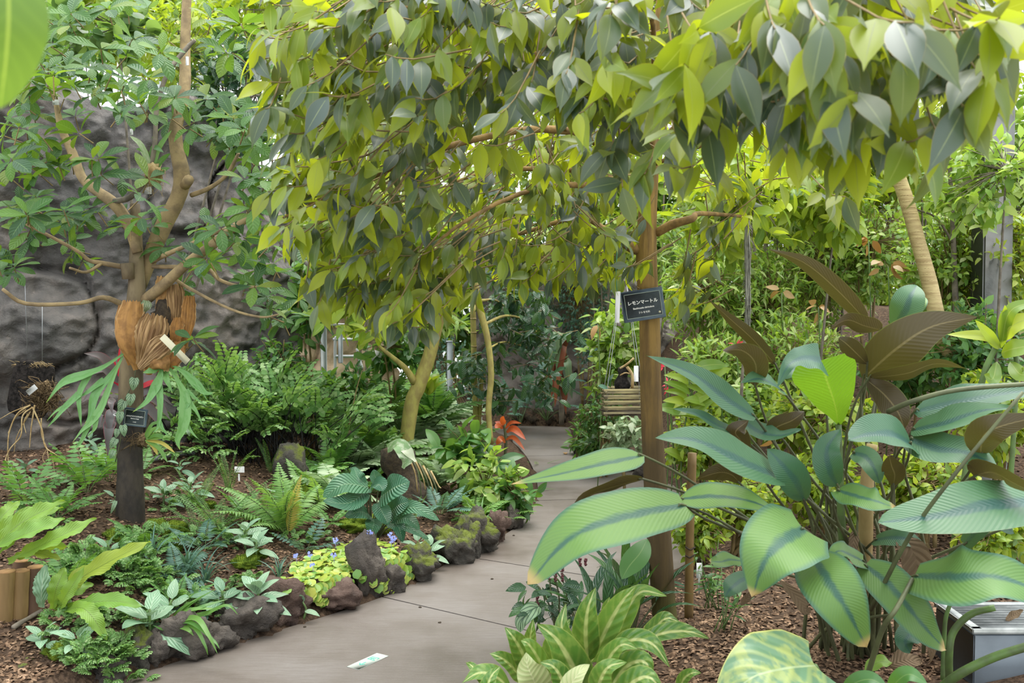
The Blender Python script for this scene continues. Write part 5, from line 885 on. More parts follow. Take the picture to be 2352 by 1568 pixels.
crown(t1, [(900, 560, 190, 130, 8.0, 90), (1080, 480, 150, 120, 8.4, 80), (830, 700, 100, 70, 7.8, 40)], 'ovate', .15, 'bright', 150)
t2 = trunk('coffee_tree', 'slim mossy stem tree with glossy dark pleated leaves at the path bend', [(1128, 1020, 8.3), (1122, 940, 8.3), (1128, 860, 8.3), (1120, 780, 8.3), (1105, 720, 8.3), (1090, 650, 8.3)], [12, 13, 14, 15, 16, 16], 'ylbark', branches=[([(1112, 745, 8.3), (1160, 725, 8.6), (1205, 735, 8.9), (1240, 770, 9.1)], [8, 6, 5, 3]), ([(1100, 690, 8.3), (1140, 690, 8.7), (1170, 715, 9.1)], [7, 5, 3]), ([(1122, 800, 8.3), (1160, 785, 8.7), (1220, 800, 9.1)], [5, 4, 3])])
crown(t2, [(1185, 740, 80, 50, 9.2, 28), (1240, 800, 60, 70, 9.1, 26), (1105, 830, 60, 60, 9.2, 18), (1150, 660, 70, 50, 9.1, 18), (1085, 860, 25, 30, 9.2, 8), (1145, 920, 26, 36, 9.2, 10), (1255, 870, 30, 30, 9, 9), (1210, 690, 60, 40, 9.1, 20)], 'coffee', .14, 'gloss', 220)
for x0, x1, w, lb in [(1094, 1086, 13, 'taller yellow cane behind the slim mossy stem'), (1100, 1112, 9, 'short yellow cane forking beside the taller one')]:
    a = Acc(); pts = [W(x0, 985, 9.4), W((x0 + x1) / 2, 880, 9.4), W(x1, 700 if w > 10 else 850, 9.4)]; tube(a, pts, w * 9.4 / F / 2, 10, 26); root = thing('yellow_cane', lb, 'bamboo', pts[0], 'yellow canes'); apart('cane', a, M['ylbark'], root)
    a = Acc(); 
    for k in range(1, 9): q = pts[0] + (pts[2] - pts[0]) * k / 9; tube(a, [q - A([0, 0, .006]), q + A([0, 0, .006])], w * 9.4 / F / 2 * 1.12, 10, 2)
    apart('node_rings', a, M['stemt'], root)
for x, y0, y1, Y, w, lb in [(1034, 950, 785, 10.5, 13, 'pale steel post among the dark shrubs'), (745, 1040, 745, 9.0, 13, 'grey steel post beside the tall maidenhair')]:
    a = Acc(); b, t = W(x, y0, Y), W(x - 2, y1, Y); box(a, (b + t) / 2, (w * Y / F / 2, w * Y / F / 2, (t[2] - b[2]) / 2), None, 0, .006); b[2] = t[2] - (t[2] - b[2]); root = thing('steel_post', lb, 'post', b, 'steel posts'); apart('post', a, M['steel'], root); a = Acc(); box(a, t + A([0, 0, .006]), (w * Y / F / 2 * 1.15, w * Y / F / 2 * 1.15, .008), None, 0, .003); apart('cap', a, M['steel'], root)
rl = thing('railing', 'white pipe railing in front of the tan rock wall', 'railing', W(800, 860, 9.6))
for p in [[(770, 860), (770, 780), (778, 778)], [(820, 800), (824, 820), (832, 846)], [(765, 779), (820, 779)], [(768, 818), (822, 818)], [(745, 745), (800, 746)]]: a = Acc(); tube(a, [W(x, y, 9.6) for x, y in p], .014, 8, 12); apart('rail', a, M['whitep'], rl)
a = Acc(); box(a, W(782, 800, 9.5), (.02, .02, .14), None, 0, .004); apart('bracket', a, M['steel'], rl)
a = Acc(); box(a, W(865, 818, 9.0), (.045, .003, .05), A([[.97, 0, .24], [0, 1, 0], [-.24, 0, .97]]), 0, .002); solo('white_board', a, M['white'], 'small white board hung among leaves before the tan wall', 'board', W(865, 818, 9.0))
# shrubs of the middle
SH = [('dark_ivy_shrub', 'dark bluish small-leaved shrub around the pale steel post', 1035, 880, 70, 110, 10.8, 900, 'tiny', .06, 'blueg'), ('leafy_shrub', 'green shrub between the leaning trunk and the railing', 900, 790, 80, 60, 9.0, 300, 'ovate', .12, 'midg'), ('leafy_shrub', 'pale green shrub behind the leaning trunk', 1000, 700, 90, 80, 11, 400, 'lance', .16, 'narrow'),
      ('feathery_conifer', 'feathery bluish conifer beyond the path end', 1340, 690, 80, 100, 13.6, 2600, 'tiny', .06, 'blueg'), ('feathery_conifer', 'smaller feathery bluish shrub beside the tall conifer', 1372, 790, 50, 70, 12.4, 900, 'tiny', .06, 'blueg'), ('yellow_green_shrub', 'yellow-green shrub left of the slat basket', 1415, 780, 70, 90, 9.6, 500, 'ovate', .12, 'narrow'), ('yellow_green_shrub', 'yellow-green shrub above the path end', 1390, 860, 50, 40, 9.4, 220, 'lance', .12, 'narrow'),
      ('small_leaf_hedge', 'fine dark-leaved bush below the slat basket', 1385, 950, 70, 46, 9.2, 1000, 'tiny', .05, 'midg'), ('small_leaf_hedge', 'bush trailing over the inner bend of the path', 1340, 1010, 36, 30, 9.9, 300, 'lance', .10, 'fern'), ('variegated_shrub', 'white variegated shrub beside the myrtle trunk', 1440, 1000, 46, 38, 8.4, 260, 'ovate', .09, 'vari'), ('bend_shrub', 'narrow-leaved shrub at the inner kerb bend', 1375, 1020, 40, 26, 9.4, 240, 'lance', .11, 'midg'),
      ('dark_shrub', 'dark shrub behind the coffee tree', 1160, 640, 130, 70, 14.2, 500, 'ovate', .13, 'midg'), ('lacy_shrub', 'lacy bright shrub hanging above the path end', 1260, 670, 90, 60, 14.2, 800, 'tiny', .09, 'bright'), ('yellowing_shrub', 'bushy yellowing shrub spilling over the kerb at the bend', 1110, 1100, 85, 66, 7.3, 330, 'ovate', .115, 'narrow'), ('yellowing_shrub', 'green fringe of the yellowing shrub near the path', 1180, 1130, 44, 50, 7.2, 150, 'ovate', .10, 'midg'), ('bend_plant', 'broad leaved plant at the top of the yellowing shrub', 1080, 1030, 70, 30, 7.6, 70, 'broad', .2, 'midg'),
      ('shade_shrub', 'shaded shrub at the tan wall', 800, 900, 90, 50, 8.8, 350, 'ovate', .1, 'midg'), ('fine_green_shrub', 'fine green shrub under the oak boughs', 640, 830, 60, 60, 8.0, 360, 'tiny', .07, 'midg'), ('wall_climber', 'climber hanging at the right edge of the rock wall', 710, 690, 40, 110, 8.2, 260, 'ovate', .12, 'midg')]
for nm, lb, cx, cy_, rx, ry, Y, n, key, L, mat in SH: shrub(nm, lb, 'shrub', cx, cy_, rx, ry, Y, n, key, L, mat, 60 if L > .08 else 12)
rosette('bromeliad', 'pale green bromeliad at the foot of the leaning trunk', 'bromeliad', W(985, 905, 8.4), 9, 'broad', .26, 'bright', (25, 75), None, (0, 360), 'leaf', 0, 'stem', None, .02)
for px_, py_, n, L, lb in [(1195, 975, 9, .42, 'split-leaved philodendron at the path end'), (1255, 965, 10, .42, 'second split-leaved philodendron, by the rust-backed plant'), (1240, 920, 6, .4, 'split-leaved philodendron on the far rock')]:
    b = W(px_, py_, 12.4); rosette('split_leaf_philodendron', lb, 'plant', b, n, 'crested', L, 'blueg', (10, 70), None, (0, 360), 'leaf', .25, 'stem', 'stem')
rb = thing('rust_backed_plant', 'tall plant with drooping rust-backed leaves at the path end', 'plant', W(1290, 970, 11.5)); a = Acc(); tube(a, [W(1290, 975, 11.5), W(1288, 880, 11.5), W(1285, 790, 11.5)], [.03, .02], 8, 8); apart('stem', a, M['greybark'], rb)
for k in range(22):
    x, y = 1288 + U(-12, 12), U(770, 880); sx = U(-1, 1); Y = 11.5 + U(-.4, .1); bigleaf(rb, [(x, y, Y), (x + sx * 18, y + U(-14, 10), Y - .1), (x + sx * 42, y + U(45, 85), Y - .1)], U(14, 22), M['redback'], 'ell', U(-.8, .9), .4, .15, .03, 8, 4)
rd = thing('red_leaf_plant', 'red-leaved plant leaning out at the path bend', 'plant', W(1165, 1010, 8.0)); a = Acc(); tube(a, [W(1160, 1050, 8), W(1162, 1010, 8), W(1158, 970, 8)], .012, 6, 8); apart('stem', a, M['stemd'], rd)
for p, w in [([(1160, 985, 8), (1175, 970, 7.9), (1198, 972, 7.8)], 8), ([(1162, 992, 8), (1180, 985, 7.9), (1208, 1010, 7.8)], 16), ([(1158, 978, 8), (1155, 965, 7.95), (1157, 955, 7.9)], 14), ([(1156, 982, 8), (1145, 978, 7.95), (1137, 983, 7.9)], 14), ([(1160, 1010, 8), (1180, 1005, 7.9), (1206, 1034, 7.8)], 10), ([(1162, 1015, 8), (1150, 1008, 7.9), (1140, 1022, 7.9)], 14), ([(1160, 975, 8), (1150, 972, 8), (1136, 968, 8)], 9)]: bigleaf(rd, p, w, M['redl'], 'ell', .7, .5, .15, .03, 8, 4)
# far-end dark edging
for k, (x, w) in enumerate([(1190, 46), (1225, 50), (1262, 46), (1298, 40)]):
    a = Acc(); blob(a, G(x, 978) + A([0, .15, .08]), (w * 13 / F / 2, .15, .14), 3, .5, 2.2, k); solo('edging_clump', a, M['dark'], ['first', 'second', 'third', 'last'][k] + ' dark clump of the edging along the path end, counted from the coffee tree', 'edging', G(x, 978), 'dark edging clumps')
# ---------------------------------------------------------------- right: bank of shrubs, trees
SR = [('fine_leaf_shrub', 'fine-leaved yellow-green shrub just right of the myrtle sign', 1620, 690, 95, 120, 8.6, 900, 'lance', .10, 'narrow'), ('fine_leaf_shrub', 'fine-leaved shrub around the hanging air plant', 1740, 720, 110, 110, 8.8, 1000, 'lance', .10, 'narrow'), ('fine_leaf_shrub', 'fine-leaved shrub behind the long dark calathea leaf', 1880, 640, 120, 120, 9.2, 1100, 'lance', .10, 'narrow'), ('fine_leaf_shrub', 'fine-leaved shrub left of the pale leaning trunk', 2000, 600, 90, 110, 8.8, 850, 'ovate', .075, 'narrow'), ('fine_leaf_shrub', 'leafy shrub right of the pale leaning trunk', 2170, 640, 90, 130, 7.6, 900, 'ovate', .075, 'narrow'), ('fine_leaf_shrub', 'leafy shrub at the picture edge below the column', 2300, 620, 90, 130, 7.4, 900, 'ovate', .075, 'bright'),
      ('fine_leaf_shrub', 'shrub filling the slope behind the calathea crown', 1830, 820, 120, 90, 8.0, 800, 'lance', .10, 'narrow'), ('fine_leaf_shrub', 'shrub low behind the red bracts', 1650, 840, 90, 70, 8.0, 520, 'lance', .11, 'narrow'), ('leafy_shrub', 'darker shrub at the foot of the pale leaning trunk', 2230, 800, 110, 90, 6.8, 500, 'ovate', .09, 'midg'), ('leafy_shrub', 'green shrub between the calathea and the leaning trunk', 2080, 830, 90, 90, 7.4, 480, 'ovate', .09, 'midg'),
      ('slope_shrub', 'shadowed shrub under the fine-leaved slope', 1730, 940, 110, 60, 7.0, 420, 'ovate', .09, 'narrow'), ('slope_shrub', 'shrub behind the calathea leaf stalks', 1880, 970, 120, 80, 6.6, 520, 'ovate', .085, 'bright'), ('slope_shrub', 'shrub behind the purple-backed leaf at the picture edge', 2290, 950, 90, 90, 6.2, 420, 'ovate', .085, 'bright'), ('slope_shrub', 'low leafy shrub by the myrtle trunk foot', 1610, 1010, 70, 70, 6.9, 380, 'ovate', .08, 'bright'),
      ('ground_herb', 'low bright herb bed right of the bamboo stake', 1690, 1150, 110, 60, 5.9, 420, 'ovate', .07, 'bright'), ('ground_herb', 'low bright herb bed behind the calathea base', 1900, 1130, 110, 70, 6.0, 440, 'ovate', .075, 'bright'), ('ground_herb', 'low herb bed behind the big ribbed leaf', 2120, 1110, 110, 60, 5.8, 420, 'ovate', .075, 'bright'), ('ground_herb', 'low herb bed at the picture edge above the vent box', 2290, 1230, 80, 60, 5.2, 300, 'ovate', .075, 'bright'), ('ground_herb', 'low herbs between the myrtle foot and the path', 1600, 1210, 60, 60, 5.7, 260, 'ovate', .07, 'bright')]
for nm, lb, cx, cy_, rx, ry, Y, n, key, L, mat in SR: shrub(nm, lb, 'shrub', cx, cy_ - (25 if cy_ < 740 else 0), rx * 1.12, ry * 1.2, Y, int(n * 2.5), 'ovs' if key == 'ovate' else key, L * .92, mat, 70, shell=.2)
ST = [('background_tree', 'yellow-green tree behind the myrtle trunk', 1640, 420, 120, 120, 9.4, 700, 'coffee', .15, 'bright', 1.2), ('background_tree', 'yellow-green tree above the hanging air plant', 1790, 400, 130, 130, 9.0, 700, 'coffee', .15, 'bright', 1.2), ('background_tree', 'tree with mixed leaves above the wire fence', 1930, 390, 110, 130, 9.6, 650, 'ovate', .14, 'bright', 1.0), ('background_tree', 'tree over the pale leaning trunk', 2120, 330, 140, 150, 9.4, 900, 'ovate', .11, 'bright', 1.0), ('background_tree', 'tree in front of the concrete column', 2270, 420, 90, 110, 6.6, 420, 'ovate', .10, 'narrow', .7), ('background_tree', 'high tree at the upper picture corner by the column', 2200, 120, 160, 130, 10.5, 800, 'ovate', .14, 'bright', 1.0),
      ('background_tree', 'high bright tree behind the crown of the myrtle, right of its trunk', 1750, 180, 220, 160, 11.5, 1000, 'ovate', .15, 'bright', 1.2), ('background_tree', 'high bright tree straight above the path', 1330, 330, 230, 190, 14, 1200, 'ovate', .15, 'bright', 1.2), ('background_tree', 'bright tree between the myrtle and the rock wall', 830, 330, 190, 170, 10.5, 900, 'ovate', .15, 'bright', 1.2), ('background_tree', 'bright feathery tree above the rock wall', 420, 110, 130, 110, 10.5, 900, 'tiny', .11, 'bright', 1.0), ('background_tree', 'high tree above the left end of the rock wall', 90, 90, 150, 120, 9.5, 600, 'ovate', .15, 'midg', 1.0), ('background_tree', 'bright tree at the right edge of the rock wall', 740, 560, 80, 110, 10.8, 700, 'tiny', .10, 'bright', 1.0), ('background_tree', 'tree above the leaning yellow trunk, far off', 1020, 120, 230, 150, 12, 900, 'ovate', .16, 'bright', 1.2), ('background_tree', 'far tree over the path end', 1380, 560, 150, 80, 12.5, 700, 'lance', .17, 'bright', 1.0), ('background_tree', 'grey-leaved far tree behind the myrtle trunk', 1570, 560, 90, 80, 11.5, 500, 'lance', .15, 'narrow', 1.0)]
ST += [('background_hedge', 'hedge above the rock wall beyond the round-leaved tree', 250, 40, 340, 110, 12.5, 1300, 'ovate', .22, 'bright', .6), ('background_tree', 'lofty tree over the crown of the leaning yellow-barked tree', 800, -20, 330, 100, 12.5, 1400, 'ovate', .17, 'bright', 1.0), ('background_hedge', 'tall hedge at the far glazing behind the coffee tree', 1080, 640, 260, 250, 15.6, 2200, 'ovate', .25, 'midg', .8), ('background_hedge', 'tall hedge at the far glazing behind the myrtle trunk', 1500, 560, 260, 280, 15.8, 2600, 'ovate', .25, 'narrow', .8), ('background_hedge', 'tall hedge at the far glazing behind the pale leaning trunk', 1950, 560, 300, 290, 14.5, 2800, 'ovate', .23, 'bright', .8), ('background_hedge', 'hedge behind the concrete column at the picture edge', 2300, 520, 200, 330, 10.5, 2600, 'ovate', .16, 'narrow', .8), ('background_hedge', 'hedge behind the tan rock wall', 800, 520, 180, 200, 13.5, 1300, 'ovate', .22, 'bright', .6), ('background_tree', 'lofty bright tree above the white-leaved crown edge of the myrtle', 620, 60, 200, 140, 11.5, 900, 'ovate', .15, 'bright', 1.0), ('background_tree', 'lofty tree over the far hedge, crown at the top of the picture', 1500, 60, 330, 150, 13, 1500, 'ovate', .16, 'bright', 1.0)]
ST += [('background_tree', 'large-leaved yellow-green tree just beyond the myrtle bough, by the air plant', 1690, 470, 130, 120, 6.6, 340, 'coffee', .15, 'bright', .6), ('background_tree', 'large-leaved yellow-green tree left of the pale leaning trunk', 1880, 450, 110, 120, 6.9, 320, 'coffee', .14, 'bright', .6)]
for nm, lb, cx, cy_, rx, ry, Y, n, key, L, mat, dr in ST: shrub(nm, lb, 'tree' if 'tree' in nm else 'hedge', cx, cy_, rx, ry, Y, int(n * 1.5), 'ovs' if key == 'ovate' else key, L, mat, 70, dr, .4, 'background trees', shell=.15, stem='greybark')
t3 = trunk('pale_ringed_tree', 'pale ringed leaning trunk rising behind the calathea', [(2225, 940, 6.9), (2185, 830, 6.9), (2155, 740, 6.9), (2135, 650, 6.9), (2110, 560, 6.9), (2085, 470, 6.9), (2055, 380, 6.95), (2030, 300, 7.0), (2010, 180, 7.0)], [36, 36, 36, 35, 34, 33, 31, 28, 22], 'palebark', sides=14, rough=.03)
for k in range(34): a = Acc(); f = k / 34; q = cr([W(2225, 940, 6.9), W(2185, 830, 6.9), W(2155, 740, 6.9), W(2135, 650, 6.9), W(2110, 560, 6.9), W(2085, 470, 6.9), W(2055, 380, 6.95)], 40)[int(f * 38) + 1]; tube(a, [q - A([0, 0, .004]), q + A([0, 0, .004])], (.0555 - .007 * f), 14, 2); apart('leaf_scar', a, M['palebark'], t3)
crown(t3, [(2000, 210, 130, 90, 7.2, 60), (2060, 330, 60, 40, 7.0, 14)], 'ovate', .13, 'bright', 80)
t4 = trunk('dark_sapling', 'thin dark trunk right of the pale leaning trunk', [(2205, 850, 7.3), (2195, 700, 7.3), (2190, 560, 7.3), (2185, 450, 7.3), (2180, 350, 7.3)], [15, 14, 12, 10, 8], 'greybark', branches=[([(2190, 560, 7.3), (2150, 500, 7.2), (2100, 480, 7.1)], [6, 5, 4])])
crown(t4, [(2180, 420, 90, 90, 7.2, 40)], 'ovate', .09, 'narrow', 60)
t5 = trunk('brown_post', 'brown wooden post behind the wire fence', [(2050, 600, 9.8), (2048, 480, 9.8), (2040, 330, 9.8)], [30, 30, 28], 'bark', 'post')
wf = thing('wire_fence', 'grid of wire mesh before the brown post', 'fence', W(1990, 600, 9.7))
for k in range(11): a = Acc(); x = 1945 + k * 10; tube(a, [W(x, 620, 9.7), W(x, 480, 9.7)], .0035, 4, 2); apart('wire', a, M['wire'], wf)
for k in range(13): a = Acc(); y = 485 + k * 11; tube(a, [W(1945, y, 9.7), W(2045, y, 9.7)], .0035, 4, 2); apart('wire', a, M['wire'], wf)
# orange, pink and red accents on the bank
def accent(name, label, cx, cy_, Y, n, L, mat, spread=18, key=None):
    key = key or ('ovate' if mat == 'orange' else 'lance')
    c = W(cx, cy_, Y); root = thing(name, label, 'flower', c); a = Acc(); tube(a, [A([c[0], c[1], T1(c[0], c[1])]), (c + A([c[0], c[1], T1(c[0], c[1])])) / 2 + A([.03, 0, 0]), c], .005, 5, 8); apart('stem', a, M['stem'], root)
    s = spread * Y / F * (.6 if mat == 'orange' else 1); P = c + rng.normal(size=(n, 3)) * s * .5; foliage(root, P, nrm(P - c) + runit(n) * .5 + A([0, 0, -.9 if mat == 'orange' else .2]), A([0, -1, .5]) + runit(n) * (1.2 if mat == 'orange' else .6), L * rng.uniform(.5, 1.1, n), key, M[mat], 60, 'bract')
for q in [('orange_bracts', 'orange dry leaf cluster by the pale leaning trunk', 2040, 612, 7.6, 9, .15, 'orange', 30), ('orange_bracts', 'orange dry leaves under the wire fence', 1995, 552, 8.2, 7, .13, 'orange', 22), ('orange_bracts', 'orange curled leaf right of the air plant', 1795, 672, 8.0, 5, .13, 'orange', 14), ('orange_bracts', 'pale orange leaf above the brown calathea leaf', 1880, 705, 7.8, 5, .12, 'orange', 18), ('orange_bracts', 'orange leaf low behind the calathea', 1780, 1012, 6.2, 3, .1, 'orange', 10),
          ('pink_flower', 'pink bract cluster behind the thin dark trunk', 2220, 640, 7.8, 14, .13, 'pinkf', 30), ('pink_flower', 'dull pink bracts at the picture edge', 2265, 700, 7.6, 6, .12, 'pinkf', 16), ('red_flower', 'red ginger flower right of the myrtle trunk', 1527, 840, 7.2, 8, .07, 'redf', 8), ('red_flower', 'red ginger flower lower by the myrtle trunk', 1537, 885, 7.2, 8, .07, 'redf', 8), ('red_flower', 'tiny red flower above the folded brown leaf', 1692, 792, 7.6, 7, .06, 'redf', 6), ('yellow_leaf_sprig', 'yellow leaf hanging over the path end', 1373, 745, 8.6, 2, .14, 'orange', 6)]: accent(*q)
# ginger with broad yellow-green leaves, edge plant with stems
for p0, lb, n in [((1570, 1000, 6.9), 'ginger with broad yellow-green leaves beside the myrtle trunk', 16), ((1640, 985, 6.9), 'ginger shoot further right of the myrtle trunk', 12)]:
    b = W(*p0); b[2] = T1(b[0], b[1]); root = thing('ginger_plant', lb, 'plant', b); a = Acc(); tips = [W(p0[0] + U(-40, 30), p0[1] - U(80, 150), p0[2] - .1) for _ in range(4)]
    for t in tips: tube(a, [b, (b + t) / 2 + A([U(-.05, .05), 0, .05]), t], [.009, .005], 6, 8)
    apart('stalks', a, M['stem'], root, kind='stuff'); ms = pmeshes('broad', M['bright'])
    for k in range(n): t = tips[k % 4]; q = b + (t - b) * U(.5, 1); sd = 1 if k % 2 else -1; o = part('leaf', ms[k % 5], root); o.matrix_local = mat4(frames(A([[sd * U(.5, 1), -.3, U(.1, .6)]]), A([[0, -.7, .8]]) + runit(1) * .3)[0], U(.17, .25), q - b)
eb = W(2190, 905, 5.4); eb[2] = T1(eb[0], eb[1]); ep = thing('upright_ginger', 'upright plant with bright pale leaves at the picture edge', 'plant', eb); a = Acc(); tube(a, [eb, W(2250, 900, 5.4), W(2285, 800, 5.4), W(2300, 740, 5.4)], [.02, .014], 8, 12); tube(a, [eb + A([.3, 0, 0]), W(2335, 860, 5.4), W(2322, 800, 5.4)], .014, 8, 8); apart('stem', a, M['stem'], ep)
for p, w in [([(2295, 790, 5.4), (2260, 772, 5.3), (2175, 768, 5.3)], 24), ([(2300, 780, 5.4), (2330, 745, 5.3), (2400, 720, 5.3)], 40), ([(2298, 800, 5.4), (2275, 775, 5.3), (2240, 735, 5.2)], 24), ([(2300, 810, 5.4), (2330, 800, 5.3), (2390, 790, 5.3)], 40), ([(2290, 830, 5.4), (2280, 870, 5.3), (2260, 860, 5.2)], 30), ([(2300, 770, 5.4), (2310, 740, 5.35), (2308, 700, 5.3)], 20), ([(2320, 830, 5.4), (2345, 860, 5.3), (2375, 850, 5.3)], 36), ([(2300, 800, 5.4), (2320, 715, 5.3), (2390, 690, 5.3)], 30)]: bigleaf(ep, p, w, M['bright'], 'ell', .8, .5, .15, .05, 12, 6)
# hanging air plant and slat basket, hang tag
ap = thing('hanging_air_plant', 'long grey beard of air plant hanging from the myrtle bough', 'air plant', W(1716, 500, 5.2)); a = Acc()
for k in range(60): x = 1716 + U(-3.5, 3.5); ln = U(120, 300); tube(a, [W(x, 500 + U(0, 20), 5.2 + U(-.02, .02)), W(x + U(-4, 5), 500 + ln * .5, 5.2 + U(-.03, .03)), W(x + U(-4, 6), 500 + ln, 5.2 + U(-.03, .03))], [.004, .0015], 4, 10, 0, False, .4)
for k in range(420): y = 505 + 270 * U(0, 1) ** 1.3; q = W(1717 + U(-5, 5), y, 5.2); tube(a, [q, q + A([U(-.025, .025), U(-.02, .02), -U(.01, .04)])], [.0015, .0008], 3, 2, 0, False)
apart('strands', a, M['hair'], ap, kind='stuff')
Yk = 5.6; bc = W(1432, 918, Yk); bk = thing('slat_basket', 'hanging wooden slat basket behind the myrtle trunk', 'basket', W(1432, 945, Yk)); hw = 50 * Yk / F; hh = 26 * Yk / F
for k in range(5):
    z = bc[2] + hh - k * hh * .5
    for sd in (-1, 1):
        a = Acc(); box(a, (bc[0], bc[1] + sd * hw * .8, z), (hw * 1.02, .008, .0062), rotz(.12), 0, .002); apart('slat', a, M['basket'], bk)
        a = Acc(); box(a, (bc[0] + sd * hw * .86, bc[1], z - .016), (.008, hw * .8, .0062), None, 0, .002); apart('slat', a, M['basket'], bk)
a = Acc(); box(a, (bc[0], bc[1], bc[2] - hh * 1.15), (hw * .9, hw * .75, .006), None, 0, .002); apart('floor_board', a, M['dark'], bk)
a = Acc()
for sx in (-1, 1):
    for sy in (-1, 1): tube(a, [(bc[0] + sx * hw * .86, bc[1] + sy * hw * .8, bc[2] - hh), (bc[0] + sx * hw * .8, bc[1] + sy * hw * .7, bc[2] + hh * 1.3), (bc[0], bc[1], bc[2] + .75)], .0018, 4, 3)
apart('hanging_wire', a, M['wire'], bk)
bo = thing('basket_orchid', 'orchid mount of dark bark standing in the slat basket', 'orchid', W(1430, 892, Yk)); a = Acc(); tube(a, [W(1428, 895, Yk), W(1430, 865, Yk), W(1436, 842, Yk)], [.038, .035, .024], 10, 8, 0, True, .3); apart('bark_mount', a, M['cork'], bo)
a = Acc(); tube(a, [W(1424, 846, Yk - .02), W(1440, 836, Yk - .03), W(1456, 822, Yk - .03)], .006, 6, 8); tube(a, [W(1440, 842, Yk - .03), W(1452, 862, Yk - .03), W(1452, 892, Yk - .03)], .009, 6, 8); tube(a, [W(1424, 862, Yk - .04), W(1436, 856, Yk - .04), W(1446, 858, Yk - .04)], .004, 5, 6); apart('root', a, M['root'], bo)
bigleaf(bo, [(1402, 890, Yk), (1400, 872, Yk - .03), (1410, 858, Yk)], 9, M['gloss'], 'ell', .9, .3); bigleaf(bo, [(1398, 892, Yk), (1385, 888, Yk - .05), (1374, 886, Yk - .1)], 10, M['blueg'], 'ell', .8, .5)
a = Acc(); box(a, W(1461, 858, Yk + .03), (.013, .0015, .045), None, 0, .001); solo('hanging_tag', a, M['white'], 'pale tag standing in the slat basket by the myrtle trunk', 'tag', W(1461, 868, Yk + .03), 'hanging plant tags')
ht = thing('hanging_tag', 'long white tag on green string beside the myrtle sign', 'tag', W(1419, 742, 4.45), 'hanging plant tags'); c = W(1418.5, 705, 4.45); a = Acc(); Rg = A([[1, 0, .03], [0, 1, 0], [-.03, 0, 1]]); box(a, c, (.0105, .001, .070), Rg, 0, .0008); apart('tag_strip', a, M['white'], ht); a = Acc(); tube(a, [W(1417, 670, 4.45), W(1415, 620, 4.45), W(1420, 540, 4.5)], .0015, 4, 6); apart('string', a, M['string'], ht)
# bamboo stake
a = Acc(); s0 = GT(1582, 1420); tube(a, [s0 - A([0, 0, .02]), W(1584, 1240, s0[1]), W(1590, 1040, s0[1])], .021, 10, 16, 0, True, .06); root = thing('bamboo_stake', 'brown stake standing right of the myrtle trunk', 'stake', s0); apart('stake', a, M['bamboo'], root); a = Acc(); tube(a, [W(1574, 1255, s0[1] - .02), W(1585, 1262, s0[1] - .025), W(1597, 1256, s0[1] - .02)], .004, 5, 6); tube(a, [W(1574, 1275, s0[1] - .02), W(1585, 1280, s0[1] - .025), W(1597, 1272, s0[1] - .02)], .004, 5, 6); apart('tie', a, M['dark'], root)
# ---------------------------------------------------------------- lemon myrtle
YM = 4.62; mb = W(1530, 1450, YM); mb[2] = T1(mb[0], YM)
my = thing('lemon_myrtle_tree', 'lemon myrtle with a straight ochre trunk and wide drooping leafy crown', 'tree', mb)
acc = Acc(); tube(acc, [W(x, y, YM) for x, y in ((1531, 1465), (1524, 1380), (1515, 1250), (1503, 1080), (1495, 900), (1492, 740), (1485, 600), (1488, 480), (1497, 380), (1500, 250), (1512, 80), (1520, -120))], A([58, 55, 55, 51, 49, 49, 50, 43, 32, 26, 20, 12]) * YM / F / 2, 18, None, 0, True, .035); apart('trunk', acc, M['mybark'], my)
MB = [([(1468, 575, YM), (1440, 562, YM), (1400, 535, YM + .1), (1330, 500, YM + .2), (1200, 535, YM + .3), (1100, 560, YM + .4)], [26, 22, 16, 13, 10, 5]), ([(1490, 450, YM), (1430, 425, YM), (1370, 398, YM), (1260, 388, YM - .1), (1130, 392, YM - .2), (1040, 420, YM - .3)], [20, 15, 14, 12, 9, 5]), ([(1508, 535, YM), (1545, 515, YM - .05), (1590, 502, YM - .1), (1610, 490, YM), (1720, 498, YM + .4)], [20, 20, 18, 11, 6]),
      ([(1492, 400, YM), (1300, 300, 4.1), (1050, 330, 3.7), (800, 430, 3.5), (650, 500, 3.5)], [20, 16, 12, 9, 4]), ([(1498, 350, YM), (1650, 200, 3.6), (1850, 90, 2.6), (2100, 60, 2.1), (2260, 120, 1.8)], [18, 14, 9, 6, 3]), ([(1498, 330, YM), (1280, 120, 3.6), (1000, 20, 3.0), (700, 60, 3.0)], [16, 12, 8, 4]), ([(1490, 430, YM), (1250, 430, 4.0), (1050, 520, 3.6), (930, 640, 3.5)], [16, 10, 7, 3]), ([(1500, 300, YM), (1500, 60, 3.6), (1450, -60, 2.8)], [14, 10, 6]), ([(1495, 380, YM), (1620, 330, 4.0), (1740, 240, 3.2), (1750, 60, 2.6)], [10, 8, 6, 4]), ([(1300, 300, 4.1), (1250, 200, 3.2), (1230, 120, 2.8)], [8, 6, 3])]
for p, r in MB: acc = Acc(); tube(acc, [W(*q) for q in p], A(r) * YM / F / 2, 8, None, 0, True, .08); apart('branch', acc, M['mybough'], my)
P = []; D = []; N = []; L = []; YG = []; acc = Acc()
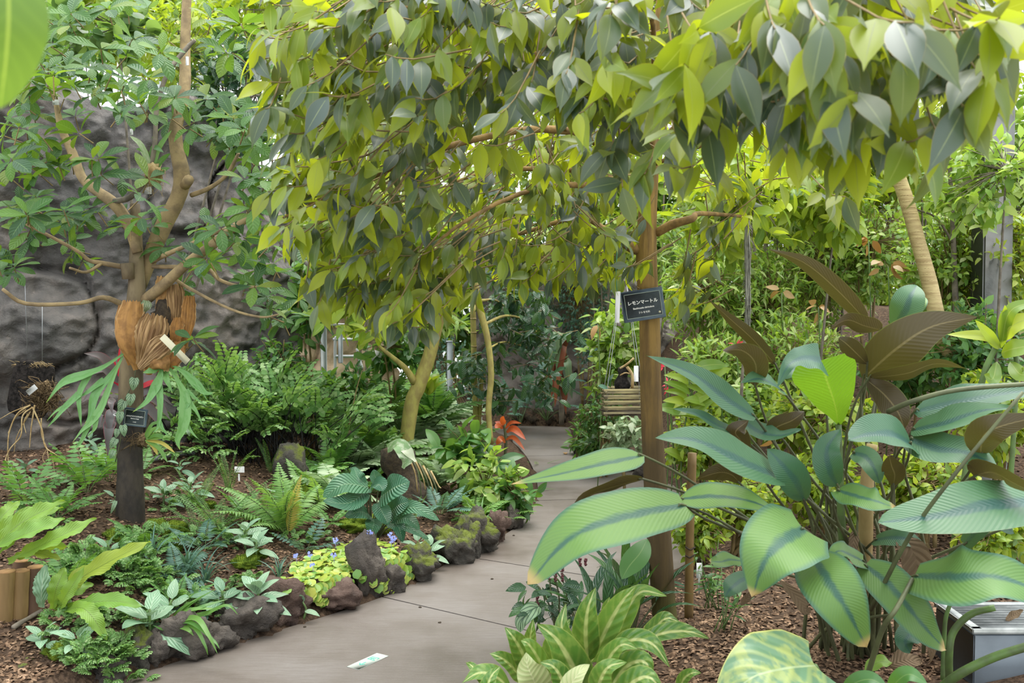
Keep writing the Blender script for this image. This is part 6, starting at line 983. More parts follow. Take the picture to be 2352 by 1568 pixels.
def spray(x, y, Y, n=7, out=None, Ls=None):
    Ls = Ls or (.138 if Y < 2.4 else .122 if Y < 3.2 else .112)
    q = W(x, y, Y); o = nrm(A([q[0] - .7, q[1] - 4.6, 0]) + runit(1)[0] * .8) if out is None else out
    td = nrm(o * A([1, 1, .4]) + A([0, 0, U(-.7, .1)])); ln = Ls * 1.5; tube(acc, [q - td * ln * U(1.2, 1.8) + A([0, 0, .06]), q - td * ln * .5, q], [.003, .0015], 4, 5, 0, False)
    sd = nrm(np.cross(td, A([0, 0, 1.])))
    yg = U(0, 1) < (.55 if x < 760 and y < 560 else .6 if Y > 4.5 else .35 if Y > 3.6 else .16)  # back and left-edge sprays more often get the leaf colour painted as lit
    for i in range(n):
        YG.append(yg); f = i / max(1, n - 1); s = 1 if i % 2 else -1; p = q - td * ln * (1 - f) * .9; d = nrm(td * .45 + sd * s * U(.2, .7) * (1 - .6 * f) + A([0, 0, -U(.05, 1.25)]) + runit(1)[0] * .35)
        P.append(p); D.append(d); N.append(nrm(o * .6 + A([0, -.35, .8]) + runit(1)[0] * .9)); L.append(Ls * U(.75, 1.2))
LY = [  # px ellipse, depth range, number of sprays
    (1720, 110, 200, 130, 1.9, 2.6, 26), (1950, 120, 200, 110, 1.6, 2.3, 28), (2200, 110, 150, 110, 1.45, 2.1, 16), (2120, 260, 110, 80, 1.6, 2.2, 6), (1950, 250, 130, 80, 1.8, 2.4, 9), (1640, 220, 90, 80, 2.0, 2.6, 7), (1430, 60, 180, 90, 2.2, 3.0, 22), (1380, 190, 150, 80, 2.3, 3.0, 14),
    (1250, 110, 160, 120, 2.5, 3.3, 24), (1050, 150, 170, 150, 2.7, 3.6, 32), (850, 150, 170, 150, 2.7, 3.6, 30), (680, 120, 110, 110, 2.7, 3.4, 20), (690, 290, 90, 90, 2.8, 3.6, 16), (650, 400, 70, 70, 3.0, 3.7, 9), (720, 470, 90, 70, 3.0, 3.8, 16), (900, 400, 170, 130, 3.1, 4.2, 34),
    (1020, 280, 180, 120, 3.0, 4.0, 26), (830, 560, 130, 90, 3.2, 4.0, 26), (900, 680, 90, 70, 3.2, 3.9, 20), (1010, 640, 80, 80, 3.4, 4.2, 18), (1180, 480, 150, 90, 3.8, 4.8, 30), (1270, 590, 150, 70, 4.0, 5.2, 30), (1130, 620, 90, 60, 3.9, 4.8, 16), (1370, 590, 80, 70, 4.0, 5.0, 16), (1330, 380, 140, 90, 3.4, 4.6, 22),
    (1470, 300, 110, 70, 2.6, 3.6, 12), (1560, 660, 30, 50, 4.4, 5.0, 7), (1600, 560, 40, 60, 4.6, 5.2, 6), (1680, 440, 70, 50, 4.6, 5.4, 12), (1800, 340, 130, 60, 4.2, 5.5, 14), (1960, 430, 30, 40, 2.6, 3.0, 1), (760, 640, 50, 60, 3.3, 3.9, 8), (690, 570, 60, 50, 3.3, 3.9, 6),
    (1450, -90, 500, 60, 2.4, 4.0, 30), (800, -20, 280, 50, 2.8, 3.8, 22), (1100, 0, 250, 50, 2.7, 3.6, 20), (1100, 30, 300, 60, 4.0, 5.5, 40), (1600, 30, 320, 70, 3.4, 5.0, 40), (2150, 10, 250, 60, 2.4, 4.0, 30), (1000, -90, 350, 60, 2.8, 4.2, 24), (1900, -90, 350, 60, 1.8, 3.4, 20), (1300, 200, 350, 150, 4.6, 6.2, 60), (900, 250, 280, 200, 4.6, 6.4, 60), (1750, 180, 250, 140, 4.4, 6.2, 40), (1100, 420, 250, 120, 5.0, 6.2, 40)]
for cx, cy_, rx, ry, y0, y1, k in LY:
    for _ in range(k): a, r = U(0, 6.28), math.sqrt(U(0, 1)); spray(cx + math.cos(a) * r * rx, cy_ + math.sin(a) * r * ry, U(y0, y1), rng.integers(5, 9))
toward = lambda x: A([x, -1, -.3])
for x, y, Y, n in [(1480, 400, 2.5, 6), (1545, 385, 2.3, 5), (1430, 430, 2.6, 5), (1300, 170, 2.4, 6), (960, 430, 2.9, 4), (860, 470, 2.9, 4), (690, 480, 3.0, 5), (640, 520, 3.1, 5), (610, 250, 2.8, 6), (1150, 260, 2.6, 6), (1690, 150, 1.9, 7), (1920, 120, 1.7, 7), (600, 80, 2.9, 7), (1560, 310, 2.3, 5), (590, 130, 2.9, 7), (700, 650, 3.3, 5), (730, 700, 3.3, 4)]: spray(x, y, Y, n, nrm(toward(U(-.8, .3))))
apart('twigs', acc, M['twig'], my, kind='stuff'); YG = A(YG); P, D, N, L = A(P), A(D), A(N), A(L)
foliage(my, P[~YG], D[~YG], N[~YG], L[~YG], 'myrtle', M['myrtle'], 215); foliage(my, P[YG], D[YG], N[YG], L[YG], 'myrtle', M['myrtle_lit'], 85, rest='lit_tint_foliage')  # second set: same leaves, lit look put into their colour
plate('name_plate', 'dark slate plate reading lemon myrtle in katakana on the ochre trunk', (1426.5, 671.5), (1523, 657), (1432, 742.5), YM - .075, [(TXT[0], .10, .70), (TXT[1], -.085, .50), (TXT[2], -.235, .27)], None, (.36, -.30))
# overhanging foreground leaf, top left
ol = thing('overhanging_leaf_spray', 'big blurred yellow-green leaf hanging into the upper corner close by', 'plant', W(-20, -260, .85)); a = Acc(); tube(a, [W(-60, -330, .85), W(-20, -260, .85), W(10, -180, .85)], .004, 6, 8); apart('twig', a, M['stem'], ol)
bigleaf(ol, [(10, -190, .85), (20, 0, .82), (15, 120, .82), (0, 250, .84)], 165, M['young'], 'ell', .9, .35, .12, .02, 16, 8); bigleaf(ol, [(-40, -200, .85), (-80, -60, .83), (-110, 60, .85)], 120, M['young'], 'ell', .9, .35, .12, .02, 14, 6)
# ---------------------------------------------------------------- big calathea, right foreground
kb = GT(1960, 1470); kb[1] = 4.05; kb[0] = W(1955, 1470, 4.05)[0]; kb[2] = T1(kb[0], kb[1])
ca = thing('giant_calathea', 'giant calathea with long ribbed leaves and brown undersides before the bank of shrubs', 'plant', kb)
CL = [  # midline base -> tip (px, py, depth), visible width, material, f (face), u (upward tilt), prof, fold, wave
    ([(1995, 742, 3.9), (1925, 668, 3.8), (1850, 605, 3.7), (1766, 572, 3.65)], 46, 'calu', -.8, .35, 'lance', .3, .05), ([(1782, 838, 3.8), (1730, 780, 3.7), (1680, 735, 3.65), (1630, 690, 3.6)], 34, 'calu', -.8, .4, 'lance', .25, .03),
    ([(1735, 958, 3.6), (1665, 915, 3.5), (1590, 858, 3.45), (1482, 816, 3.4)], 54, 'cald', .6, .5, 'lance', .25, .06), ([(1735, 886, 3.75), (1735, 835, 3.65), (1705, 805, 3.6), (1660, 805, 3.55)], 58, 'calu', -.8, .3, 'lance', .2, .1), ([(1690, 990, 3.6), (1650, 978, 3.5), (1600, 950, 3.45), (1545, 938, 3.4)], 24, 'cald', .5, .6, 'lance', .2, .04),
    ([(1983, 868, 3.8), (2060, 800, 3.65), (2140, 750, 3.6), (2246, 727, 3.6)], 110, 'calu', -.9, .15, 'lance', .08, .02), ([(2052, 752, 4.0), (2078, 715, 3.95), (2092, 680, 3.95), (2106, 655, 4.0)], 72, 'cald', .55, .2, 'ell', .3, .02), ([(2062, 745, 4.05), (2100, 710, 4.0), (2115, 690, 4.0), (2122, 680, 4.05)], 36, 'cal', .8, .2, 'ell', .2, .0),
    ([(2025, 758, 3.9), (1985, 748, 3.8), (1945, 735, 3.75), (1902, 758, 3.7)], 40, 'calu', -.6, .5, 'lance', .2, .06), ([(1992, 836, 3.75), (1968, 812, 3.65), (1945, 790, 3.6), (1926, 776, 3.6)], 44, 'calu', -.8, .2, 'ell', .1, .03),
    ([(1926, 976, 3.6), (1918, 930, 3.45), (1898, 870, 3.3), (1885, 828, 3.25)], 140, 'caly', -.9, .1, 'fan', .12, .05), ([(1886, 828, 3.24), (1850, 822, 3.18), (1812, 838, 3.12), (1786, 888, 3.1)], 92, 'cald', .8, .6, 'webbed', .12, .1),
    ([(1990, 872, 3.75), (2030, 905, 3.65), (2062, 945, 3.6), (2078, 985, 3.6)], 66, 'calu', -.85, .2, 'ell', .15, .05), ([(1996, 868, 3.7), (2080, 858, 3.55), (2150, 835, 3.5), (2226, 848, 3.45)], 30, 'calu', -.5, .6, 'lance', .15, .08),
    ([(2100, 945, 3.6), (2200, 925, 3.5), (2300, 905, 3.45), (2420, 890, 3.4)], 68, 'cald', .5, .7, 'lance', .15, .06), ([(2095, 988, 3.5), (2160, 975, 3.4), (2250, 945, 3.35), (2330, 935, 3.3)], 52, 'cald', .5, .7, 'lance', .25, .08),
    ([(2092, 1020, 3.4), (2050, 1000, 3.3), (2000, 998, 3.25), (1948, 1010, 3.2)], 72, 'cald', .6, .7, 'cal', .3, .04), ([(2090, 1008, 3.45), (2150, 1030, 3.35), (2220, 1040, 3.3), (2290, 1068, 3.25)], 74, 'cald', .6, .7, 'cal', .15, .05), ([(2252, 1045, 3.3), (2260, 1000, 3.2), (2310, 975, 3.15), (2420, 950, 3.1)], 80, 'calu', -.9, .2, 'lance', .1, .05),
    ([(1800, 1100, 3.3), (1700, 1060, 3.15), (1600, 1012, 3.1), (1503, 1006, 3.05)], 76, 'cald', .6, .7, 'lance', .22, .03), ([(1478, 1046, 3.4), (1400, 1062, 3.3), (1300, 1085, 3.25), (1172, 1112, 3.2)], 62, 'cal', .6, .7, 'lance', .12, .03), ([(1573, 1160, 3.2), (1440, 1185, 3.05), (1310, 1235, 2.95), (1212, 1342, 2.95)], 128, 'cal', .65, .65, 'cal', .1, .03),
    ([(1478, 1100, 3.3), (1420, 1115, 3.25), (1350, 1140, 3.2), (1302, 1190, 3.2)], 26, 'calu', -.5, .6, 'lance', .3, .1), ([(1562, 1146, 3.25), (1640, 1140, 3.2), (1720, 1150, 3.15), (1802, 1182, 3.15)], 60, 'cal', .5, .75, 'lance', .12, .05), ([(1846, 1214, 3.15), (1800, 1240, 3.0), (1755, 1290, 2.93), (1728, 1370, 2.95)], 178, 'cal', .8, .5, 'heart', .05, .04),
    ([(1868, 1278, 3.2), (1900, 1330, 3.05), (1945, 1400, 3.0), (1990, 1486, 3.05)], 132, 'cal', .85, .4, 'cal', .08, .03), ([(1986, 1297, 3.3), (2050, 1350, 3.2), (2115, 1430, 3.15), (2172, 1492, 3.2)], 92, 'cal', .7, .5, 'cal', .1, .05), ([(2100, 1322, 3.2), (2190, 1325, 3.0), (2290, 1325, 2.95), (2430, 1370, 2.95)], 124, 'cal', .7, .65, 'cal', .1, .12),
    ([(2420, 1150, 3.3), (2280, 1160, 3.1), (2150, 1185, 3.05), (2016, 1200, 3.0)], 118, 'cald', .65, .65, 'cal', .1, .03), ([(1924, 1126, 3.3), (1970, 1140, 3.2), (2010, 1150, 3.15), (2056, 1166, 3.15)], 54, 'cal', .6, .7, 'cal', .1, .15), ([(1985, 1290, 3.35), (1955, 1275, 3.25), (1925, 1265, 3.2), (1900, 1290, 3.2)], 44, 'cal', .6, .7, 'heart', .1, .1), ([(1712, 1290, 3.3), (1680, 1285, 3.25), (1655, 1290, 3.2), (1627, 1288, 3.2)], 34, 'cal', .5, .75, 'ell', .15, .12),
    ([(1848, 1150, 3.4), (1830, 1110, 3.3), (1800, 1070, 3.25), (1762, 1030, 3.25)], 74, 'cald', .8, .3, 'ell', .12, .05), ([(1925, 1116, 3.4), (1905, 1080, 3.35), (1900, 1030, 3.35), (1930, 985, 3.4)], 66, 'cald', .8, .2, 'ell', .25, .05), ([(2052, 1115, 3.5), (2055, 1090, 3.45), (2048, 1070, 3.42), (2042, 1046, 3.4)], 52, 'calu', -.9, .1, 'ell', .1, .02), ([(2240, 1092, 3.3), (2280, 1085, 3.2), (2330, 1110, 3.15), (2410, 1150, 3.1)], 44, 'calu', -.4, .7, 'lance', .15, .05),
    ([(1700, 960, 3.7), (1740, 990, 3.65), (1790, 1000, 3.6), (1840, 985, 3.6)], 40, 'cald', .4, .7, 'lance', .2, .1), ([(1800, 1010, 3.7), (1780, 985, 3.65), (1820, 965, 3.6), (1848, 945, 3.6)], 46, 'calu', -.8, .3, 'ell', .15, .08), ([(1720, 1040, 3.6), (1700, 1010, 3.55), (1690, 990, 3.5), (1720, 965, 3.5)], 50, 'calu', -.8, .3, 'ell', .15, .05), ([(1800, 900, 3.75), (1770, 880, 3.7), (1740, 870, 3.65), (1700, 880, 3.6)], 30, 'cald', .4, .7, 'lance', .15, .05),
    ([(2215, 1250, 3.4), (2250, 1215, 3.35), (2290, 1200, 3.3), (2330, 1225, 3.3)], 46, 'cald', .6, .6, 'cal', .15, .05), ([(1740, 1330, 3.4), (1710, 1330, 3.35), (1680, 1350, 3.3), (1665, 1370, 3.3)], 44, 'cald', .5, .6, 'ell', .15, .05), ([(2010, 1240, 3.6), (2050, 1235, 3.5), (2090, 1240, 3.45), (2130, 1265, 3.45)], 40, 'cald', .5, .6, 'cal', .15, .05), ([(2130, 1420, 3.4), (2110, 1440, 3.35), (2080, 1470, 3.3), (2090, 1500, 3.3)], 60, 'cald', .6, .4, 'cal', .1, .05),
    ([(1880, 870, 3.9), (1850, 850, 3.85), (1820, 850, 3.8), (1790, 870, 3.8)], 40, 'cald', .5, .6, 'ell', .15, .05), ([(1960, 1040, 3.55), (1990, 1050, 3.5), (2010, 1080, 3.45), (2020, 1110, 3.45)], 50, 'cald', .7, .4, 'cal', .15, .05), ([(1700, 1110, 3.5), (1680, 1090, 3.45), (1650, 1085, 3.4), (1600, 1100, 3.4)], 46, 'calu', -.7, .4, 'ell', .15, .05)]
acc = Acc()
for k, (p, w, m, f, u, pf, fo, wv) in enumerate(CL):
    nl = 22 if w > 90 else 16
    lf = bigleaf(ca, p, w, M[m], pf, f, u, fo, wv, nl, 10 if w > 60 else 8, .42 if pf == 'heart' else .06, label={'calu': 'brown underside showing', 'caly': 'young leaf glowing green', 'cald': None, 'cal': None}[m])
    if pf == 'webbed': continue      # folded-over end of the young leaf: no stalk of its own
    q = W(*p[0]); b = kb + A([max(-.26, min(.26, rng.normal() * .11)), max(-.2, min(.2, rng.normal() * .08)), -.02]); h = q[2] - b[2]; T0 = nrm(q - W(*p[1])); m1 = b + A([(q[0] - b[0]) * .25, (q[1] - b[1]) * .3, h * .5]); m2 = q + (T0 * .05) - A([(q[0] - b[0]) * .2, (q[1] - b[1]) * .2, h * .14]); a = Acc(); tube(a, [b, m1, m2, q, q + (W(*p[1]) - q) * .12], [.0085, .007, .005, .0042, .002], 7, 16, 0, False); apart('stalk', a, M['stemd'], lf)
for p, r, m in [([(1990, 1130, 3.6), (1993, 1080, 3.6), (2003, 1020, 3.6)], [.026, .02], 'stemt'), ([(1960, 1470, 3.9), (1985, 1300, 3.75), (1990, 1130, 3.6)], [.028, .026], 'stemt'), ([(1945, 1400, 3.8), (1932, 1180, 3.6), (1926, 975, 3.58)], [.018, .011], 'stem'), ([(2040, 945, 3.55), (2100, 920, 3.45), (2200, 895, 3.4), (2380, 880, 3.35)], [.010, .008], 'stemd'), ([(2000, 1400, 3.3), (2090, 1230, 3.1), (2200, 1080, 2.95), (2350, 900, 2.9)], [.008, .005], 'stemd'), ([(1990, 1560, 3.2), (2025, 1450, 3.05), (2060, 1395, 3.0), (2095, 1330, 3.18)], [.009, .007], 'stemd')]:
    a = Acc(); tube(a, [W(*q) for q in p], r, 9, 16); apart('stalk', a, M[m], ca)
for p, w, pf in [([(2060, 1225, 3.5), (2100, 1270, 3.4), (2110, 1330, 3.38), (2128, 1380, 3.4)], 66, 'ell'), ([(1790, 1330, 3.4), (1830, 1370, 3.35), (1850, 1400, 3.3), (1862, 1395, 3.3)], 28, 'ell'), ([(1965, 1215, 3.6), (1960, 1260, 3.55), (1968, 1310, 3.55)], 22, 'lance'), ([(1700, 1390, 3.5), (1720, 1370, 3.45), (1738, 1360, 3.4)], 18, 'ell'), ([(2120, 1440, 3.6), (2140, 1480, 3.5), (2138, 1520, 3.5)], 26, 'lance')]: bigleaf(ca, p, w, M['dry'], pf, .9, .2, .2, .25, 14, 8, 0, 'dry_leaf', label='withered grey-brown leaf')
# ---------------------------------------------------------------- foreground cream-striped plants
db = A([.02, 3.55, 0.]); db[2] = T1(*db[:2]); db[2] = max(db[2], .05)
dp = thing('cream_striped_plant', 'clump of green leaves with cream midribs along the path at the bottom edge', 'plant', W(1290, 1620, 3.4))
DL = [([(1330, 1560, 3.15), (1310, 1500, 3.1), (1290, 1440, 3.08), (1300, 1385, 3.1)], 50, 'dumb', .9, .25), ([(1250, 1560, 3.12), (1240, 1520, 3.08), (1215, 1480, 3.05), (1196, 1470, 3.05)], 44, 'dumb', .85, .3), ([(1370, 1600, 3.0), (1380, 1560, 2.95), (1400, 1530, 2.92), (1440, 1520, 2.92)], 54, 'dumb', .85, .4), ([(1440, 1470, 3.35), (1420, 1440, 3.3), (1395, 1400, 3.25), (1400, 1370, 3.25)], 44, 'dumb', .85, .2), ([(1130, 1610, 2.95), (1120, 1580, 2.92), (1130, 1550, 2.92), (1150, 1530, 2.95)], 38, 'dumb', .8, .3), ([(1320, 1620, 2.9), (1310, 1580, 2.87), (1330, 1545, 2.86), (1355, 1525, 2.88)], 50, 'dumbp', .8, .4), ([(1345, 1600, 3.2), (1320, 1540, 3.1), (1280, 1470, 3.02), (1234, 1432, 3.0)], 86, 'dumb', .9, .3), ([(1350, 1520, 3.3), (1345, 1460, 3.2), (1350, 1400, 3.15), (1368, 1348, 3.15)], 66, 'dumb', .9, .2), ([(1358, 1520, 3.3), (1395, 1440, 3.2), (1430, 1380, 3.15), (1462, 1345, 3.12)], 62, 'dumb', .9, .25), ([(1240, 1600, 3.1), (1225, 1560, 3.02), (1212, 1530, 3.0), (1208, 1498, 3.0)], 78, 'dumbp', .9, .25), ([(1215, 1540, 3.25), (1200, 1500, 3.2), (1180, 1465, 3.15), (1160, 1440, 3.15)], 54, 'dumb', .8, .4), ([(1200, 1560, 3.3), (1175, 1530, 3.2), (1150, 1510, 3.15), (1124, 1500, 3.15)], 40, 'dumb', .7, .5), ([(1180, 1590, 3.1), (1140, 1555, 3.0), (1100, 1545, 2.98), (1060, 1568, 2.98)], 42, 'dumb', .6, .7),
      ([(1410, 1480, 3.3), (1430, 1420, 3.2), (1470, 1360, 3.15), (1531, 1368, 3.1)], 54, 'dumb', .7, .5), ([(1400, 1500, 3.2), (1450, 1470, 3.1), (1500, 1480, 3.05), (1538, 1532, 3.05)], 50, 'dumb', .7, .6), ([(1470, 1480, 3.4), (1520, 1455, 3.35), (1580, 1450, 3.3), (1628, 1466, 3.3)], 42, 'dumb', .6, .7), ([(1400, 1580, 3.1), (1440, 1530, 3.05), (1480, 1520, 3.0), (1500, 1560, 3.0)], 60, 'dumb', .8, .4), ([(1420, 1610, 3.0), (1450, 1570, 2.95), (1490, 1555, 2.92), (1525, 1590, 2.92)], 60, 'dumb', .8, .5), ([(1380, 1560, 3.1), (1400, 1510, 3.05), (1430, 1480, 3.0), (1465, 1490, 3.0)], 46, 'dumb', .8, .4), ([(1300, 1600, 3.05), (1290, 1560, 3.0), (1270, 1530, 2.98), (1240, 1520, 2.98)], 50, 'dumb', .8, .4), ([(1480, 1480, 3.5), (1500, 1450, 3.45), (1530, 1420, 3.4), (1565, 1430, 3.4)], 40, 'dumb', .6, .6), ([(1180, 1600, 3.2), (1150, 1590, 3.15), (1120, 1580, 3.1), (1085, 1590, 3.1)], 40, 'dumb', .6, .7), ([(1560, 1590, 3.1), (1570, 1560, 3.05), (1590, 1545, 3.0), (1610, 1545, 3.0)], 30, 'dumb', .8, .4), ([(1280, 1530, 3.4), (1270, 1490, 3.35), (1290, 1450, 3.3), (1310, 1420, 3.3)], 50, 'dumb', .8, .3), ([(1210, 1500, 3.4), (1215, 1480, 3.4), (1220, 1450, 3.35), (1225, 1420, 3.35)], 34, 'dumb', .8, .3), ([(1150, 1600, 3.0), (1110, 1560, 3.0), (1085, 1530, 3.0), (1070, 1520, 3.05)], 26, 'dumb', .7, .5)]
for p, w, m, f, u in DL: lf = bigleaf(dp, p, w, M[m], 'lance', f, u, .18, .07, 18, 8); q = W(*p[0]); a = Acc(); tube(a, [A([q[0] * .9 + .01, 3.45, .06]), q * .6 + A([q[0] * .9, 3.45, .06]) * .4, q], [.009, .006], 7, 8); apart('stalk', a, M['stem'], lf)
# dark lance-leaved plants left of the myrtle foot
for px_, py_, n, L, lb in [(1395, 1470, 16, .30, 'dark glossy lance-leaved plant left of the myrtle trunk foot'), (1455, 1455, 12, .28, 'dark glossy plant against the myrtle trunk'), (1330, 1440, 12, .26, 'dark glossy plant behind the flower spikes'), (1440, 1380, 10, .30, 'taller dark glossy plant behind the others')]:
    b = GT(px_, py_); rosette('dark_lance_plant', lb, 'plant', b, n, 'blade', L, 'gloss', (20, 75), 'dark lance-leaved plants', (0, 360), 'leaf', .14, 'stemd')
dk_ = sc.objects[-1].parent
bigleaf(dk_, [(1487, 1237, 4.2), (1470, 1270, 4.15), (1445, 1300, 4.12), (1428, 1330, 4.1)], 54, M['midg'], 'ell', .9, .3, .08, .03)
fs = thing('spike_flower_plant', 'small shrub with dark upright flower spikes beside the path', 'plant', GT(1270, 1440)); yf = 4.55; a = Acc()
for p in [[(1275, 1440), (1262, 1390), (1240, 1350), (1232, 1345)], [(1275, 1440), (1268, 1380), (1262, 1330), (1258, 1322)], [(1280, 1440), (1285, 1380), (1276, 1330), (1272, 1320)], [(1280, 1440), (1300, 1380), (1300, 1330)]]: tube(a, [W(x, y, yf) for x, y in p], [.005, .003], 5, 10)
apart('stems', a, M['stemd'], fs)
for x, y, h in [(1235, 1390, 32), (1262, 1330, 34), (1276, 1335, 28), (1292, 1335, 34), (1332, 1300, 18), (1345, 1298, 16)]:
    a = Acc(); s = yf / F; tube(a, [W(x, y, yf), W(x + 1, y - h, yf)], [.003, .0015], 5, 5)
    for k in range(26): q = W(x + U(-3, 3), y - h * U(0, 1), yf + U(-.006, .006)); blob(a, q, (.004, .004, .005), 1, 0, 1, k)
    apart('flower_spike', a, M['spike'], fs)
P = A([W(1275 + U(-70, 60), 1360 + U(-30, 70), yf + U(-.15, .2)) for _ in range(60)]); foliage(fs, P, runit(60) * A([1, .6, .4]) + A([0, -.3, -.2]), A([0, -.4, 1]) + runit(60) * .4, rng.uniform(.06, .11, 60), 'ovate', M['gloss'], 60)
bigleaf(fs, [(1238, 1392, yf - .1), (1222, 1400, yf - .14), (1198, 1425, yf - .15), (1195, 1452, yf - .15)], 38, M['vinel'], 'cal', .9, .4, .08, .02); bigleaf(fs, [(1225, 1395, yf - .1), (1205, 1400, yf - .12), (1185, 1405, yf - .14), (1168, 1417, yf - .15)], 18, M['gloss'], 'ell', .5, .7)
# big variegated leaf at the bottom
ph = thing('variegated_philodendron', 'philodendron with one huge cream-marbled heart leaf at the bottom edge', 'plant', W(1900, 1640, 3.3)); a = Acc(); tube(a, [W(1905, 1660, 3.2), W(1890, 1570, 3.1), W(1872, 1530, 2.9)], [.012, .009], 8, 8); apart('stalk', a, M['stem'], ph)
bigleaf(ph, [(1872, 1528, 2.85), (1800, 1535, 2.7), (1720, 1560, 2.62), (1640, 1640, 2.6)], 190, M['philo'], 'heart', .7, .65, .05, .05, 22, 14, .55, wk=2.5); bigleaf(ph, [(1930, 1600, 2.9), (1960, 1570, 2.85), (2000, 1560, 2.82), (2040, 1580, 2.8)], 40, M['midg'], 'ell', .7, .6); bigleaf(ph, [(2040, 1600, 2.9), (2060, 1565, 2.85), (2090, 1548, 2.82), (2130, 1570, 2.8)], 40, M['midg'], 'ell', .7, .6)
for p, r in [([(2150, 1590, 3.3), (2200, 1550, 3.2), (2280, 1510, 3.15), (2380, 1478, 3.1)], .016), ([(2180, 1560, 3.35), (2180, 1500, 3.3), (2190, 1450, 3.3), (2230, 1410, 3.28), (2285, 1395, 3.25)], .013), ([(2165, 1560, 3.4), (2168, 1480, 3.4), (2172, 1420, 3.4), (2185, 1380, 3.4)], .008)]:
    a = Acc(); tube(a, [W(*q) for q in p], [r, r * .85], 10, 20); apart('stalk', a, M['stem'], ph)
# grey vent box with louvres
X0, X1, Y0, Y1, Z0, Z1 = 1.69, 2.45, 3.6, 3.93, .2, .415; vb = thing('vent_box', 'grey metal vent box with louvred top at the lower picture corner', 'vent', ((X0 + X1) / 2, 3.76, Z0)); a = Acc(); box(a, ((X0 + X1) / 2, (Y0 + Y1) / 2, (Z0 + Z1) / 2 - .01), ((X1 - X0) / 2, (Y1 - Y0) / 2, (Z1 - Z0) / 2 - .01), None, 0, .004); apart('casing', a, M['box'], vb)
a = Acc()
for cx, cy_, hx, hy in [((X0 + X1) / 2, Y0 + .012, (X1 - X0) / 2 + .006, .016), ((X0 + X1) / 2, Y1 - .012, (X1 - X0) / 2 + .006, .016), (X0 + .014, (Y0 + Y1) / 2, .018, (Y1 - Y0) / 2), (X1 - .014, (Y0 + Y1) / 2, .018, (Y1 - Y0) / 2)]: box(a, (cx, cy_, Z1 - .008), (hx, hy, .01), None, 0, .003)
apart('rim', a, M['boxs'], vb); a = Acc(); box(a, ((X0 + X1) / 2, (Y0 + Y1) / 2, Z1 - .017), ((X1 - X0) / 2 - .02, (Y1 - Y0) / 2 - .02, .002)); apart('gap_shade_plate', a, M['dark'], vb)  # dark plate added under the louvres to paint the shade in their gaps
for k in range(9): a = Acc(); cth = math.cos(.5); sth = math.sin(.5); box(a, ((X0 + X1) / 2, Y0 + .05 + k * .029, Z1 - .004), ((X1 - X0) / 2 - .03, .0085, .0022), A([[1, 0, 0], [0, cth, -sth], [0, sth, cth]]), 0, .001); apart('louvre', a, M['boxs'], vb)
# herbs, dry leaves, floor sign
for cx, cy_, k, lb in [(1635, 1400, 60, 'thin weedy herb right of the bamboo stake'), (1660, 1450, 40, 'weedy herb at the bark edge below the calathea')]:
    b = GT(cx, cy_); root = thing('weedy_herb', lb, 'herb', b); a = Acc(); P = []
    for s_ in range(7):
        t = b + A([U(-.12, .12), U(-.06, .06), U(.15, .36)]); tube(a, [b + A([U(-.04, .04), 0, 0]), (b + t) / 2, t], [.003, .0015], 4, 5)
        for j in range(k // 7): P.append(b + (t - b) * U(.3, 1))
    apart('stems', a, M['stem'], root, kind='stuff'); P = A(P); foliage(root, P, runit(len(P)) * A([1, 1, .3]) + A([0, 0, .1]), A([0, -.2, 1]) + runit(len(P)) * .3, rng.uniform(.04, .085, len(P)), 'lance', M['midg'], 60)
for p, w, m, lb in [([(2040, 1530, 3.6), (2080, 1515, 3.6), (2118, 1520, 3.62)], 40, 'dry', 'large curled grey dead leaf on the bark by the calathea stalks'), ([(1985, 1540, 3.6), (2020, 1520, 3.6), (2050, 1522, 3.6)], 30, 'nest', 'yellow fallen leaf beside the grey dead leaf'), ([(2310, 1425, 3.7), (2330, 1412, 3.7), (2350, 1400, 3.7)], 18, 'dry', 'small red-brown dead leaf on the vent box'), ([(1395, 1450, 4.4), (1408, 1444, 4.4), (1420, 1450, 4.4)], 12, 'dry', 'dead leaf at the myrtle foot')]:
    a = Acc(); bigleaf(None, p, w, M[m], 'ell', .6, .7, .2, .2, 10, 6, acc=a); solo('fallen_leaf', a, M[m], lb, 'leaf', W(*p[1]), 'fallen leaves')
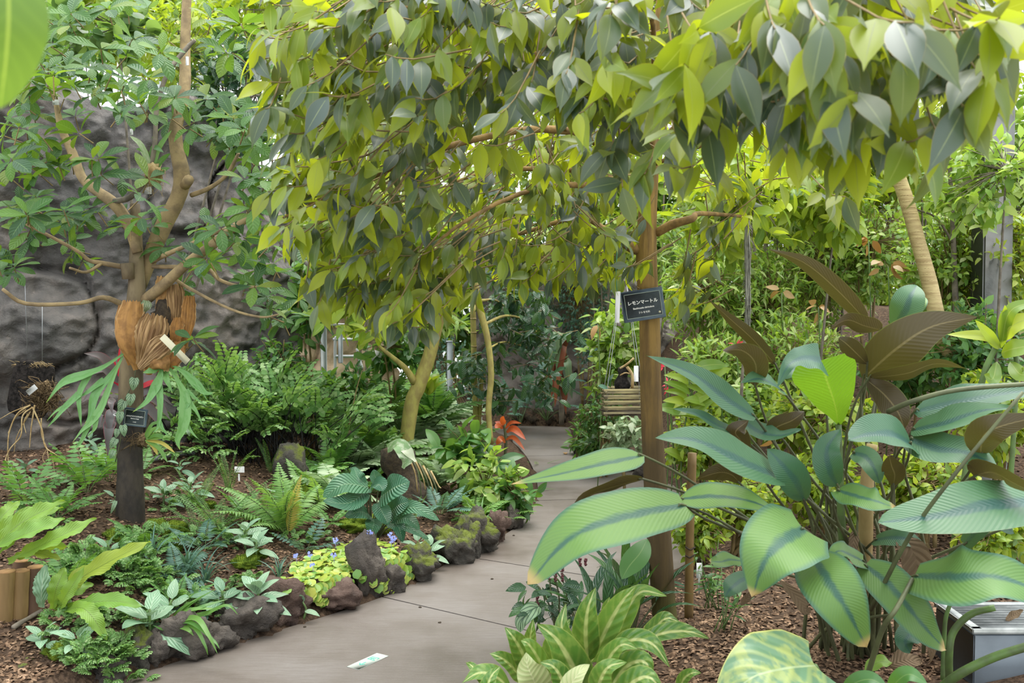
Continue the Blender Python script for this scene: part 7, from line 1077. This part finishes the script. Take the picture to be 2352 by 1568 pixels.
c = G(1299, 1044); a = Acc(); V, Q, uv = leafgrid(6, 4, 'ell', .5, .2, .2, .4); a.add(c + A([0, 0, .008]) + V * .1, Q, uv); solo('fallen_leaf', a, M['orange'], 'small yellow fallen leaf on the path at the bend', 'leaf', c, 'fallen leaves')
for k, (x, y) in enumerate([(1010, 1430), (1060, 1290), (965, 1395), (1180, 1230), (700, 1440), (1130, 1330)]):
    c = G(x, y); a = Acc(); blob(a, c + A([0, 0, .003]), (.009, .006, .004), 2, .4, 2, k); solo('path_debris', a, M['dark'], 'tiny dark crumb of bark on the path surface', 'debris', c, 'bark crumbs on the path')
q0, q1, q3 = G(796, 1531.5), G(865.5, 1500), G(826, 1537.7); ex = q1 - q0; ey = q3 - q0; lx, ly = np.linalg.norm(ex), np.linalg.norm(ey); ex = ex / lx; ey = ey - ex * (ey @ ex); ey /= np.linalg.norm(ey)
fs_ = thing('floor_sign', 'white exit floor sign with a green arrow on the concrete path', 'sign', q0 + ex * lx / 2 + ey * ly / 2); Rf = np.stack([ex, ey, np.cross(ex, ey)], 1)
if Rf[2, 2] < 0: Rf[:, 2] *= -1
def fl(a, x, y, hx, hy, h=.0008, ang=0): r = Rf @ rotz(ang); box(a, q0 + ex * x * lx + ey * y * ly + A([0, 0, .0015 + h]), (hx * lx, hy * lx, h), r)
a = Acc(); box(a, q0 + ex * lx / 2 + ey * ly / 2 + A([0, 0, .001]), (lx / 2, ly / 2, .0012), Rf, 0, .0005); apart('plate', a, M['signw'], fs_)
a = Acc(); fl(a, .33, .5, .10, .012); fl(a, .275, .40, .055, .014, .0009, -.75); fl(a, .275, .60, .055, .014, .0009, .75); apart('arrow', a, M['signg'], fs_, smooth=False)
a = Acc()
for x, y, hx, hy, an in [(.60, .5, .009, .105, 0), (.76, .5, .009, .105, 0), (.70, .5, .009, .06, 0), (.68, .22, .08, .009, 0), (.73, .78, .04, .009, 0), (.655, .45, .04, .010, .5), (.645, .62, .035, .009, -.6), (.67, .35, .015, .015, 0)]: fl(a, x, y, hx, hy, .0009, an)
apart('exit_pictogram', a, M['signg'], fs_, smooth=False)
